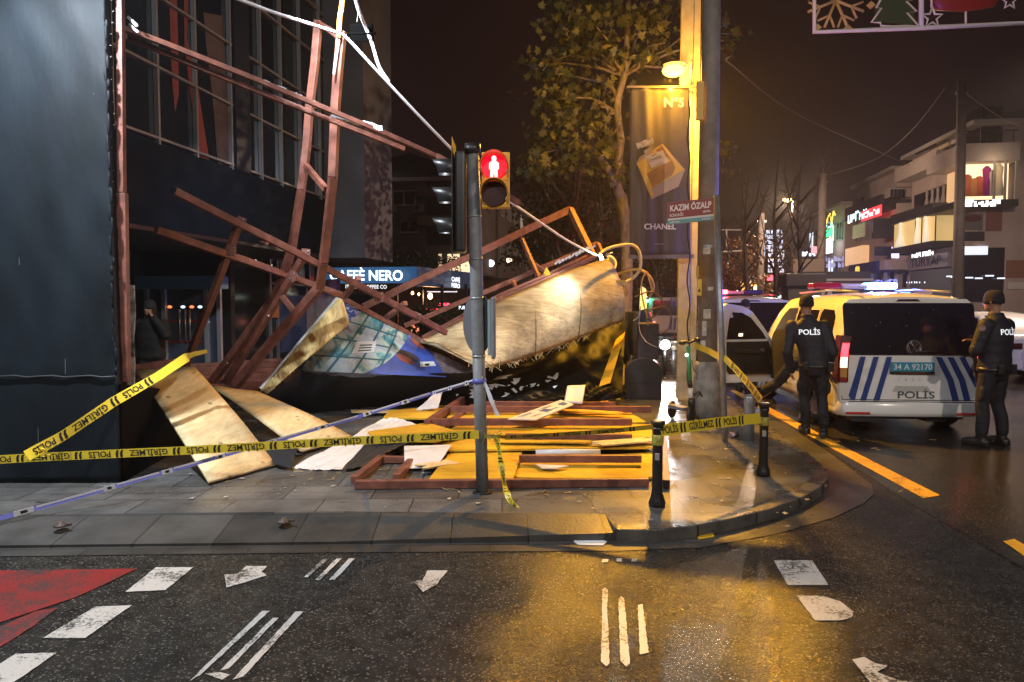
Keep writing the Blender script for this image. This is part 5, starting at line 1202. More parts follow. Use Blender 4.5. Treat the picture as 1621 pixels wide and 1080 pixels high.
# broken fragments between the tube grid and the fallen hoarding
for k, (px, py, z, L_, W_, a, lab) in enumerate(((610, 652, .14, .9, .22, .35, 'broken plywood fragment behind the left end of the tube grid'), (655, 690, .17, .7, .18, -.5, 'broken plywood fragment beside the white sheet in the tube grid'), (740, 648, .17, .8, .16, .2, 'broken plywood fragment just behind the traffic pole'),
    (930, 652, .26, .9, .2, -.15, 'broken plywood fragment resting on the back tubes'), (990, 700, .22, .7, .22, .5, 'broken plywood fragment at the right end of the yellow boards'), (860, 700, .21, 1.0, .14, .08, 'narrow plywood fragment lying across the middle yellow board'), (700, 735, .14, .5, .2, .9, 'small plywood fragment inside the front left of the tube grid'))):
    g = G(px, py, z); rr = random.Random(200+k); d = Vector((math.cos(a), math.sin(a), rr.uniform(-.03, .05))); s_ = Vector((-math.sin(a), math.cos(a), 0)); pts = []
    for q in range(9): pts.append(g+d*(L_*(q/8-.5))+s_*(-W_/2+rr.uniform(-.01, .01)))
    for q in range(7): pts.append(g+d*(L_/2+rr.uniform(-.09, .05))+s_*(W_*((q+.5)/7-.5)))
    for q in range(9): pts.append(g+d*(L_*(.5-q/8))+s_*(W_/2+rr.uniform(-.01, .01)))
    for q in range(7): pts.append(g-d*(L_/2+rr.uniform(-.09, .05))+s_*(W_*(.5-(q+.5)/7)))
    mb = MB(); mb.prism(pts, (0, 0, .014)); tag(mb.build('plywood_fragment', PLYX if k % 2 else PLY), lab, 'plywood fragment')
# ================================================================ traffic signal
tp = G(764, 780, ZS); top = P(748, 226, 6.12); axis = (top-tp); 
t = thing('traffic_signal', 'grey pole with a yellow two lamp pedestrian signal lit red and a black vehicle signal', 'traffic signal', tp)
GREYP = mat('grey_painted_pole', (0.17, 0.18, 0.19), .5, var=.2, vscale=20, bump=.12, bscale=70)
def onp(py): return tp+axis*((780-py)/(780-226))
mb = MB(); mb.tube([tp, onp(505)], .052, 20); mb.build('lower_pole', GREYP, t)
mb = MB(); mb.tube([onp(560), onp(558), onp(505), onp(340), onp(228)], [.0545, .0545, .0545, .0545, .05], 20); mb.build('upper_pole', GREYP, t)
mb = MB(); mb.tube([onp(244), onp(228)], .068, 20); mb.build('cap', DARK, t)
for py in (562, 470, 408, 342): mb = MB(); mb.tube([onp(py+1.6), onp(py-1.6)], .0575, 20); mb.build('clamp', STEEL, t)
mb = MB(); mb.tube([tp+Vector((0, 0, .001)), tp+Vector((0, 0, .012))], .085, 20); mb.build('base_plate', DARK, t)
# pedestrian head: two yellow boxes with visors
YELP = mat('signal_yellow', (.75, .36, .025), .45, var=.2, vscale=20)
D0 = 5.98; fwd = Vector((-math.sin(YAW), math.cos(YAW), 0)); rgt = Vector((math.cos(YAW), math.sin(YAW), 0)); FR = Matrix((rgt, fwd, Vector((0, 0, 1)))).transposed()
for k, (y0, y1) in enumerate(((243, 287.3), (287.6, 330))):
    c = P(785, (y0+y1)/2, D0+.04); hh = (y1-y0)*D0/FPX; ww = 44*D0/FPX
    mb = MB(); mb.box(c, (ww, .10, hh), FR); o = mb.build('signal_box', YELP, t, bevel=.008)
    cy = [264, 307][k]; cc = P(782, cy, D0-.02); rr = 19.5*D0/FPX
    MX = FR @ Matrix.Rotation(R(90), 3, 'X')
    # visor: half tube over the lens
    mb = MB(); ri = []
    for s in (0, 1):
        ring = []
        for j in range(25):
            a = R(-30+240*j/24); ring.append(cc+rgt*(rr*1.12*math.cos(a))+Vector((0, 0, rr*1.12*math.sin(a)))-fwd*(.13*s*(.55+.45*max(0, math.sin(a)))))
        ri.append(ring)
    n_ = 25; v1 = ri[0]; v2 = ri[1]; v3 = [cc+(p-cc)*.95-fwd*(.0) for p in ri[1]]; v4 = [p*1.0+(cc-p)*.06 for p in ri[0]]
    mb.loft([v1, v2, v3, v4], cap=False, closed=False); mb.build('visor', YELP if k else mat('visor_red_lit', (.35, .12, .05), .5), o)
    if k == 0:
        mb = MB(); mb.lathe(cc-fwd*.008, [(rr, -.004), (rr, .004)], 28, MX); mb.build('red_lens', emit('signal_red_field', (1, .0, .015), 1.6), o)
        def fig(pts, off=.016): 
            return [cc+rgt*(x*rr)+Vector((0, 0, z*rr))-fwd*off for x, z in pts]
        mb = MB(); mb.prism(fig(oval(0, .62, .2, .22)), -fwd*.004)
        mb.prism(fig([(-.18, .42), (.18, .42), (.38, .25), (.40, -.22), (.28, -.25), (.30, -.85), (.06, -.85), (0, -.3), (-.06, -.85), (-.30, -.85), (-.28, -.25), (-.40, -.22), (-.38, .25)]), -fwd*.004)
        mb.build('red_figure', emit('signal_red_man', (1, .22, .2), 6), o)
        lamp('signal_light', 'SPOT', cc-fwd*.1, 9, (1, .02, .02), .06, cc-fwd*3, R(160), t, .6)
    else:
        mb = MB(); mb.lathe(cc-fwd*.008, [(rr, -.004), (rr, .004)], 28, MX); mb.build('dark_lens', mat('lens_unlit', (.05, .022, .02), .25), o)
mb = MB(); mb.bar(P(762, 265, 6.06), P(775, 265, 6.06), .04); mb.bar(P(762, 312, 6.06), P(775, 312, 6.06), .04); mb.build('mounting_arm', STEEL, t)
mb = MB(); mb.tube([P(770, 331, 6.03), P(776, 338, 6.0), P(786, 340, 6.0), P(792, 331, 6.0)], .004, 6); mb.build('wire', DARK, t)
# vehicle head seen from its side
mb = MB(); c = P(729.5, 322, 6.1); mb.box(c, (.085, .24, 155*6.1/FPX), FR); vh = mb.build('vehicle_head', mat('signal_black', (.012, .012, .013), .35), t, bevel=.02)
mb = MB(); mb.box(P(718.7, 313, 6.1), (.006, .42, 172*6.1/FPX), FR); mb.build('back_plate', mat('signal_black', (.012, .012, .013), .35), vh)
for k, cy in enumerate((268, 313, 361)):
    cc = P(719, cy, 6.1); rr = .085
    mb = MB(); ri = []
    for s in (0, 1): ri.append([cc-rgt*(.185*s*(.72+.28*max(0, math.sin(R(-30+240*j/20)))))+fwd*(rr*math.cos(R(-30+240*j/20)))+Vector((0, 0, rr*math.sin(R(-30+240*j/20)))) for j in range(21)])
    inn = [[p+(Vector((p.x, p.y, p.z))-p)*0+((cc-p)-rgt*((cc-p).dot(rgt)))*.05 for p in rg] for rg in ri]
    mb.loft([ri[0], ri[1], inn[1], inn[0]], cap=False, closed=False); v_ = mb.build('visor', mat('signal_black', (.012, .012, .013), .35), vh)
    mb = MB(); mb.lathe(cc-rgt*.006, [(rr*.95, -.003), (rr*.95, .003)], 20, FR @ Matrix.Rotation(R(90), 3, 'Y')); mb.build('lens', emit('veh_red', (1, .01, .02), 5) if k == 0 else mat('lens_unlit_dark', (.03, .02, .02), .2), vh)
# backs of two traffic signs on the pole
mb = MB(); cc = P(756, 512, 6.22); mb.lathe(cc, [(.255, -.004), (.265, 0), (.255, .004)], 32, FR @ Matrix.Rotation(R(90), 3, 'X') @ Matrix.Rotation(R(58), 3, 'Y') if False else (FR @ Matrix.Rotation(R(-58), 3, 'Z') @ Matrix.Rotation(R(90), 3, 'X'))); mb.build('round_sign_back', mat('sign_back_grey', (.11, .11, .12), .55), t)
mb = MB(); p = P(781.5, 519, 6.06); mb.box(p, (.035, .2, 98*6.06/FPX), FR); pb = mb.build('sign_box', GREYP, t, bevel=.03)
mb = MB(); mb.box(P(777, 519, 6.0), (.05, .012, 88*6.0/FPX), FR @ Matrix.Rotation(R(12), 3, 'Z')); mb.build('pale_face', mat('pale_blue_face', (.30, .40, .44), .45), pb)
# ================================================================ bollards
def bollard_black(loc, lab):
    t = thing('bollard', lab, 'bollard', loc, group='black bollards at the corner')
    x, y, z = loc
    mb = MB(); mb.lathe((x, y, z), [(.062, 0), (.066, .03), (.060, .05), (.045, .10), (.042, .14), (.040, .60), (.044, .61), (.044, .63)], 20); mb.build('post', BLACKM, t)
    mb = MB(); mb.lathe((x, y, z+.63), [(.040, 0), (.058, .03), (.060, .045), (.05, .05), (.03, .052)], 20); mb.build('cap', BLACKM, t)
    mb = MB(); mb.box((x-.005, y-.0425, z+.40), (.035, .006, .055)); mb.build('badge', mat('badge_silver', (.5, .5, .5), .35, .6), t, bevel=.012)
    return t
b1 = G(1040, 801, ZS); b2 = G(1208, 753, ZS)
bollard_black(b1, 'black cast bollard in front of the yellow boards, wrapped with police tape'); bollard_black(b2, 'black cast bollard by the kerb below the police van door')
bs = G(1185, 698, ZS); t = thing('bollard', 'short plain silver bollard behind the black kerb bollard', 'bollard', bs)
mb = MB(); mb.lathe(bs, [(.062, 0), (.062, .50), (.055, .53), (.02, .54)], 18); mb.build('post', STEEL, t)
bf = G(1066, 592, ZS); t = thing('bollard', 'thin silver bollard with a white cap, far along the shiny pavement', 'bollard', bf)
mb = MB(); mb.lathe(bf, [(.06, 0), (.06, .55)], 12); mb.build('post', STEEL, t); mb = MB(); mb.lathe(bf+Vector((0, 0, .552)), [(.11, 0), (.11, .05), (.06, .06), (.06, .14), (.11, .15), (.11, .19)], 12); mb.build('cap', mat('white_cap', (.5, .48, .42), .5), t)
c = G(1161, 693, ZS)+Vector((0, 0, .033)); mb = MB(); mb.cyl(c-Vector((.05, .02, 0)), c+Vector((.05, .02, 0)), .032, n=14); can = tag(mb.build('drink_can', mat('crushed_can', (.45, .4, .42), .35, .5, var=.7, vscale=30, col2=(.15, .02, .05))), 'crumpled drink can lying beside the silver bollard', 'can')
# ================================================================ lamp post with the banner, concrete pole
lp = G(1085, 629, ZS); YW = mat('yellowed_concrete_post', (.42, .36, .25), .75, var=.35, vscale=4, bump=.15)
t = thing('lamp_post', 'square cream concrete lamp post with a glowing orange sodium head', 'lamp post', lp)
mb = MB(); mb.box((lp.x-.05, lp.y, 5.0), (.20, .22, 9.9)); mb.build('post', YW, t, bevel=.015)
mb = MB(); mb.box((lp.x+.105, lp.y-.02, 5.0), (.10, .16, 9.9)); mb.build('cable_duct', mat('pale_duct', (.45, .38, .24), .7, var=.2), t)
hd = P(1066, 114, 11.96)
mb = MB(); mb.tube([Vector((lp.x, lp.y-.1, hd.z-.15)), Vector((lp.x-.05, lp.y-.9, hd.z-.02)), hd+Vector((.17, .1, .03))], .03, 10); mb.build('arm', mat('arm_white', (.4, .36, .3), .5), t)
mb = MB(); mb.ell(hd+Vector((0, 0, .02)), (.18, .13, .10), 18, 10); mb.build('lantern', emit('sodium_glow', (1, .50, .07), 9), t)
mb = MB(); mb.ell(hd+Vector((.03, .03, .125)), (.20, .15, .04), 18, 8); mb.build('lantern_hood', mat('hood_grey', (.3, .28, .25), .5), t)
lamp('sodium_light', 'SPOT', hd-Vector((0, .02, .10)), 6200, SODIUM, .09, hd+Vector((.8, -1.5, -4)), R(138), t, 1.0)
lamp('sodium_glow_light', 'POINT', hd-Vector((0, .06, .11)), 700, SODIUM, .32, parent=t)
# advertising banner
D_b = 11.9; bl = P(997, 404, D_b); br = P(1093, 403, D_b); tl = P(997, 138, D_b); tr = P(1092, 138, D_b)
t = thing('banner', 'tall dark advertising banner with a perfume bottle hanging from the lamp post', 'banner', bl)
BANN = mat('banner_cloth', (.085, .07, .072), .7, var=.12, vscale=2, stretch=(6, 6, .3))
mb = MB(); mb.sheet([bl, br, tr, tl], 26, 30, .006, lambda u, v: fwd*(.012*math.sin(u*14+1)+.006*math.sin(u*31+v*3))); mb.build('cloth', BANN, t)
mb = MB(); mb.bar(tl-rgt*.05, tr+rgt*.12, .035); mb.bar(bl-rgt*.02+Vector((0, 0, -.03)), br+rgt*.05+Vector((0, 0, -.03)), .07, .06); mb.build('rail', mat('banner_rail', (.16, .13, .12), .5), t)
def bp_(px, py, off=.03): return P(px, py, D_b-off)
BW = mat('banner_print', (.8, .75, .66), .6); upv = Vector((0, 0, 1))
mb = MB(); put_text(mb, 'N°5', bp_(1067, 169), rgt, upv, 13*D_b/FPX, width=31*D_b/FPX, bold=.03); put_text(mb, 'CHANEL', bp_(1045, 363), rgt, upv, 8.5*D_b/FPX, width=50*D_b/FPX, bold=.03); scrawl(mb, bp_(1044, 387), rgt, upv, .012, .16, 12, 5); mb.build('lettering', BW, t, recalc=False)
# perfume bottle print, tilted; coordinates read from the banner in photo pixels
def bq(name, pts, m, off): mb = MB(); mb.poly([bp_(x, y, off) for x, y in pts]); mb.build(name, m, t, recalc=False)
GOLD = mat('print_gold', (.62, .38, .06), .5); GOLDD = mat('print_amber', (.30, .15, .05), .5, var=.3, vscale=6); PALE = mat('print_glass', (.34, .27, .20), .5); LABL = mat('print_label', (.55, .50, .42), .5)
def zb2(x, y): return (960+x/3.375, 100+y/3.375)
bq('bottle_print', [zb2(*q) for q in ((160, 535), (180, 500), (300, 430), (420, 570), (385, 660), (240, 728))], PALE, .024)
bq('bottle_print', [zb2(*q) for q in ((163, 540), (300, 432), (415, 570), (238, 672))], GOLD, .027)
bq('bottle_print', [zb2(*q) for q in ((215, 590), (300, 545), (350, 520), (368, 560), (350, 600), (245, 660))], GOLDD, .029)
bq('bottle_print', [zb2(*q) for q in ((262, 466), (296, 440), (368, 545), (345, 520))], GOLDD, .0285)
bq('bottle_print', [zb2(*q) for q in ((176, 560), (186, 556), (252, 700), (243, 722))], GOLD, .0285)
bq('bottle_print', [zb2(*q) for q in ((200, 468), (240, 448), (246, 466), (206, 486))], PALE, .027)
bq('bottle_print', [zb2(*q) for q in ((158, 430), (246, 396), (254, 428), (168, 460))], mat('print_stopper', (.42, .38, .36), .4, var=.6, vscale=20), .028)
bq('bottle_label', [zb2(*q) for q in ((210, 498), (302, 465), (328, 530), (240, 560))], LABL, .031)
rx = (bp_(*zb2(302, 465))-bp_(*zb2(210, 498))).normalized(); ux = -(bp_(*zb2(240, 560))-bp_(*zb2(210, 498))).normalized()
mb = MB(); put_text(mb, 'CHANEL', bp_(*zb2(267, 516), .034), rx, ux, .045, width=.23, bold=.01); put_text(mb, 'N°5', bp_(*zb2(258, 497), .034), rx, ux, .032, bold=.01); scrawl(mb, bp_(*zb2(280, 542), .034), rx, ux, .015, .12, 8, 4); mb.build('label_lettering', mat('print_black', (.03, .025, .02), .6), t, recalc=False)
mb = MB(); a = bl.copy(); 
for z in (tl.z, bl.z): mb.bar(Vector((br.x-.02, br.y, z-.01)), Vector((lp.x, lp.y-.12, z-.01)), .03)
mb.build('bracket', STEEL, t)
# grey steel-and-concrete tramway pole
cp = G(1118, 660, ZS); t = thing('utility_pole', 'round grey utility pole with stickers on a flared concrete foot', 'pole', cp)
GP = mat('grey_worn_pole', (.20, .19, .185), .6, var=.35, vscale=5, bump=.12)
mb = MB(); mb.tube([cp+Vector((0, 0, .75)), cp+Vector((-.02, 0, 9.5))], [.135, .115], 22); mb.build('pole', GP, t)
mb = MB(); mb.lathe(cp, [(.23, 0), (.19, .45), (.165, .72), (.15, .78)], 22); mb.build('concrete_foot', mat('foot_concrete', (.24, .23, .21), .8, var=.5, vscale=7, bump=.2), t)
def stick(px, py, w_, h_, m, name='sticker'):
    D_ = 9.98; a0 = P(px, py, D_); c = Vector((cp.x-.01, cp.y, 0)); mb = MB()
    def f(u, v):
        a = u/.139; return Vector((c.x, c.y, 0))+rgt*(.139*math.sin(a))-fwd*(.139*math.cos(a))+Vector((0, 0, a0.z+v))
    x = (px-1112)*D_/FPX; patch(mb, [(x-w_/2, -h_/2), (x+w_/2, -h_/2), (x+w_/2, h_/2), (x-w_/2, h_/2)], f, .03); mb.build(name, m, t, recalc=False)
PAPR = mat('weathered_paper', (.45, .42, .36), .7, var=.4, vscale=20)
stick(1108, 497, .10, .13, PAPR); stick(1106, 397, .1, .09, PAPR); stick(1104, 520, .06, .2, PAPR); stick(1113, 457, .08, .05, PAPR); stick(1102, 545, .07, .1, PAPR); stick(1110, 390, .16, .04, STEEL, 'clamp')
mb = MB(); mb.box(P(1108, 160, 9.98), (.10, .05, .52), FR); mb.build('junction_box', mat('yellow_box', (.55, .33, .04), .45), t, bevel=.01)
mb = MB(); mb.box(P(1107, 455, 9.95), (.06, .02, .22), FR); mb.build('warning_plate', mat('warning_yellow', (.62, .45, .05), .5), t)
mb = MB(); q = P(1107, 462, 9.935); mb.prism([q+rgt*-.02, q+rgt*.02, q+Vector((0, 0, .045))], -fwd*.001); mb.build('warning_triangle', DARK, t)
mb = MB(); mb.box(P(1104, 430, 9.96), (.03, .02, .16), FR); mb.build('warning_plate', mat('warning_yellow', (.62, .45, .05), .5), t)
mb = MB(); mb.tube([P(1090, 160+k*12, 10.35)+rgt*(.02*math.sin(k)) for k in range(40)], .012, 6); mb.build('cable_run', DARK, t)
cable('cable', [(1094, 615, 10.0), (1098, 625, 9.95), (1106, 620, 9.95), (1112, 628, 9.95), (1122, 632, 9.95), (1130, 622, 9.98)], .012, DARK, 'black cord tied round the foot of the utility pole')
# ================================================================ street name sign
sp = G(1148, 699, ZS); t = thing('street_sign', 'dark red and teal street name sign on a slim silver post', 'street sign', sp)
stp = P(1134, 310, 8.5)
mb = MB(); mb.tube([sp, stp], .034, 14); mb.build('post', STEEL, t)
s0 = P(1057, 341.5, 8.5); s1 = P(1129.5, 334, 8.42); sr = (s1-s0).normalized(); su = Vector((0, 0, 1)); sn = sr.cross(su)
SW = (s1-s0).length; k_ = 8.46/FPX
RED = mat('sign_red', (.24, .025, .02), .45); TEALS = mat('sign_teal', (.12, .30, .29), .45); WHT = mat('sign_white_enamel', (.62, .58, .56), .45)
def srect(name, x0, x1, z0, z1, m, off):
    mb = MB(); a = s0+sr*(x0*SW)+su*(z0*k_)+sn*off; b = s0+sr*(x1*SW)+su*(z0*k_)+sn*off; mb.prism([a, b, b+su*((z1-z0)*k_), a+su*((z1-z0)*k_)], -sn*.008); return mb.build(name, m, t)
srect('board', -.01, 1.01, -14.5, 20.5, mat('sign_edge', (.2, .15, .14), .5), -.002)
srect('red_field', 0, 1, -5, 20, RED, .004); srect('white_line', 0, 1, -8, -5.05, WHT, .004); srect('teal_field', 0, 1, -14, -8.05, TEALS, .004)
mb = MB(); o = s0+sn*.007
put_text(mb, 'KAZIM ÖZALP', o+sr*(.5*SW)+su*(6*k_), sr, su, 9.2*k_, width=SW*.90, bold=.03); put_text(mb, 'SOKAĞI', o+sr*(.19*SW)+su*(-2.6*k_), sr, su, 4.4*k_, width=SW*.30, bold=.015)
put_text(mb, '«06-90»', o+sr*(.85*SW)+su*(-1.2*k_), sr, su, 3.6*k_, width=SW*.17, bold=.02); scrawl(mb, o+sr*(.15*SW)+su*(-12.8*k_), sr, su, 3*k_, SW*.22, 7, 4, .25); scrawl(mb, o+sr*(.84*SW)+su*(-12.4*k_), sr, su, 2.8*k_, SW*.2, 6, 5, .25)
mb.build('lettering', mat('sign_letters_white', (.75, .66, .64), .45), t, recalc=False)
# ================================================================ litter cabinet, scooters, lights up the pavement
bn = G(1018, 633, ZS); t = thing('utility_cabinet', 'squat black round topped cabinet beside the tree trunk', 'cabinet', bn)
h0 = .86; w_ = .30
mb = MB(); arc = [(-w_, 0), (w_, 0), (w_, .45)]+[(w_*math.cos(R(a)), .45+.24*math.sin(R(a))) for a in range(10, 180, 12)]+[(-w_, .45)]
mb.prism([(bn.x+x, bn.y, ZS+z) for x, z in arc], (0, .5, 0)); mb.build('body', mat('cabinet_black', (.022, .02, .022), .45, bump=.1, bscale=50), t, bevel=.012)
mb = MB(); mb.span((bn.x-w_+.03, bn.y-.012, ZS+.04), (bn.x+w_-.03, bn.y-.002, ZS+.24)); mb.span((bn.x-w_+.03, bn.y-.012, ZS+.27), (bn.x+w_-.03, bn.y-.002, ZS+.46)); mb.build('door_panel', mat('cabinet_black', (.022, .02, .022), .45), t)
mb = MB(); mb.span((bn.x-.1, bn.y+.05, .75), (bn.x+.25, bn.y+.45, 1.35)); tag(mb.build('perforated_box', mat('perforated_dark', (.05, .04, .05), .5, var=.7, vscale=60), bevel=.02), 'dark perforated box standing behind the round topped cabinet', 'box')
# dark mass left of the light: parked delivery scooter with windscreen
mo = G(1012, 600, ZS); t = thing('parked_scooter', 'dark parked motor scooter with a pale windscreen between the tree and the lamp post', 'motor scooter', mo)
mb = MB(); o_ = P(1016, 520, 13.2)
mb.loft([[o_+rgt*(x*s)+Vector((0, 0, z)) +fwd*(y) for x, z in ((-.22, -.5), (.22, -.5), (.25, 0), (.18, .3), (-.18, .3), (-.25, 0))] for y, s in ((0, .7), (.12, 1), (.9, 1), (1.2, .6))]); mb.build('body', mat('scooter_dark', (.015, .02, .04), .3), t, bevel=.03)
mb = MB(); mb.sheet([P(1012, 492, 13.1), P(1024, 488, 13.1), P(1023, 458, 13.3), P(1014, 452, 13.3)], 4, 4, .02); mb.build('windscreen', mat('pale_screen', (.42, .46, .52), .2), t)
mb = MB(); mb.cyl(P(1020, 580, 13.1), P(1024, 580, 13.1), .28, n=20); mb.build('wheel', DARK, t)
hl = P(1053, 546, 15.5); t = thing('motorcycle', 'motorcycle coming along the pavement with a dazzling white headlamp', 'motorcycle', (hl.x, hl.y, ZS))
mb = MB(); mb.ell(hl, (.10, .06, .10), 16, 10); mb.build('headlamp', emit('headlamp_white', (.95, .97, 1), 90), t)
mb = MB(); mb.cyl((hl.x-.04, hl.y+.25, .4), (hl.x+.04, hl.y+.25, .4), .3, n=20); mb.build('wheel', DARK, t)
mb = MB(); mb.tube([(hl.x, hl.y+.2, .4), (hl.x, hl.y+.25, hl.z-.1), (hl.x, hl.y+.35, hl.z+.12)], .05, 8); mb.tube([(hl.x-.32, hl.y+.35, hl.z+.14), (hl.x+.32, hl.y+.35, hl.z+.14)], .02, 6); mb.tube([(hl.x, hl.y+.4, hl.z), (hl.x, hl.y+1.4, hl.z-.15)], [.14, .18], 10); mb.build('frame', DARK, t)
lamp('headlight', 'SPOT', hl-fwd*.12, 160, (.95, .97, 1), .06, hl-fwd*8+Vector((0, 0, -1.3)), R(75), t, .6)
# green electric kick scooter against the lamp post
ks = G(1090, 672, ZS); t = thing('kick_scooter', 'green and white electric kick scooter parked between the lamp post and the utility pole', 'kick scooter', ks)
def kp(px, py, D=9.55): return P(px, py, D)
MINT = mat('scooter_green', (.03, .24, .11), .4)
mb = MB(); mb.tube([kp(1089, 548), kp(1091, 580), kp(1092, 603)], .028, 10); mb.build('stem', MINT, t)
mb = MB(); mb.tube([kp(1092, 603), kp(1093, 614)], .03, 10); mb.build('stem_band', DARK, t); mb = MB(); mb.tube([kp(1093, 614), kp(1094, 634)], .03, 10); mb.build('stem_sleeve', mat('scooter_white', (.5, .5, .48), .4), t)
mb = MB(); mb.tube([kp(1077, 545), kp(1086, 541), kp(1090, 543), kp(1100, 539), kp(1107, 538)], .018, 8); mb.ell(kp(1080, 543), (.05, .04, .03), 8, 6); mb.ell(kp(1104, 538), (.05, .04, .03), 8, 6); mb.build('handlebar', DARK, t)
mb = MB(); mb.cyl(kp(1095, 644)-rgt*.0, kp(1095, 630), .045, n=10); mb.bar(kp(1090, 634), kp(1090, 664), .015); mb.bar(kp(1098, 634), kp(1099, 664), .015); mb.build('fork', DARK, t)
wh = kp(1094, 656); mb = MB(); mb.lathe(wh, [(.06, -.022), (.105, -.026), (.125, 0), (.105, .026), (.06, .022)], 24, FR @ Matrix.Rotation(R(55), 3, 'Z') @ Matrix.Rotation(R(90), 3, 'X')); mb.build('wheel', DARK, t)
wh = kp(1064, 648, 10.0); mb = MB(); mb.lathe(wh, [(.06, -.022), (.105, -.026), (.125, 0), (.105, .026), (.06, .022)], 24, FR @ Matrix.Rotation(R(55), 3, 'Z') @ Matrix.Rotation(R(90), 3, 'X')); mb.build('wheel', DARK, t)
mb = MB(); mb.bar(kp(1062, 642, 9.95), kp(1086, 648, 9.65), .14, .05); mb.build('deck', mat('deck_grey', (.16, .16, .17), .5), t, bevel=.01)
mb = MB(); mb.ell(kp(1087, 562, 9.52), .022, 8, 6); mb.build('stem_lamp', emit('scooter_lamp', (.7, 1, .85), 6), t)
mb = MB(); mb.tube([kp(1095, 570, 9.5), kp(1098, 585, 9.5), kp(1104, 592, 9.5), kp(1103, 602, 9.5), kp(1099, 596, 9.5)], .006, 6); mb.build('cable', DARK, t)
# green traffic light far up the avenue, with a faint gantry
gl = P(1024, 474, 30); t = thing('traffic_signal', 'small distant traffic light showing green, seen through the cable loops', 'traffic signal', (gl.x, gl.y, .1))
mb = MB(); mb.ell(gl, (.12, .06, .12), 12, 8); mb.build('green_lamp', emit('signal_green', (.05, 1, .55), 25), t); mb = MB(); mb.cyl((gl.x, gl.y+.15, .1), (gl.x, gl.y+.15, gl.z+.3), .06, n=8); mb.build('pole', DARK, t)
# loops of loose cable round the trunk
YC = mat('yellow_cable', (.55, .34, .08), .5)
cable('cable', [(960, 442, 11.9), (985, 432, 11.8), (1010, 427, 11.8), (1028, 438, 11.8), (1034, 455, 11.8), (1030, 466, 11.8), (1024, 474, 11.8)], .028, YC, 'thick yellow cable looping over the trunk above the cabinet')
cable('cable', [(1023, 430, 11.7), (1016, 445, 11.7), (1016, 465, 11.7), (1020, 485, 11.7), (1024, 500, 11.7), (1026, 515, 11.7)], .014, YC, 'thin yellow cable hanging in a narrow loop, inner strand')
cable('cable', [(1023, 430, 11.72), (1028, 445, 11.7), (1031, 460, 11.7), (1027, 470, 11.7)], .012, YC, 'thin yellow cable hanging in a narrow loop, outer strand')
cable('cable', [(1004, 470, 11.7), (1030, 462, 11.6), (1046, 472, 11.6), (1048, 485, 11.6), (1040, 498, 11.6), (1024, 506, 11.7)], .012, mat('brown_cable', (.12, .07, .05), .5), 'brown cable drooping in a wide loop towards the lamp post')
cable('cable', [(1024, 492, 11.5), (1050, 486, 11.5), (1062, 500, 11.5), (1058, 520, 11.5), (1044, 530, 11.5)], .011, mat('brown_cable', (.12, .07, .05), .5), 'brown cable hanging in the lowest loop by the lamp post')
cable('cable', [(1002, 508, 11.5), (1010, 502, 11.5), (1014, 485, 11.5), (1012, 520, 11.5), (1022, 540, 11.4), (1040, 550, 11.4)], .006, mat('grey_wire', (.4, .36, .32), .5), 'thin grey wire trailing down from the trunk')
for px, py in ((985, 449), (986, 456)): pass
mb = MB(); mb.box(P(983, 446, 11.6), (.16, .05, .05)); mb.box(P(985, 450.5, 11.6), (.16, .05, .03)); tag(mb.build('cable_tie', YC), 'yellow band tied round the tree trunk at the cables', 'cable band')
# small round sign by the hoarding corner
c = P(962, 418, 12.6); t = thing('round_sign', 'small round white edged sign behind the corner of the fallen hoarding', 'sign', (c.x, c.y, ZS))
MX = FR @ Matrix.Rotation(R(90), 3, 'X'); mb = MB(); mb.lathe(c, [(.16, -.01), (.16, .01)], 24, MX); mb.build('rim', WSHEET, t); mb = MB(); mb.lathe(c-fwd*.012, [(.125, -.002), (.125, .002)], 24, MX); mb.build('face', mat('grey_blue_face', (.09, .12, .15), .4), t)
mb = MB(); mb.cyl((c.x, c.y+.06, ZS), (c.x, c.y+.06, c.z+.1), .03, n=8); mb.build('post', STEEL, t)
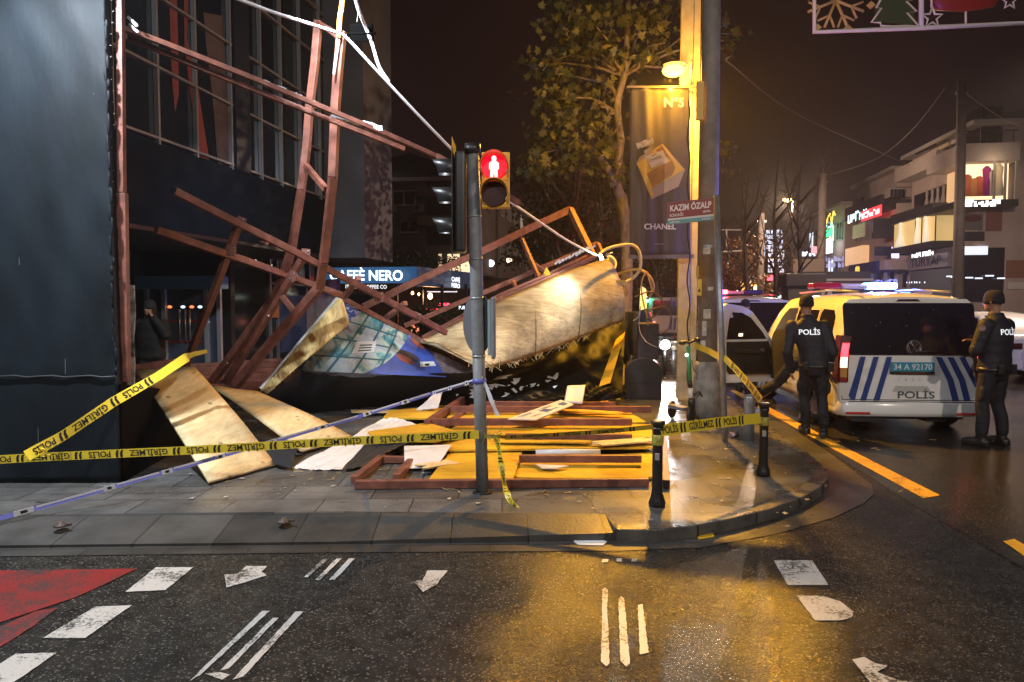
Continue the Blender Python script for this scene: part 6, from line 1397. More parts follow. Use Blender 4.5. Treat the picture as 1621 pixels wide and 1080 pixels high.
# ================================================================ police tape
TY = mat('tape_yellow', (.68, .52, .04), .4); TK = mat('tape_black', (.012, .012, .012), .45); TW = mat('tape_white', (.60, .60, .64), .4); TB = mat('tape_blue', (.10, .11, .40), .4)
def ribbon(name, pts, width, lab, text=('POLİS', 'GİRİLMEZ'), flip=False, tilt=None, fold=None, base=None, ink=None, hscale=.55, twist=None, start=0.05, step=.07, textrange=(0, 1)):
    """flat tape along pts; tilt(s)->angle in radians turning it about its length"""
    ps = [Vector(p) for p in pts]; fine = []
    for i in range(len(ps)-1):
        n = max(2, int((ps[i+1]-ps[i]).length/.03))
        for k in range(n): fine.append(ps[i].lerp(ps[i+1], k/n))
    fine.append(ps[-1]); cum = [0]
    for a, b in zip(fine, fine[1:]): cum.append(cum[-1]+(b-a).length)
    Lt = cum[-1]
    def at(s):
        s = min(max(s, 0), Lt); i = 0
        lo, hi = 0, len(cum)-1
        while hi-lo > 1:
            m_ = (lo+hi)//2
            if cum[m_] <= s: lo = m_
            else: hi = m_
        f = (s-cum[lo])/max(1e-9, cum[hi]-cum[lo]); p = fine[lo].lerp(fine[hi], f)
        a = at_t(lo); T = a
        view = (p-cam.location).normalized(); W = T.cross(view).normalized()
        if W.z < 0: W = -W
        N_ = T.cross(W).normalized()
        if N_.dot(view) > 0: N_ = -N_
        th = tilt(s/Lt) if tilt else 0
        W2 = W*math.cos(th)+N_*math.sin(th); N2 = N_*math.cos(th)-W*math.sin(th)
        return p, T, W2, N2
    def at_t(i):
        a = fine[max(i-3, 0)]; b = fine[min(i+4, len(fine)-1)]; return (b-a).normalized()
    mb = MB(); n = int(Lt/.03)+2; A = []; B = []
    for k in range(n+1):
        p, T, W, N_ = at(Lt*k/n); A.append(p-W*width/2); B.append(p+W*width/2)
    va = [mb.bm.verts.new(p) for p in A]; vb = [mb.bm.verts.new(p) for p in B]
    for k in range(n): mb._f([va[k], va[k+1], vb[k+1], vb[k]], True)
    o = tag(mb.build(name, base or TY, recalc=False), lab, 'police tape')
    if text:
        mb = MB(); s = start; i = 0; h = width*hscale
        while True:
            w_ = text[i % len(text)]; vs, fs, wd = text_mesh(w_, .02)
            ln = wd*h*.98
            if s+ln+step*2 > Lt*textrange[1]: break
            out = []
            for x, y in vs:
                xx, yy = x/wd*ln, (y-.5)*h
                if flip: xx, yy = ln-xx, -yy
                p, T, W, N_ = at(s+xx); out.append(p+W*yy+N_*.003)
            mb.mesh(out, fs); s += ln+step*.6
            for q in range(2):
                bars = []
                for x, y in ((0, -.42), (.016, -.42), (.016, .1), (.026, .42), (.010, .42), (0, .1)):
                    p, T, W, N_ = at(s+x*width/.06); bars.append(p+W*(y*width)+N_*.003)
                mb.poly(bars); s += .03*width/.06
            s += step*.6; i += 1
        mb.build('lettering', ink or TK, o, recalc=False)
    return o
# upside-down tape across the front, from off the left edge to the traffic pole
ribbon('police_tape', [P(-40, 730, 5.9), P(60, 724, 5.95), P(300, 713, 5.98), P(560, 698, 5.98), P(758, 688, 5.98)], .072, 'yellow police tape stretched flat across the front, upside down, left of the traffic pole', flip=True, hscale=.66, tilt=lambda s: .25, start=.1)
ribbon('police_tape', [P(768, 690, 5.98), P(800, 692, 5.95), P(880, 688, 5.85), P(960, 683, 5.75), P(1034, 676, 5.62)], .055, 'slack yellow police tape between the traffic pole and the wrapped bollard', flip=True, tilt=lambda s: 1.1-.3*s, hscale=.6)
ribbon('police_tape', [P(42, 722, 5.6), P(100, 690, 5.9), P(180, 636, 6.3), P(250, 596, 6.7), P(292, 568, 7.0), P(306, 561, 7.1), P(328, 556, 7.15)], .086, 'yellow police tape slanting up from the left edge to the rusty lattice', flip=True, tilt=lambda s: .35*math.sin(s*7)+(.9 if s > .9 else 0), hscale=.6, start=.06, textrange=(0, .93))
ribbon('police_tape', [P(1046, 682, 5.62), P(1080, 677, 5.8), P(1130, 670, 6.1), P(1204, 662, 6.58)], .092, 'taut yellow police tape between the two black bollards', hscale=.58, start=.015, step=.05, text=('POLİS', 'GİRİLMEZ', 'POLİS'))
mb = MB(); mb.lathe(b1+Vector((0, 0, .485)), [(.043, 0), (.047, .01), (.046, .05), (.048, .075), (.042, .085)], 18); tag(mb.build('tape_wrap', mat('tape_olive', (.35, .32, .06), .5, var=.5, vscale=40)), 'tape wound round the black bollard in front of the yellow boards', 'police tape')
mb = MB(); mb.lathe(b2+Vector((0, 0, .47)), [(.042, 0), (.046, .01), (.045, .05), (.047, .07), (.041, .08)], 18); tag(mb.build('tape_wrap', mat('tape_olive', (.35, .32, .06), .5, var=.5, vscale=40)), 'tape wound round the black bollard by the kerb', 'police tape')
ribbon('police_tape', [P(1204, 634, 6.75), P(1190, 614, 7.2), P(1165, 585, 7.9), P(1146, 566, 8.35)], .075, 'yellow police tape rising from the kerb bollard to the street sign post', hscale=.45, tilt=lambda s: .5)
ribbon('police_tape', [P(1140, 566, 8.4), P(1122, 556, 9.2), P(1098, 546, 9.9)], .08, 'yellow police tape from the street sign post to the utility pole', text=None, tilt=lambda s: .4)
ribbon('police_tape', [P(786, 692, 5.95), P(790, 712, 5.94), P(794, 740, 5.92), P(799, 770, 5.85), P(806, 790, 5.75), P(820, 808, 5.6)], .05, 'loose end of yellow tape dangling from the traffic pole to the ground', hscale=.5, tilt=lambda s: .9*math.sin(s*9), step=.04)
mb = MB(); rr = random.Random(4)
for k in range(26): a = P(778+rr.gauss(0, 6), 690+rr.gauss(0, 4), 5.95); mb.bar(a, a+Vector((rr.uniform(-.07, .07), 0, rr.uniform(-.04, .05))), .012, .004)
tag(mb.build('tape_knot', mat('tape_olive', (.35, .32, .06), .5)), 'tangled knot of yellow tape on the traffic pole', 'police tape')
mb = MB(); rr = random.Random(6)
for k in range(18): a = P(60+rr.gauss(0, 9), 716+rr.gauss(0, 4), 5.7); mb.bar(a, a+Vector((rr.uniform(-.06, .06), 0, rr.uniform(-.03, .04))), .016, .004)
tag(mb.build('tape_knot', TY), 'bunched yellow tape near the left edge of the view', 'police tape')
# blue and white tape
o = ribbon('police_tape', [P(-20, 826, 5.2), P(140, 782, 5.6), P(400, 708, 6.4), P(560, 662, 7.0), P(680, 624, 7.2), P(758, 601, 6.12)], .034, 'narrow blue and white police tape rising from the left corner to the traffic pole', text=None, base=TB)
mb = MB(); path = [P(-20, 826, 5.19), P(140, 782, 5.59), P(400, 708, 6.39), P(560, 662, 6.99), P(680, 624, 7.19), P(758, 601, 6.1)]
for a, b in zip(path, path[1:]):
    n = int((b-a).length/.36)
    for k in range(max(1, n)): 
        p = a.lerp(b, (k+.25)/max(1, n)); q = a.lerp(b, (k+.45)/max(1, n)); mb.bar(p+Vector((0, -.006, 0)), q+Vector((0, -.006, 0)), .004, .037)
        p2 = a.lerp(b, (k+.47)/max(1, n)); q2 = a.lerp(b, (k+1.2)/max(1, n)); mb.bar(p2+Vector((0, -.005, .009)), q2+Vector((0, -.005, .009)), .003, .015)
mb.build('white_blocks', TW, o)
mb = MB()
for a, b in zip(path, path[1:]):
    n = int((b-a).length/.36)
    for k in range(max(1, n)): p = a.lerp(b, (k+.32)/max(1, n)); q = a.lerp(b, (k+.39)/max(1, n)); mb.bar(p+Vector((0, -.009, 0)), q+Vector((0, -.009, 0)), .003, .022)
mb.build('dark_emblems', TK, o)
ribbon('police_tape', [P(762, 602, 6.05), P(770, 612, 6.03), P(777, 632, 6.02), P(788, 658, 6.0)], .035, 'white loose end of the blue tape hanging from the traffic pole', text=None, base=TW, tilt=lambda s: .6*math.sin(s*6))
mb = MB(); mb.lathe(onp(605)-Vector((0, 0, 0)), [(.058, 0), (.060, .02), (.058, .04)], 18); tag(mb.build('tape_wrap', TB), 'blue tape wound round the traffic pole', 'police tape')
# ================================================================ hanging Christmas decoration over the avenue
D_c = 14.0; t = thing('street_decoration', 'white framed hanging panel with a snowflake, fir tree, bauble and stars', 'decoration', P(1450, 20, D_c))
WF = mat('decor_white', (.8, .72, .66), .5); GF_ = mat('decor_green', (.04, .06, .02), .7)
def cpt(x, y): return P(1270+x/4.618, y/4.618, D_c)
def tubez(pts, r, m, name): mb = MB(); mb.tube([cpt(*q) for q in pts], r, 6, smooth=True); mb.build(name, m, t)
tubez([(85, -600), (88, 235), (870, 205), (1640, 168), (1650, -600), (85, -600)], .045, WF, 'frame'); tubez([(868, -600), (870, 205)], .045, WF, 'frame_bar')
GOLDL = mat('decor_gold', (.6, .38, .14), .5)
cx, cy = 245, 5
mb = MB()
for k in range(8):
    a = R(22+45*k); ex, ey = cx+220*math.cos(a), cy+210*math.sin(a); mb.tube([cpt(cx, cy), cpt(ex, ey)], .028, 6)
    for s in (.55,):
        mx_, my_ = cx+s*220*math.cos(a), cy+s*210*math.sin(a)
        for da in (-.75, .75): mb.tube([cpt(mx_, my_), cpt(mx_+95*math.cos(a+da), my_+95*math.sin(a+da))], .022, 6)
mb.build('snowflake', GOLDL, t)
mb = MB()
for x, y in ((245, 10), (505, 35), (112, 200), (335, 205)): mb.prism([cpt(x-32, y), cpt(x, y-28), cpt(x+32, y), cpt(x, y+28)], fwd*.04)
mb.build('snowflake_tips', GOLDL, t)
tubez([(600, -250), (560, -60), (605, -60), (540, 60), (580, 60), (505, 165), (570, 165), (575, 190), (660, 195), (760, 190), (850, 190), (765, 95), (835, 85), (760, 10), (800, 0), (740, -110), (690, -250)], .022, WF, 'fir_outline')
mb = MB(); mb.prism([cpt(600, -240), cpt(520, 160), cpt(840, 180), cpt(700, -240)], fwd*.03); mb.build('fir_body', GF_, t)
def star(cx, cy, r): return [(cx+(r if k % 2 == 0 else r*.42)*math.sin(R(36*k)), cy-(r if k % 2 == 0 else r*.42)*math.cos(R(36*k))) for k in range(11)]
tubez(star(950, 130, 78), .02, WF, 'star'); tubez([(945, 55), (945, -200)], .02, WF, 'hanger'); tubez(star(1515, 10, 60), .02, WF, 'star')
mb = MB(); mb.lathe(cpt(1190, -90), [(.01, -.5), (.55, -.42), (.75, 0), (.55, .42), (.01, .5)], 24, Matrix.Diagonal((.95, .2, .9))); mb.build('bauble', mat('decor_red', (.25, .02, .01), .4), t)
tubez([(1195, 50), (1195, 180)], .02, WF, 'hanger')
mb = MB(); mb.tube([cpt(400, -600), cpt(400, -1600)], .01, 5); mb.tube([cpt(1300, -600), cpt(1300, -1600)], .01, 5); mb.build('suspension_wire', DARK, t)
# small second decoration far up the avenue
p = P(1150, 380, 34); t = thing('street_decoration', 'small dim decoration frame far up the avenue beside the street sign post', 'decoration', p)
mb = MB()
for a, b in (((1120, 364), (1175, 364)), ((1120, 400), (1175, 397)), ((1175, 364), (1175, 397)), ((1150, 364), (1150, 398))): mb.bar(P(*a, 34), P(*b, 34), .06)
mb.build('frame', WF, t)
# wires over the avenue
WIRE = mat('overhead_wire', (.05, .04, .035), .6)
cable('overhead_wire', [(1150, 96, 12), (1260, 180, 18), (1390, 240, 26), (1440, 262, 33)], .012, WIRE, 'overhead wire from the lamp post down to the concrete pole', 'wire')
cable('overhead_wire', [(1500, 135, 33), (1440, 210, 36), (1380, 255, 40), (1300, 280, 46)], .016, WIRE, 'overhead wire from the thick concrete pole to the slimmer one', 'wire')
cable('overhead_wire', [(1700, 130, 24), (1620, 200, 28), (1518, 140, 33)], .014, WIRE, 'overhead wire leaving the thick concrete pole to the right', 'wire')
# ================================================================ trees
BARK = mat('plane_bark', (.17, .14, .105), .8, var=.65, vscale=11, bump=.35, bscale=25, stretch=(1, 1, .45))
def leaf_mat(name, c1, c2):
    m = bpy.data.materials.new(name); m.use_nodes = True; nt = m.node_tree; b = nt.nodes['Principled BSDF']; N = nt.nodes.new; L = nt.links.new
    g = N('ShaderNodeObjectInfo'); tc = N('ShaderNodeTexCoord'); n = N('ShaderNodeTexNoise'); n.inputs['Scale'].default_value = 2.6; n.inputs['Detail'].default_value = 3; L(tc.outputs['Object'], n.inputs['Vector'])
    r = N('ShaderNodeMapRange'); r.inputs[1].default_value = .35; r.inputs[2].default_value = .65; L(n.outputs['Fac'], r.inputs[0])
    mx = N('ShaderNodeMix'); mx.data_type = 'RGBA'; mx.inputs[6].default_value = (*c1, 1); mx.inputs[7].default_value = (*c2, 1); L(r.outputs[0], mx.inputs[0]); L(mx.outputs[2], b.inputs['Base Color'])
    b.inputs['Roughness'].default_value = .55
    tr = N('ShaderNodeBsdfTranslucent'); L(mx.outputs[2], tr.inputs['Color']); ms = N('ShaderNodeMixShader'); ms.inputs[0].default_value = .35
    L(b.outputs[0], ms.inputs[1]); L(tr.outputs[0], ms.inputs[2]); L(ms.outputs[0], nt.nodes['Material Output'].inputs['Surface'])
    MATS[name] = m; return m
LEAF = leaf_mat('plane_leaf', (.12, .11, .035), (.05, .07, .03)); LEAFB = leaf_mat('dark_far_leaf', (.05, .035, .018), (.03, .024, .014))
LOBES = [(0, -.5), (.12, -.28), (.5, -.30), (.30, -.05), (.58, .18), (.24, .16), (0, .62), (-.24, .16), (-.58, .18), (-.30, -.05), (-.5, -.30), (-.12, -.28)]
def leaf(mb, p, s, rnd):
    n = Vector((rnd.gauss(0, 1), rnd.gauss(0, 1)-.6, rnd.gauss(0, .8)+.5)).normalized(); a = n.orthogonal().normalized(); b = n.cross(a); th = rnd.uniform(0, 6.28)
    x = a*math.cos(th)+b*math.sin(th); y = n.cross(x)
    mb._f([mb.bm.verts.new(p+x*(u*s)+y*(v*s)+n*(.12*s*abs(u))) for u, v in LOBES])
tb = G(986, 622, ZS); D_t = 14.1
def tpt(x, y, D=D_t): return P(x, y, D)
t = thing('plane_tree', 'tall plane tree with mottled bark and sparse yellowing leaves lit by the orange lamp', 'tree', tb)
mb = MB()
mb.tube([tb, tpt(988, 560), tpt(991, 470), tpt(992, 400), tpt(990, 352), tpt(984, 314)], [.17, .135, .125, .12, .115, .11], 14)
mb.tube([tpt(985, 320), tpt(975, 290), tpt(966, 275), tpt(952, 252), tpt(930, 232), tpt(905, 216), tpt(880, 204)], [.11, .09, .085, .07, .055, .045, .02], 10)
mb.tube([tpt(974, 292), tpt(979, 258), tpt(983, 222), tpt(977, 180), tpt(978, 155), tpt(988, 120), tpt(992, 80), tpt(994, 30), tpt(996, -40), tpt(990, -160)], [.08, .08, .075, .075, .075, .07, .062, .055, .05, .03], 10)
mb.tube([tpt(978, 155), tpt(970, 140), tpt(955, 130), tpt(930, 126), tpt(905, 120)], [.05, .035, .03, .02, .01], 8)
rnd = random.Random(11); limbs = []
def limb(a, b, r, n=5, D0=D_t, D1=D_t, wob=8):
    pts = []
    for k in range(n+1):
        f = k/n; x = a[0]+(b[0]-a[0])*f+(rnd.uniform(-wob, wob) if 0 < k else 0); y = a[1]+(b[1]-a[1])*f-10*math.sin(f*3.1)+(rnd.uniform(-wob, wob) if 0 < k else 0)
        pts.append(tpt(x, y, D0+(D1-D0)*f))
    mb.tube(pts, [r*(1-.8*k/n) for k in range(n+1)], 6); limbs.append(pts)
for b, D1 in (((842, 255), 12.4), ((836, 262), 13.4), ((870, 160), 12.6), ((905, 60), 13.5), ((872, 90), 12.9), ((820, 105), 13.3), ((930, 20), 12.5), ((1040, 10), 13.2), ((1060, 60), 12.4), ((1140, 50), 13.0), ((1165, 50), 12.7), ((1150, 95), 13.2), ((940, 170), 12.2)):
    a = (988, 120) if b[1] < 130 else ((930, 232) if b[0] < 860 and b[1] > 200 else (978, 180))
    limb(a, b, .035, D1=D1+1.2)
limb((993, 400), (1150, 245), .03, 6, D_t, 14.6); limb((1145, 260), (1160, 255), .012, 3, 14.6, 14.6); limb((905, 216), (838, 262), .02, D1=13.8)
mb.build('trunk', BARK, t)
mb = MB()
clumps = [(842, 262, 12.5, 22, 14, 40), (862, 275, 12.8, 25, 14, 60), (850, 245, 12.6, 18, 14, 40), (885, 215, 12.6, 34, 22, 130), (915, 240, 12.7, 34, 22, 120), (880, 160, 12.7, 34, 26, 150), (905, 185, 12.5, 30, 22, 110), (870, 110, 13, 32, 24, 120), (835, 100, 13.3, 16, 10, 26), (905, 70, 13.2, 34, 30, 150), (880, 40, 13, 26, 16, 70), (940, 30, 12.6, 40, 26, 150), (1000, 20, 12.6, 40, 26, 150), (960, 80, 12.5, 34, 26, 110), (1045, 40, 13, 40, 30, 130), (1030, 90, 12.4, 26, 18, 55), (950, 150, 12.9, 30, 30, 90), (945, 200, 12.8, 30, 22, 110), (965, 235, 12.6, 16, 20, 60), (980, 275, 12.7, 10, 16, 40), (930, 270, 12.8, 26, 10, 40), (1130, 40, 13, 18, 18, 60), (1145, 75, 13, 16, 16, 60), (1165, 48, 12.8, 10, 8, 20), (1125, 75, 13, 12, 22, 40), (1138, 240, 13.3, 14, 10, 44), (1150, 275, 13.4, 10, 8, 20), (1128, 250, 13.3, 8, 14, 20), (870, 225, 13.2, 40, 30, 100), (925, 120, 13.6, 50, 50, 190), (1000, -30, 13, 80, 40, 200), (1080, -20, 13, 40, 30, 80), (900, 10, 13.3, 40, 22, 90)]
for x, y, D, sx, sy, n in clumps:
    for k in range(int(n*.62)):
        leaf(mb, tpt(x+rnd.gauss(0, .62)*sx, y+rnd.gauss(0, .62)*sy, D+1.2+rnd.gauss(0, .4)), rnd.uniform(.10, .20), rnd)
for pts in limbs:
    for p in pts[2:]:
        for k in range(4): leaf(mb, p+Vector((rnd.gauss(0, .1), rnd.gauss(0, .1), rnd.gauss(0, .1))), rnd.uniform(.06, .12), rnd)
mb.build('crown', LEAF, t, recalc=False)
# darker trees further up the pavement, behind the plane tree
def far_tree(px, D, base_py, top_py, spread, n, lab, seed, trunk=.16, crown=True, leaves=LEAFB, name='tree', size=.11):
    rnd = random.Random(seed); b = P(px, 520, D); b.z = ZS; t = thing(name, lab, 'tree', b); hz = P(px, top_py, D).z
    mb = MB(); mb.tube([b, b+Vector((.1, 0, hz*.3)), b+Vector((-.05, .1, hz*.6)), b+Vector((.1, 0, hz*.92))], [trunk, trunk*.8, trunk*.55, trunk*.15], 8)
    tips = []
    for k in range(9 if crown else 14):
        z0 = hz*rnd.uniform(.25, .7); a = rnd.uniform(0, 6.28); L_ = spread*rnd.uniform(.5, 1.0)*(1.1-z0/hz*.5)
        p0 = b+Vector((0, .05, z0)); p1 = p0+Vector((math.cos(a)*L_*.5, math.sin(a)*L_*.5, L_*.55)); p2 = p0+Vector((math.cos(a)*L_*.8, math.sin(a)*L_*.8, L_*(1.1 if crown else 1.6)))
        mb.tube([p0, p1, p2], [trunk*.4, trunk*.25, .012], 6); tips.append((p1, p2))
        for q in range(3 if crown else 5):
            f = rnd.uniform(.2, 1); s = p1.lerp(p2, f); e = s+Vector((rnd.uniform(-1, 1), rnd.uniform(-1, 1), rnd.uniform(.2, 1.2)))*spread*.28; mb.tube([s, e], [trunk*.12, .006], 5)
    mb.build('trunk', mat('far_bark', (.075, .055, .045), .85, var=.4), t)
    if crown:
        mb = MB(); c = b+Vector((0, 0, hz*.66))
        cl = [(Vector((rnd.gauss(0, .5)*spread, rnd.gauss(0, .5)*spread, rnd.gauss(0, .34)*hz*.5))) for k in range(22)]
        for k in range(n):
            leaf(mb, c+rnd.choice(cl)+Vector((rnd.gauss(0, .28), rnd.gauss(0, .28), rnd.gauss(0, .22)))*spread*.55, size*rnd.uniform(.7, 1.4), rnd)
        mb.build('crown', leaves, t, recalc=False)
    return t
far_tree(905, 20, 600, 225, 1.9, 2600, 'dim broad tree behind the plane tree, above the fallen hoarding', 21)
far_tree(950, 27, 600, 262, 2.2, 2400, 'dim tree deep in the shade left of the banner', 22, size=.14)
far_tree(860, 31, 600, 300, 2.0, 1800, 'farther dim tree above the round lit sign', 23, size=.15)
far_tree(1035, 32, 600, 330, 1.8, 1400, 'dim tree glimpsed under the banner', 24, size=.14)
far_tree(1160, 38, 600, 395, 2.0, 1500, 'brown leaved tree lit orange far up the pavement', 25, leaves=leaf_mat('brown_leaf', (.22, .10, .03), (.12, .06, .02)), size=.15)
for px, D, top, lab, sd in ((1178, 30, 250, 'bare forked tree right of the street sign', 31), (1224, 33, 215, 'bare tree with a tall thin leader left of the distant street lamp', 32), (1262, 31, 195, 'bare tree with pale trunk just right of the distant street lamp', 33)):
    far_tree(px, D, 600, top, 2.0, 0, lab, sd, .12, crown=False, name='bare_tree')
# ================================================================ vehicles
VANW = mat('police_white_paint', (.78, .77, .75), .22, coat=.6, var=.14, vscale=1.4)
TINT = mat('tinted_glass', (.010, .009, .014), .08, spec=.8)
TYRE = mat('tyre_rubber', (.014, .014, .014), .55, bump=.1, bscale=70); RIM = mat('alloy_rim', (.35, .35, .36), .35, .7)
TRIM = mat('black_trim', (.014, .014, .016), .5)
STRIPE = mat('police_blue_stripe', (.025, .055, .22), .3)
class Body:
    """smooth car shell: half width over height, plan taper along the length, silhouette along the length"""
    def __init__(s, W, L, H, prof, sil, taper, shear, z0=.28):
        s.W, s.L, s.H, s.prof, s.sil, s.taper, s.shear, s.z0 = W, L, H, prof, sil, taper, shear, z0
    @staticmethod
    def lerp(tab, x):
        if x <= tab[0][0]: return tab[0][1]
        for (a, b), (c, d) in zip(tab, tab[1:]):
            if x <= c: return b+(d-b)*((x-a)/(c-a) if c > a else 0)
        return tab[-1][1]
    def hw(s, y, z):
        top = s.lerp(s.sil, y); zz = z
        w_ = s.lerp(s.prof, zz)*s.W/2
        if top < s.H*.93: w_ = min(w_, s.W/2*s.lerp([(0, 1), (.8, .985), (.93, .93), (1, .80)], (z-s.z0)/max(.01, top-s.z0)))
        return w_*s.lerp(s.taper, y)
    def Y(s, y, z): return y+s.lerp(s.shear, z)*max(0, 1-y/1.1)
    def side(s, sign, off=.004):
        return lambda y, z: Vector((sign*(s.hw(y, z)+off), s.Y(y, z), z))
    def rear(s, off=.006):
        def f(x, z):
            k = abs(x)/(s.W/2); return Vector((x*.985, s.Y(0, z)-off+.05*max(0, k-.78)/.22*0+.012*k*k, z))
        return f
    def shell(s, ys):
        mb = MB(); rings = []
        for y in ys:
            top = s.lerp(s.sil, y); n = 26; half = []
            for k in range(n+1):
                z = s.z0+(top-s.z0)*(1-(1-k/n)**1.5) if k < n else top
                half.append((s.hw(y, z) if k < n else s.hw(y, top)*.9, z))
            zt = top; wt = half[-1][0]; crown = [(wt*f, zt+.028*(1-f*f)*s.lerp(s.taper, y)) for f in (.8, .5, .2)]
            half = half+crown
            ring = [Vector((x, s.Y(y, z), z)) for x, z in half]+[Vector((-x, s.Y(y, z), z)) for x, z in half[::-1]]
            rings.append(ring)
        mb.loft(rings, cap=True, smooth=True); return mb
def wheel(mb_t, mb_r, c, r, w_, sx):
    c = Vector(c); MXw = Matrix.Rotation(R(90), 3, 'Y')
    mb_t.lathe(c, [(r*.62, -w_/2), (r*.93, -w_/2), (r, -w_*.34), (r, w_*.34), (r*.93, w_/2), (r*.62, w_/2)], 30, MXw)
    o = sx*(w_/2-.01)
    mb_r.lathe(c+Vector((o, 0, 0)), [(r*.60, -.012), (r*.60, .004)], 28, MXw)
    for k in range(5):
        a = R(72*k+10); d = Vector((0, math.cos(a), math.sin(a))); mb_r.bar(c+Vector((o+sx*.01, 0, 0))+d*.04, c+Vector((o+sx*.012, 0, 0))+d*r*.57, .055, .03, up=(1, 0, 0))
CADDY = dict(W=1.855, L=4.5, H=1.80,
    prof=[(.2, .93), (.32, .975), (.55, 1.0), (.95, .995), (1.08, .975), (1.35, .905), (1.6, .83), (1.70, .775), (1.76, .70), (1.80, .58)],
    sil=[(0, 1.735), (.10, 1.77), (.5, 1.80), (1.4, 1.81), (2.4, 1.79), (2.75, 1.74), (3.45, 1.17), (3.6, 1.10), (4.2, .98), (4.4, .86), (4.5, .62)],
    taper=[(0, .955), (.05, .985), (.16, 1.0), (3.6, 1.0), (4.1, .965), (4.35, .88), (4.5, .70)],
    shear=[(0, .02), (.45, 0), (.95, .015), (1.05, .03), (1.8, .20)])
YS = [0, .025, .06, .11, .2, .4, .7, 1.1, 1.6, 2.0, 2.4, 2.6, 2.75, 2.95, 3.2, 3.45, 3.6, 3.9, 4.2, 4.35, 4.45, 4.5]
def police_van(label, loc, rz, plate=None, detail=True, opendoor=True, blue=True):
    t = thing('police_van', label, 'police van', (0, 0, 0))
    B = Body(**CADDY)
    body = B.shell(YS).build('body', VANW, t)
    def pat(poly, fn, m, name, par=t, cu=.12): 
        mb = MB(); patch(mb, poly, fn, cu); return mb.build(name, m, par, recalc=False)
    # tailgate
    rf = B.rear
    pat(rrect(-.83, 1.03, .83, 1.70, .07), rf(.012), TINT, 'rear_window')
    pat([(-.80, 1.685), (.80, 1.685), (.74, 1.735), (-.74, 1.735)], rf(.02), VANW, 'roof_spoiler')
    pat([(-.16, 1.705), (.16, 1.705), (.12, 1.735), (-.12, 1.735)], rf(.026), mat('brake_lamp_dark', (.05, .012, .03), .2), 'high_brake_lamp')
    for s in (-1, 1):
        # wrap-round tail lamp
        def lf(off, s=s):
            return lambda x, z: Vector((s*(B.hw(max(0.0, .16-x) if False else 0.03, z)+.012-.10+x*1.0), B.Y(0, z)-off+.02, z))
        mb = MB(); zz = [(.62, .0), (.66, .0), (.98, .0), (1.22, .01)]
        mb.loft([[Vector((s*(B.hw(.03, z)+.018), B.Y(0, z)-.018, z)), Vector((s*(B.hw(.03, z)-.115), B.Y(0, z)-.020, z)), Vector((s*(B.hw(.03, z)-.115), B.Y(0, z)+.03, z)), Vector((s*(B.hw(.10, z)+.012), B.Y(0, z)+.16, z))] for z in (.67, .80, 1.0, 1.15, 1.27)], smooth=False)
        lampo = mb.build('tail_lamp', mat('tail_lamp_smoked', (.07, .012, .014), .15), t, bevel=.01)
        for z0, z1, m in ((1.0, 1.17, emit('tail_red', (1, .02, .03), 9.0)), (.86, .995, emit('tail_pink', (1, .30, .22), 5)), (.735, .855, mat('tail_amber', (.55, .28, .08), .3)), (.68, .73, mat('tail_low_red', (.3, .02, .02), .3))):
            mb = MB(); mb.loft([[Vector((s*(B.hw(.03, z)-.01), B.Y(0, z)-.024, z)), Vector((s*(B.hw(.03, z)-.095), B.Y(0, z)-.026, z)), Vector((s*(B.hw(.03, z)-.095), B.Y(0, z)-.01, z)), Vector((s*(B.hw(.03, z)-.01), B.Y(0, z)-.01, z))] for z in (z0, (z0+z1)/2, z1)], smooth=False); mb.build('lamp_segment', m, lampo)
    # blue stripes of the tailgate
    for k in range(3):
        x0 = -.70+.165*k
        pat([(x0+.06, 1.0), (x0+.125, 1.0), (x0-.03, .44), (x0-.105, .44)] if k else [(x0+.06, 1.0), (x0+.125, 1.0), (x0-.005, .44), (x0-.055, .44), (x0-.085, .50)], rf(.0085), STRIPE, 'blue_stripe')
        x1 = .30+.145*k
        if k < 2: pat([(x1, 1.0), (x1+.075, 1.0), (x1+.22, .72), (x1+.30, .44), (x1+.215, .44), (x1+.145, .70)], rf(.0085), STRIPE, 'blue_stripe')
        else: pat([(x1, 1.0), (x1+.075, 1.0), (x1+.22, .70), (x1+.225, .62), (x1+.20, .62)], rf(.0085), STRIPE, 'blue_stripe')
    if plate:
        mb = MB(); mb.span((-.265, -.028, .815), (.265, -.002, .935)); pl = mb.build('number_plate', mat('plate_blue', (.03, .24, .38), .4), t, bevel=.006)
        mb = MB(); mb.span((-.27, -.026, .79), (.27, -.001, .813)); mb.build('plate_holder', TRIM, pl)
        mb = MB(); scrawl(mb, (0, -.0275, .795), (1, 0, 0), (0, 0, 1), .012, .3, 14, 9); mb.build('holder_lettering', mat('orange_print', (.5, .15, .05), .5), pl, recalc=False)
        mb = MB(); put_text(mb, plate, (0, -.030, .84), (1, 0, 0), (0, 0, 1), .072, width=.47, bold=.012); mb.build('plate_number', mat('plate_white', (.66, .72, .74), .4), pl, recalc=False)
    f8 = rf(.010)
    mb = MB(); put_text(mb, 'POLİS', (.06, 0, .475), (1, 0, 0), (0, 0, 1), .085, width=.46, bold=.015, fn=lambda p: f8(p.x, p.z)); mb.build('lettering', mat('van_grey_letters', (.08, .085, .10), .4), t, recalc=False)
    mb = MB()
    for k, ch in enumerate('CADDY'): put_text(mb, ch, (-.16+.09*k, 0, .70), (1, 0, 0), (0, 0, 1), .026, bold=.0, fn=lambda p: f8(p.x, p.z))
    mb.build('model_letters', mat('chrome_letters', (.35, .35, .36), .3, .7), t, recalc=False)
    # round emblem low on the rear window
    e = rf(.022)(.03, 1.12); mb = MB(); MX = Matrix.Rotation(R(90), 3, 'X')
    ring = [(e+Vector((.085*math.cos(a), 0, .085*math.sin(a)))) for a in [2*math.pi*k/28 for k in range(29)]]; mb.tube(ring, .008, 6)
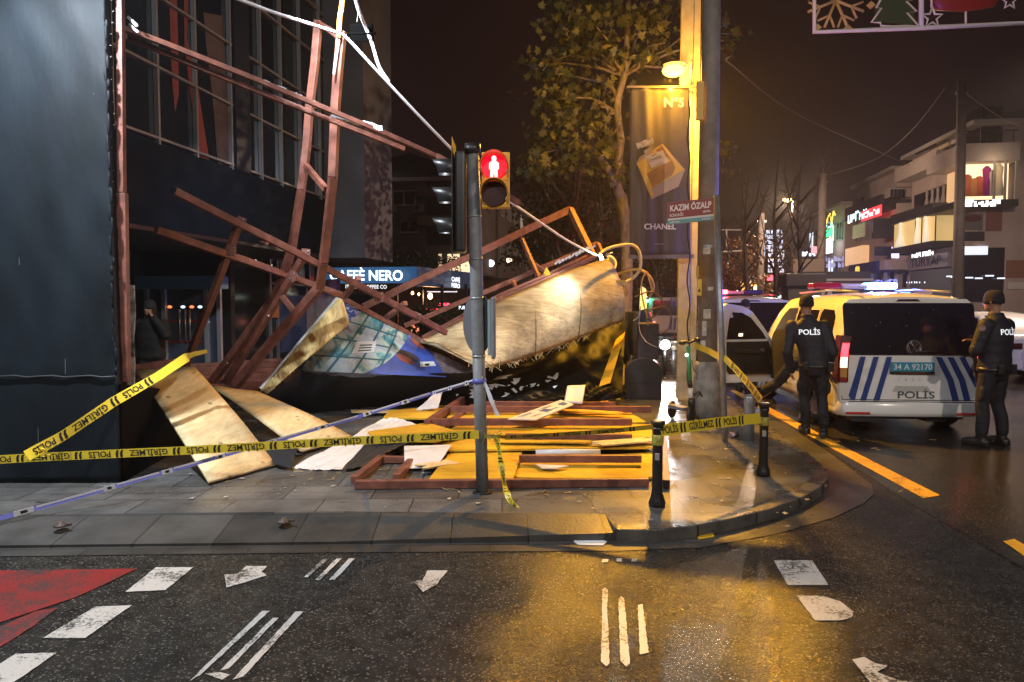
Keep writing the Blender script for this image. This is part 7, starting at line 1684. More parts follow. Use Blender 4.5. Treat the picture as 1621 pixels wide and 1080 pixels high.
    for pts in (((-.045, .07), (-.0, .008), (.045, .07)), ((-.075, .03), (-.035, -.068), (0, .0), (.035, -.068), (.075, .03))): mb.tube([e+Vector((x, -.004, z)) for x, z in pts], .008, 6)
    mb.build('emblem', mat('chrome_emblem', (.75, .75, .8), .15, .95), t)
    mb = MB(); mb.tube([rf(.03)(.03, 1.06), rf(.035)(.2, 1.075), rf(.03)(.48, 1.06)], .012, 6); mb.build('wiper', TRIM, t)
    for x in (-.868, .868): pat([(x-.005, .45), (x+.005, .45), (x+.005, 1.02), (x-.005, 1.02)], rf(.0095), TRIM, 'tailgate_gap')
    pat([(-.868, .445), (.868, .445), (.868, .455), (-.868, .455)], rf(.0095), TRIM, 'tailgate_gap')
    pat([(-.24, .56), (.24, .56), (.20, .63), (-.20, .63)], rf(.0095), mat('handle_recess', (.45, .45, .44), .3), 'handle_recess')
    rr = random.Random(77); mb = MB(); fg = rf(.014)
    for k in range(18):
        x, z = rr.uniform(-.8, .8), rr.uniform(1.06, 1.66); r = rr.choice((.002, .003, .004)); mb.ell(fg(x, z), (r, r*.6, r*1.2), 6, 4)
    tag(mb.build('raindrops', mat('raindrop', (.5, .5, .55), .05, spec=1.0), t), kind='stuff')
    mb = MB()
    for x in (-.45, .45): mb.box((x, .75, 1.20), (.24, .10, .20)); mb.box((x, .75, 1.08), (.40, .14, .12))
    mb.build('rear_seats', mat('seat_grey', (.02, .02, .022), .8), t, bevel=.03)
    # bumper, reflectors, exhaust area
    mb = MB(); mb.loft([[Vector((x*1.0, y, z)) for x, y in ((-.905, .34), (-.90, .02), (-.80, -.055), (0, -.075), (.80, -.055), (.90, .02), (.905, .34), (0, .34))] for z in (.245, .30, .40)]+[[Vector((x*.992, y, .435)) for x, y in ((-.90, .34), (-.895, .03), (-.80, -.03), (0, -.045), (.80, -.03), (.895, .03), (.90, .34), (0, .34))]]); mb.build('rear_bumper', VANW, t)
    pat([(-.80, .425), (.80, .425), (.80, .437), (-.80, .437)], rf(.05), TRIM, 'bumper_gap')
    for s in (-1, 1):
        mb = MB(); mb.box((s*.68, -.066, .285), (.30, .012, .03), Matrix.Rotation(R(2*s), 3, 'Z')); mb.build('reflector', mat('reflector_red', (.45, .03, .02), .25), t, bevel=.004)
    mb = MB(); mb.span((-.74, -.02, .17), (-.30, .5, .235)); mb.span((.2, .02, .17), (.45, .4, .235)); mb.span((-.8, .3, .16), (.8, 3.6, .30)); mb.build('underbody', TRIM, t)
    # side windows, shuts, wheels
    for s in (-1, 1):
        sf = B.side(s, .005)
        pat([(.30, 1.12), (.98, 1.08), (.98, 1.55), (.92, 1.60), (.46, 1.59), (.34, 1.50)], sf, TINT, 'quarter_window')
        pat([(1.10, 1.08), (1.98, 1.06), (1.98, 1.58), (1.10, 1.585)], sf, TINT, 'sliding_door_window')
        if not (opendoor and s < 0):
            pat([(2.10, 1.06), (3.12, 1.03), (2.98, 1.18), (2.72, 1.46), (2.5, 1.57), (2.10, 1.585)], sf, TINT, 'front_window')
        else:
            pat([(2.06, .42), (3.02, .42), (3.06, .95), (2.98, 1.18), (2.72, 1.47), (2.5, 1.60), (2.06, 1.61)], sf, mat('cabin_dark', (.008, .007, .008), .7), 'door_opening')  # dark patch on the closed shell stands for the unlit cabin
        pat([(.2, .70), (2.05, .66), (2.05, .715), (.2, .75)], sf, STRIPE, 'side_stripe')
        pat([(1.02, .40), (1.035, .40), (1.035, 1.6), (1.02, 1.6)], B.side(s, .004), TRIM, 'door_shut')
        mb = MB(); put_text(mb, '112', (0, 0, 0), (-s*0+1, 0, 0), (0, 0, 1), .09, bold=.02, fn=lambda p: B.side(s, .008)(.34-p.x*(-s)*0+(p.x if s > 0 else -p.x)*1.0, .93+p.z)); mb.build('side_number', DARK, t, recalc=False)
        for y in (.82, 3.58):
            pat([(y+.40*math.cos(a), max(.24, .34+.40*math.sin(a))) for a in [R(5+170*k/16) for k in range(17)]]+[(y-.40, .24), (y+.40, .24)], B.side(s, .006), TRIM, 'wheel_arch')
            mt, mr = MB(), MB(); wheel(mt, mr, (s*.80, y, .325), .325, .215, s); wo = mt.build('wheel', TYRE, t); mr.build('rim', RIM, wo)
        pat([(.02, .50), (.5, .46), (3.2, .46), (3.2, .36), (.5, .36), (.05, .36)], B.side(s, .003), VANW, 'sill')
    pat([(-.72, 0), (.72, 0), (.62, .62), (-.62, .62)], lambda x, v: Vector((x*1.06, 3.42-.68*v/.62, 1.205+.53*v/.62)), TINT, 'windscreen')
    if opendoor:
        # front left door swung out on its front hinge
        h = Vector((-.93, 3.02, 0)); ang = R(68); dy = Vector((-math.sin(ang), -math.cos(ang), 0)); dn = Vector((-math.cos(ang), math.sin(ang), 0))   # along the door, outwards
        def dp(u, z, off=0): return h+dy*u+dn*(off-(.10*max(0, (z-1.05)/.6)))+Vector((0, 0, z))
        outl = [(0, .36), (.98, .36), (1.08, .42), (1.11, .62), (1.12, 1.05), (1.11, 1.48), (1.06, 1.62), (.95, 1.67), (.66, 1.63), (.46, 1.54), (.18, 1.26), (0, 1.05)]
        def ring(off, sc=1.0): return [dp(.52+(u-.52)*sc, 1.0+(z-1.0)*sc, off) for u, z in outl]
        mb = MB(); mb.loft([ring(-.05), ring(.05)], cap=False, smooth=False)
        for off in (-.05, .05): patch(mb, outl, lambda u, z: dp(u, z, off), .15)
        d_ = mb.build('front_door', VANW, t)
        def dpat(poly, off, m, name): mb = MB(); patch(mb, poly, lambda u, z: dp(u, z, off), .2); return mb.build(name, m, d_, recalc=False)
        INS = mat('door_trim_black', (.012, .011, .011), .55)
        for off in (-.058, .053):
            dpat([(.12, 1.08), (.90, 1.08), (.89, 1.42), (.84, 1.53), (.66, 1.52), (.48, 1.44), (.22, 1.20)], off, TINT, 'door_window')
        dpat([(.04, .50), (.84, .50), (.89, .56), (.90, 1.04), (.08, 1.04), (.02, .9)], -.062, INS, 'inner_trim')
        mb = MB(); mb.bar(dp(.25, .86, -.09), dp(.80, .90, -.09), .06, .07); mb.build('armrest', INS, d_, bevel=.015)
        mb = MB(); mb.box(dp(.30, .58, -.09), (.5, .06, .16), Matrix.Rotation(math.atan2(dy.y, dy.x), 3, 'Z')); mb.build('door_pocket', INS, d_, bevel=.02)
        dpat([(.16, .86), (.24, .86), (.24, .92), (.16, .92)], -.066, mat('inner_handle', (.3, .3, .32), .3, .8), 'inner_handle')
        dpat([(.60, 1.13), (.68, 1.13), (.68, 1.18), (.60, 1.18)], -.063, emit('reflected_light', (1, .75, .45), 2.5), 'window_glint')  # glowing patch paints a lamp's reflection on the door glass
        dpat([(.83, 1.44), (.88, 1.44), (.88, 1.49), (.83, 1.49)], -.0635, WSHEET, 'window_sticker')
        mb = MB(); mb.ell(dp(.05, 1.12, .14), (.07, .10, .08), 12, 8); mb.build('wing_mirror', TRIM, d_)
        mb = MB()
        for z in (.78, .84): mb.box(dp(1.118, z, .0), (.012, .05, .03), Matrix.Rotation(math.atan2(dy.y, dy.x), 3, 'Z'))
        mb.build('door_latch', DARK, d_)
    # beacon bar across the roof
    yb = 2.0; zb = 1.84
    mb = MB(); mb.span((-.60, yb-.14, zb+.022), (.60, yb+.14, zb+.05)); bar = mb.build('beacon_bar', TRIM, t, bevel=.01)
    mb = MB(); mb.span((-.62, yb-.15, zb+.052), (-.20, yb+.15, zb+.15)); mb.build('red_beacon', mat('beacon_red_off', (.22, .012, .03), .2) if blue else emit('beacon_red_on', (1, .05, .08), 22), bar, bevel=.03)
    mb = MB(); mb.span((.20, yb-.15, zb+.052), (.62, yb+.15, zb+.15)); mb.build('blue_beacon', emit('beacon_blue_on', (.10, .30, 1), 26) if blue else mat('beacon_blue_off', (.02, .03, .2), .2), bar, bevel=.03)
    mb = MB(); mb.span((-.19, yb-.13, zb+.052), (.19, yb+.13, zb+.12)); mb.build('beacon_centre', mat('beacon_white', (.4, .4, .42), .3), bar, bevel=.02)
    lamp('beacon_light', 'POINT', ((.41 if blue else -.41), yb-.05, zb+.26), 360 if blue else 200, (.08, .16, 1) if blue else (1, .03, .06), .1, parent=bar)
    mb = MB(); mb.tube([(-.58, .25, 1.83), (-.58, 1.2, 1.87), (-.58, 2.6, 1.84)], .016, 6); mb.tube([(.58, .25, 1.83), (.58, 1.2, 1.87), (.58, 2.6, 1.84)], .016, 6); mb.build('roof_rail', mat('rail_grey', (.3, .3, .3), .35, .6), t)
    t.location = loc; t.rotation_euler = (0, 0, rz)
    return t
vc = (G(1345, 684)+G(1520, 681))/2
rz = R(4.2)
off = Vector((math.sin(rz), -math.cos(rz), 0))*.62
police_van('white police van with blue stripes and its front door open, nearest to the corner', (vc.x+off.x-.10, vc.y+off.y+.32, 0), rz, '34 A 92170')
police_van('white police van with a red beacon, parked ahead of the van with the open door', (2.95, 16.3, 0), R(3), None, opendoor=False, blue=False)
# white saloon at the right edge
SEDAN = dict(W=1.80, L=4.4, H=1.45, prof=[(.2, .93), (.35, .98), (.6, 1.0), (.85, .99), (.95, .95), (1.2, .82), (1.38, .70), (1.45, .55)],
    sil=[(0, .80), (.08, .98), (.55, 1.02), (.75, 1.06), (1.35, 1.38), (1.8, 1.45), (2.4, 1.44), (3.1, 1.02), (3.9, .90), (4.25, .80), (4.4, .60)],
    taper=[(0, .86), (.06, .93), (.25, .98), (.6, 1.0), (3.5, 1.0), (4.1, .93), (4.4, .78)], shear=[(0, .03), (.5, 0), (1.5, .05)], z0=.25)
def saloon(label, loc, rz, paint=VANW, lights=True):
    t = thing('parked_car', label, 'car', (0, 0, 0)); B = Body(**SEDAN)
    B.shell([0, .03, .08, .2, .55, .75, .95, 1.15, 1.35, 1.6, 1.8, 2.1, 2.4, 2.6, 2.85, 3.1, 3.5, 3.9, 4.1, 4.25, 4.35, 4.4]).build('body', paint, t)
    def pat(poly, fn, m, name): mb = MB(); patch(mb, poly, fn, .12); return mb.build(name, m, t, recalc=False)
    for s in (-1, 1):
        pat([(.85, .98), (2.95, .95), (2.45, 1.34), (1.9, 1.38), (1.35, 1.32)], B.side(s, .005), TINT, 'side_window')
        for y in (.85, 3.5):
            mt, mr = MB(), MB(); wheel(mt, mr, (s*.80, y, .31), .31, .2, s); wo = mt.build('wheel', TYRE, t); mr.build('rim', RIM, wo)
            pat([(y+.37*math.cos(a), max(.2, .32+.37*math.sin(a))) for a in [R(5+170*k/14) for k in range(15)]]+[(y-.37, .22), (y+.37, .22)], B.side(s, .004), TRIM, 'wheel_arch')
        mb = MB(); mb.box((s*.62, .0, .76), (.30, .05, .13)); mb.build('tail_lamp', mat('tail_lamp_smoked', (.07, .012, .014), .15), t, bevel=.01)
    pat([(-.62, 0), (.62, 0), (.52, .5), (-.52, .5)], lambda x, v: Vector((x, .80+.56*v/.5-.02, 1.075+.30*v/.5+.012)), TINT, 'rear_window')
    pat([(-.66, 0), (.66, 0), (.54, .6), (-.54, .6)], lambda x, v: Vector((x, 3.08-.62*v/.6, 1.05+.38*v/.6)), TINT, 'windscreen')
    mb = MB(); mb.span((-.8, -.05, .26), (.8, .25, .48)); mb.build('bumper', paint, t, bevel=.04)
    mb = MB(); mb.span((-.26, -.03, .62), (.26, .0, .73)); mb.build('number_plate', WSHEET, t)
    t.location = loc; t.rotation_euler = (0, 0, rz); return t
pw = G(1600, 606); saloon('white saloon car at the right edge beyond the second policeman', (pw.x+.75, pw.y+.2, 0), R(4))
saloon('white car under bright lights behind the right hand policeman, mostly cut off by the frame', (pw.x+4.6, pw.y+1.0, 0), R(95))
# long pale police bus far up the pavement side, seen from behind
pb = P(1052, 540, 30); t = thing('police_bus', 'pale bus with blue stripes seen from behind between the tree and the lamp post', 'bus', (pb.x, pb.y, 0))
bx0, bx1 = P(1026, 500, 30).x, P(1084, 500, 30).x; z1 = P(1050, 471, 30).z
mb = MB(); mb.span((bx0, pb.y, .4), (bx1, pb.y+6.5, z1)); mb.build('body', mat('bus_paint', (.40, .34, .33), .4), t, bevel=.12)
mb = MB(); mb.span((bx0+.2, pb.y-.03, 1.15), (bx1-.2, pb.y-.002, 1.75)); mb.build('rear_window', TINT, t, bevel=.01)
for k in range(3):
    mb = MB(); x = bx1-.25+.0-.16*k; mb.prism([(x, pb.y-.035, z1-.35), (x+.08, pb.y-.035, z1-.35), (x+.06, pb.y-.035, z1-.02), (x-.02, pb.y-.035, z1-.02)], (0, .03, 0)); mb.build('blue_stripe', STRIPE, t)
    mb = MB(); x = bx1-.30-.16*k; mb.prism([(x, pb.y-.035, .55), (x+.08, pb.y-.035, .55), (x+.12, pb.y-.035, 1.05), (x+.04, pb.y-.035, 1.05)], (0, .03, 0)); mb.build('blue_stripe', STRIPE, t)
for px in (1035, 1080):
    p = P(px, 513, 29.9); mb = MB(); mb.box(p, (.12, .06, .22)); mb.build('tail_lamp', emit('bus_tail', (1, .25, .2), 2.5), t, bevel=.02)
for x in (bx0+.2, bx1-.2): mb = MB(); mb.cyl((x-.12, pb.y+.9, .42), (x+.12, pb.y+.9, .42), .42, n=20); mb.build('wheel', TYRE, t)
# distant traffic lamps
for i, (px, py, D, c, lab, cat) in enumerate(((1128, 490, 45, (1, .05, .05), 'tiny red tail lamp of a distant car behind the utility pole', 'tail lamp'), (1133, 470, 50, (1, .06, .05), 'tiny red lamp above the distant tail lamp', 'lamp'), (1160, 455, 60, (.8, .9, 1), 'tiny cool lamp far up the avenue by the sign post', 'lamp'), (1127, 450, 48, (1, .8, .5), 'tiny warm lamp behind the utility pole', 'lamp'), (1232, 496, 46, (1, .9, .8), 'tiny pale lamp low beside the red beacon', 'lamp'))):
    p = P(px, py, D); mb = MB(); mb.ell(p, .14, 8, 6); tag(mb.build('distant_lamp', emit('dl%d' % i, c, 8)), lab, cat)
# ================================================================ people
CLOTH = mat('navy_uniform', (.007, .008, .014), .8, var=.3, vscale=6, bump=.25, bscale=18)
CLOTHJ = mat('navy_jacket', (.008, .009, .017), .7, var=.25, vscale=5, bump=.3, bscale=14)
BOOT = mat('black_boots', (.012, .011, .011), .4); SKIN = mat('skin', (.32, .17, .11), .55); KNIT = mat('black_knit', (.010, .010, .012), .9, bump=.4, bscale=90)
REFL = emit('reflective_lettering', (.86, .88, .92), .85)  # emission stands in for light thrown back by the letters
def limbtube(mb, pts, rs, n=14): mb.tube(pts, rs, n); [mb.ell(p, r*.99, n, 8) for p, r in zip(pts, rs)]
def torso(mb, secs, n=20):
    """secs: (centre, half width, half depth, right vector)"""
    rings = []
    for c, a, b, rt in secs:
        c = Vector(c); r = Vector(rt).normalized(); f = Vector((-r.y, r.x, 0)); ring = []
        for k in range(n):
            th = 2*math.pi*k/n; cs, sn = math.cos(th), math.sin(th); p = 2.4
            x = math.copysign(abs(cs)**(2/p), cs)*a; y = math.copysign(abs(sn)**(2/p), sn)*b; ring.append(c+r*x+f*y)
        rings.append(ring)
    mb.loft(rings)
def hand(mb, wrist, d, side, s=1.0, curl=.5):
    """palm, four bent fingers and a thumb leaving the side of the palm"""
    d = Vector(d).normalized(); sd = Vector(side); sd = (sd-d*sd.dot(d)).normalized(); nn = d.cross(sd)
    w_ = Vector(wrist); pc = w_+d*.045*s
    rings = []
    for k, (f, a, b) in enumerate(((0, .026, .018), (.03, .036, .016), (.06, .042, .015), (.088, .040, .013))):
        rings.append([w_+d*f*s+sd*(a*s*math.cos(th))+nn*(b*s*math.sin(th)) for th in [2*math.pi*j/12 for j in range(12)]])
    mb.loft(rings)
    for j, (o, L_) in enumerate(((-.030, .062), (-.010, .074), (.010, .070), (.029, .054))):
        b = w_+d*.082*s+sd*o*s; p = [b]; dirv = d.copy(); 
        for q in range(3):
            an = curl*(.55+.25*q)+.05*j; dirv = (d*math.cos(curl*.5*(q+1))+nn*math.sin(curl*.5*(q+1))).normalized(); p.append(p[-1]+dirv*L_*s*(.42, .33, .25)[q])
        mb.tube(p, [.0095*s, .009*s, .0082*s, .0065*s], 8); mb.ell(p[-1], .0066*s, 8, 6)
    b = w_+d*.03*s-sd*.03*s; p1 = b+(d*.5-sd*.75+nn*.25).normalized()*.032*s; p2 = p1+(d*.85-sd*.25+nn*.4).normalized()*.03*s; mb.tube([b, p1, p2], [.0125*s, .0105*s, .008*s], 8); mb.ell(p2, .008*s, 8, 6)
def head(mb, c, fwd_, s=1.0):
    """head with jaw, nose, brow, ears; c = centre of the skull, fwd_ = where the face looks"""
    f = Vector(fwd_); f.z = 0; f.normalize(); r = Vector((f.y, -f.x, 0)); c = Vector(c); u = Vector((0, 0, 1))
    rings = []
    for z, a, b, o in ((-.115, .030, .035, .045), (-.105, .046, .055, .030), (-.075, .060, .075, .018), (-.03, .070, .090, .006), (.02, .075, .098, 0), (.065, .072, .094, -.004), (.10, .052, .070, -.004), (.118, .02, .028, -.004)):
        rings.append([c+u*z*s+f*(o+b*math.sin(th))*s+r*(a*math.cos(th))*s for th in [2*math.pi*j/20 for j in range(20)]])
    mb.loft(rings)
    mb.loft([[c+u*(z*s)+f*(.088+o)*s+r*(w_*x*s) for x in (-1, 0, 1)]+[c+u*(z*s)+f*.07*s] for z, o, w_ in ((-.042, .012, .014), (-.035, .026, .017), (-.01, .012, .010), (.012, .004, .008))], smooth=True)
    for s_ in (-1, 1): mb.ell(c+r*(s_*.076*s)-f*.008*s-u*.008*s, (.012*s, .02*s, .030*s), 8, 6)
def eyes(c, fwd_, parent, s=1.0):
    f = Vector(fwd_); f.z = 0; f.normalize(); r = Vector((f.y, -f.x, 0)); c = Vector(c); u = Vector((0, 0, 1))
    for s_ in (-1, 1):
        mb = MB(); mb.ell(c+r*(s_*.030*s)+f*.086*s+u*.012*s, .011*s, 8, 6); mb.build('eye', mat('eye_dark', (.05, .04, .035), .2), parent)
    mb = MB(); mb.bar(c+f*.092*s-u*.066*s-r*.022*s, c+f*.092*s-u*.066*s+r*.022*s, .008*s); mb.build('mouth', mat('lips', (.25, .09, .07), .5), parent)
def person(label, base, yaw, H, feet, knees, hipw, hands, elbows, headoff=(0, 0, 0), face=0.0, beanie=True, leantop=(0, 0, 0), text=None, mj=CLOTHJ, mt=CLOTH, group=None, textx=0.0, beard=False, jbottom=.50, thick=1.0, curl=.6):
    """joint positions in the person's own frame: x right, y forward, z up, for a height of 1.75 m"""
    k = H/1.75
    t = thing('person', label, 'person', base)
    M = Matrix.Translation(Vector(base)) @ Matrix.Rotation(yaw, 4, 'Z') @ Matrix.Scale(k, 4)
    V = lambda p: M @ Vector(p)
    rt = (M.to_3x3() @ Vector((1, 0, 0))).normalized(); fw = (M.to_3x3() @ Vector((0, 1, 0))).normalized(); up_ = Vector((0, 0, 1))
    lt = Vector(leantop)
    hip = Vector((0, 0, .93)); chest = hip+Vector((0, .0, .30))+lt*.6; shl = hip+Vector((0, 0, .50))+lt; nk = shl+Vector((0, .01, .07))+lt*.15; hd_ = nk+Vector((0, .03, .155))+Vector(headoff)
    T = thick
    # continuous body (skin) under the clothes
    mb = MB()
    torso(mb, [(V(hip-Vector((0, 0, .08))), .14*k, .10*k, rt), (V(hip+Vector((0, 0, .1))+lt*.2), .13*k, .095*k, rt), (V(chest), .155*k, .105*k, rt), (V(shl-Vector((0, 0, .02))), .15*k, .085*k, rt), (V(nk), .05*k, .05*k, rt)])
    limbtube(mb, [V(nk-Vector((0, 0, .03))), V(hd_-Vector((0, .02, .06)))], [.056*k, .052*k]); hf = (fw*math.cos(face)+rt*math.sin(face)); head(mb, V(hd_), hf, k)
    sh = {}
    for s, nm in ((-1, 'l'), (1, 'r')):
        S = shl+Vector((s*.19, -.005, -.045)); E = Vector(elbows[nm]); W = Vector(hands[nm]); sh[nm] = S
        limbtube(mb, [V(S), V(E), V(W)], [.05*k, .042*k, .030*k], 12)
        d = V(W)-V(E); hand(mb, V(W)-d.normalized()*.01, d, (fw if nm == 'r' else fw)*1.0, k, curl)
        Hh = hip+Vector((s*hipw, 0, -.03)); K = Vector(knees[nm]); F = Vector(feet[nm])
        limbtube(mb, [V(Hh), V(K), V(F+Vector((0, 0, .09)))], [.075*k, .055*k, .038*k], 12); mb.ell(V(F+Vector((0, .06, .045))), (.045*k, .045*k, .04*k), 10, 8)
    body = remeshed(mb, 'body', SKIN, t, .010*k, 2)
    eyes(V(hd_), hf, t, k)
    # trousers
    mb = MB(); torso(mb, [(V(hip+Vector((0, 0, .10))+lt*.15), .158*k*T, .118*k*T, rt), (V(hip), .170*k*T, .128*k*T, rt), (V(hip-Vector((0, .005, .10))), .168*k*T, .125*k*T, rt), (V(hip-Vector((0, .0, .16))), .12*k, .10*k, rt)])
    for s, nm in ((-1, 'l'), (1, 'r')):
        Hh = hip+Vector((s*hipw, 0, -.05)); K = Vector(knees[nm]); F = Vector(feet[nm]); A = F+Vector((0, -.01, .17)); mid = Hh.lerp(K, .55); cal = K.lerp(A, .45)+Vector((0, -.015, 0))
        limbtube(mb, [V(Hh), V(mid), V(K), V(cal), V(A)], [.098*k*T, .088*k*T, .072*k*T, .070*k*T, .068*k*T], 14)
        # cargo pocket and creases
        mb.ell(V(mid+Vector((s*.075, -.01, -.05))), (.03*k, .06*k, .09*k), 8, 6)
        for q in range(3): mb.ell(V(A+Vector((0, 0, .02+.045*q))), (.072*k, .074*k, .016*k), 10, 6)
    remeshed(mb, 'trousers', mt, t, .0115*k, 2, folds=.0045)
    # boots
    for s, nm in ((-1, 'l'), (1, 'r')):
        F = Vector(feet[nm]); mb = MB(); out = s*.18
        dirf = Vector((math.sin(out), math.cos(out), 0))
        limbtube(mb, [V(F+Vector((0, -.01, .20))), V(F+Vector((0, 0, .07)))], [.058*k, .054*k], 12)
        limbtube(mb, [V(F+dirf*f+Vector((0, 0, z))) for f, z in ((-.055, .052), (.03, .056), (.10, .050), (.17, .042))], [.050*k, .055*k, .050*k, .040*k], 14); mb.prism([V(F+dirf*f+Vector((dirf.y*w_, -dirf.x*w_, .004))) for f, w_ in ((-.10, -.035), (-.10, .035), (.08, .052), (.20, .03), (.20, -.03), (.08, -.052))], (0, 0, .03*k))
        bo = remeshed(mb, 'boot', BOOT, t, .010*k, 5)
    # jacket
    jb = hip+Vector((0, 0, -.10+(.50-jbottom)))
    mb = MB(); torso(mb, [(V(jb), .188*k*T, .140*k*T, rt), (V(jb+Vector((0, 0, .05))), .198*k*T, .150*k*T, rt), (V(hip+Vector((0, 0, .14))+lt*.25), .186*k*T, .142*k*T, rt), (V(chest), .208*k*T, .150*k*T, rt), (V(shl-Vector((0, 0, .09))), .212*k*T, .142*k*T, rt), (V(shl-Vector((0, 0, .01))), .175*k*T, .115*k*T, rt), (V(shl+Vector((0, 0, .05))), .085*k, .085*k, rt), (V(nk+Vector((0, 0, .03))), .072*k, .072*k, rt)])
    for s, nm in ((-1, 'l'), (1, 'r')):
        S = sh[nm]; E = Vector(elbows[nm]); W = Vector(hands[nm]); a = S.lerp(E, .5); b = E.lerp(W, .5); c = E.lerp(W, .93)
        limbtube(mb, [V(S), V(a), V(E), V(b), V(c)], [.088*k*T, .078*k*T, .070*k*T, .064*k*T, .052*k*T], 14)
        for q in range(2): mb.ell(V(S.lerp(E, .78+.16*q)), .076*k*T, 10, 8)
    jk = remeshed(mb, 'jacket', mj, t, .0115*k, 2, folds=.003)
    if text:
        z = .50+.30+.47; 
        tz = (shl.z-.115); cx = textx
        deps = bpy.context.evaluated_depsgraph_get()
        mbt = MB(); vs, fs, wd = text_mesh(text, .022); w_ = .25*k; h = .062*k
        inv = jk.data; from mathutils.bvhtree import BVHTree
        bv = BVHTree.FromPolygons([WM(t) @ v.co for v in inv.vertices], [tuple(p.vertices) for p in inv.polygons])
        cen = V(Vector((cx, 0, tz))+lt*.9); pts = []
        for x, y in vs:
            o = cen+rt*((x/wd-.5)*w_)+up_*((y-.5)*h)-fw*.6; hit = bv.ray_cast(o, fw)
            pts.append((hit[0] if hit[0] is not None else o+fw*.45)-fw*.006)
        mbt.mesh(pts, fs); mbt.build('back_lettering', REFL, jk, recalc=False)
    if text:
        mb = MB(); bc = jb+Vector((0, 0, .055)); torso(mb, [(V(bc-Vector((0, 0, .022))), .202*k*T, .155*k*T, rt), (V(bc+Vector((0, 0, .022))), .203*k*T, .156*k*T, rt)]); mb.build('belt', mat('belt_black', (.015, .015, .016), .35), t)
        mb = MB(); mb.box(V(bc+Vector((.17, -.10, .0))), (.07*k, .06*k, .12*k)); mb.build('holster', mat('belt_black', (.015, .015, .016), .35), t, bevel=.008)
        mb = MB(); mb.box(V(bc+Vector((-.13, -.15, .01))), (.06*k, .04*k, .10*k)); mb.build('radio', DARK, t, bevel=.006)
    if beanie:
        mb = MB(); c = V(hd_); rings = []
        for z, a, b in ((-.01, .082, .105), (.02, .085, .108), (.045, .084, .107), (.085, .076, .098), (.115, .055, .074), (.133, .02, .03)): rings.append([c+up_*z*k+hf*((b*math.sin(th)-.006))*k+Vector((hf.y, -hf.x, 0))*(a*math.cos(th))*k for th in [2*math.pi*j/22 for j in range(22)]])
        mb.loft(rings); mb.loft([[c+up_*z*k+hf*(b*math.sin(th)-.006)*k+Vector((hf.y, -hf.x, 0))*(a*math.cos(th))*k for th in [2*math.pi*j/22 for j in range(22)]] for z, a, b in ((-.022, .080, .103), (-.02, .0855, .1085), (.03, .0875, .1105), (.034, .083, .106))]); mb.build('beanie', KNIT, t)
    return t, V
# policeman in mid stride seen from behind, hands in front
p1 = G(1287, 690)
t, V1 = person('policeman in a dark jacket walking away beside the open van door, holding a folder', p1, R(-6), 1.76,
    {'l': (-.07, .16, .0), 'r': (.10, -.12, .0)}, {'l': (-.10, .16, .50), 'r': (.10, .04, .49)}, .09,
    {'l': (-.27, .10, .80), 'r': (.17, .17, .84)}, {'l': (-.33, -.03, 1.06), 'r': (.20, -.07, 1.06)}, text='POLİS', thick=.93, face=-.25, leantop=(-.09, .03, 0))
mb = MB(); mb.box(V1((.20, .24, .78)), (.012, .24, .30), Matrix.Rotation(R(-30), 3, 'Y')); tag(mb.build('folder', DARK, bevel=.003), 'dark folder held against the side of the walking policeman', 'folder')
# policeman standing with folded arms seen from behind right
p2 = G(1570, 706)
t, V2 = person('policeman in a dark beanie standing with folded arms behind the police van, far right', p2, R(34), 1.80,
    {'l': (-.15, .04, .0), 'r': (.14, -.02, .0)}, {'l': (-.13, .05, .49), 'r': (.12, .03, .49)}, .10,
    {'l': (.02, .21, 1.13), 'r': (.0, .24, 1.19)}, {'l': (-.27, .05, 1.10), 'r': (.27, .05, 1.10)}, text='POLİS', thick=1.0, face=-.1, textx=.0)
mb = MB(); p_ = V2((-.285, -.02, 1.36)); mb.lathe(p_, [(.035, -.004), (.035, .004)], 16, Matrix.Rotation(R(34-60), 3, 'Z') @ Matrix.Rotation(R(90), 3, 'X')); o = mb.build('sleeve_badge', mat('badge_print', (.35, .2, .2), .5, var=.6, vscale=60), t)
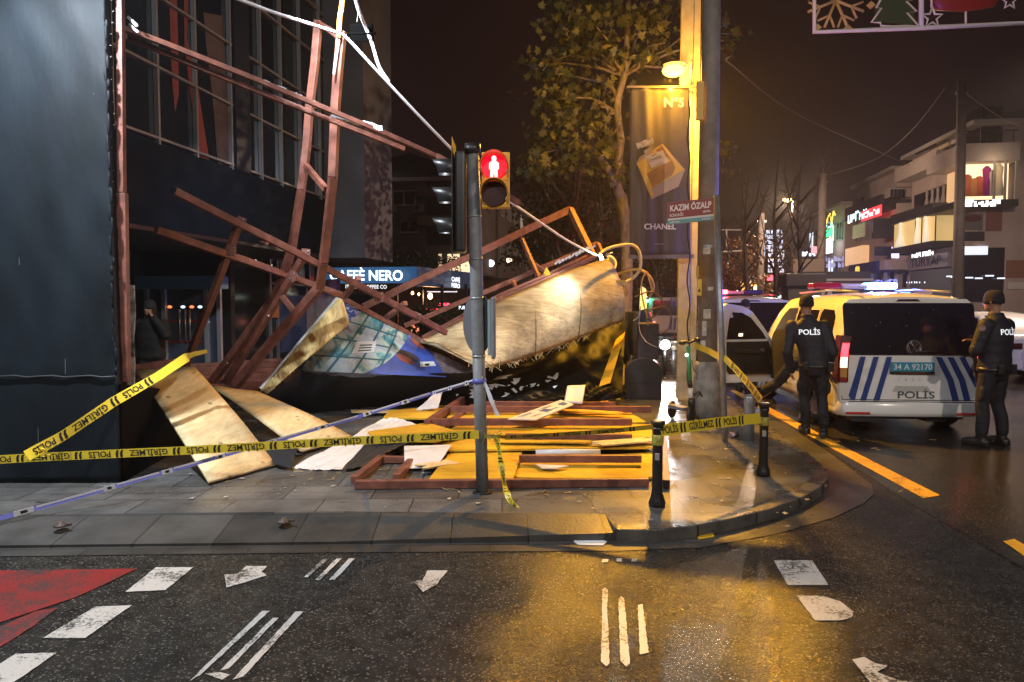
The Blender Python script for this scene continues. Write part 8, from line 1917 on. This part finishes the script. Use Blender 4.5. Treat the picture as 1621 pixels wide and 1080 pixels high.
# man leaning into the van, one leg stretched out backwards
p3 = P(1262, 660, 11.2); p3.z = 0
p3 = G(1268, 668)
person('person in dark clothes leaning into the open police van with one leg stretched back', p3, R(-25), 1.74,
    {'l': (-.62, -.02, .18), 'r': (.02, .05, .0)}, {'l': (-.36, .08, .52), 'r': (.06, .10, .48)}, .09,
    {'l': (-.12, .62, .92), 'r': (.20, .60, .95)}, {'l': (-.25, .40, 1.0), 'r': (.28, .36, 1.02)}, leantop=(0.05, .34, -.14), headoff=(0, .12, -.08), thick=1.0)
# man on the phone by the entrance
p4 = Vector((-6.96, 10.11, 0)); p4.z = ZS
pp4 = P(238, 487, 11.3)
t, V4 = person('man in a dark coat and beanie phoning beside the glass entrance', (pp4.x, pp4.y, ZS-.09), R(195), 1.70,
    {'l': (-.10, .0, .0), 'r': (.10, .05, .0)}, {'l': (-.10, .03, .49), 'r': (.10, .06, .49)}, .09,
    {'l': (-.10, .16, 1.50), 'r': (.26, .14, .82)}, {'l': (-.30, .20, 1.22), 'r': (.30, -.02, 1.08)}, thick=1.1, face=.3, mj=mat('dark_coat', (.006, .006, .0055), .8, bump=.2), mt=mat('dark_jeans', (.016, .018, .026), .8))
mb = MB(); mb.box(V4((-.10, .10, 1.60)), (.012, .07, .13), Matrix.Rotation(R(10), 3, 'X')); tag(mb.build('mobile_phone', mat('phone_black', (.01, .01, .01), .2), bevel=.004), 'dark mobile phone held to the ear of the man by the entrance', 'phone')
# bystander behind the van door
p5 = G(1146, 600, 0)
person('bystander in dark clothes half hidden behind the van door and the street sign post', (2.45, 14.6, 0), R(200), 1.72,
    {'l': (-.10, 0, 0), 'r': (.10, 0, 0)}, {'l': (-.10, .02, .49), 'r': (.10, .02, .49)}, .09, {'l': (-.26, .08, .80), 'r': (.26, .08, .80)}, {'l': (-.29, -.03, 1.06), 'r': (.29, -.03, 1.06)}, beanie=True)
# ================================================================ wet night air
hm = bpy.data.materials.new('haze_air'); hm.use_nodes = True; nt = hm.node_tree; nt.nodes.clear()
ho = nt.nodes.new('ShaderNodeOutputMaterial'); hv = nt.nodes.new('ShaderNodeVolumePrincipled')
hv.inputs['Color'].default_value = (.9, .88, .86, 1); hv.inputs['Density'].default_value = 0.0011; hv.inputs['Anisotropy'].default_value = 0.55
nt.links.new(hv.outputs[0], ho.inputs['Volume'])
mb = MB(); mb.span((-301, -201, -1), (301, 501, 18)); hz = tag(mb.build('haze', hm), kind='stuff')
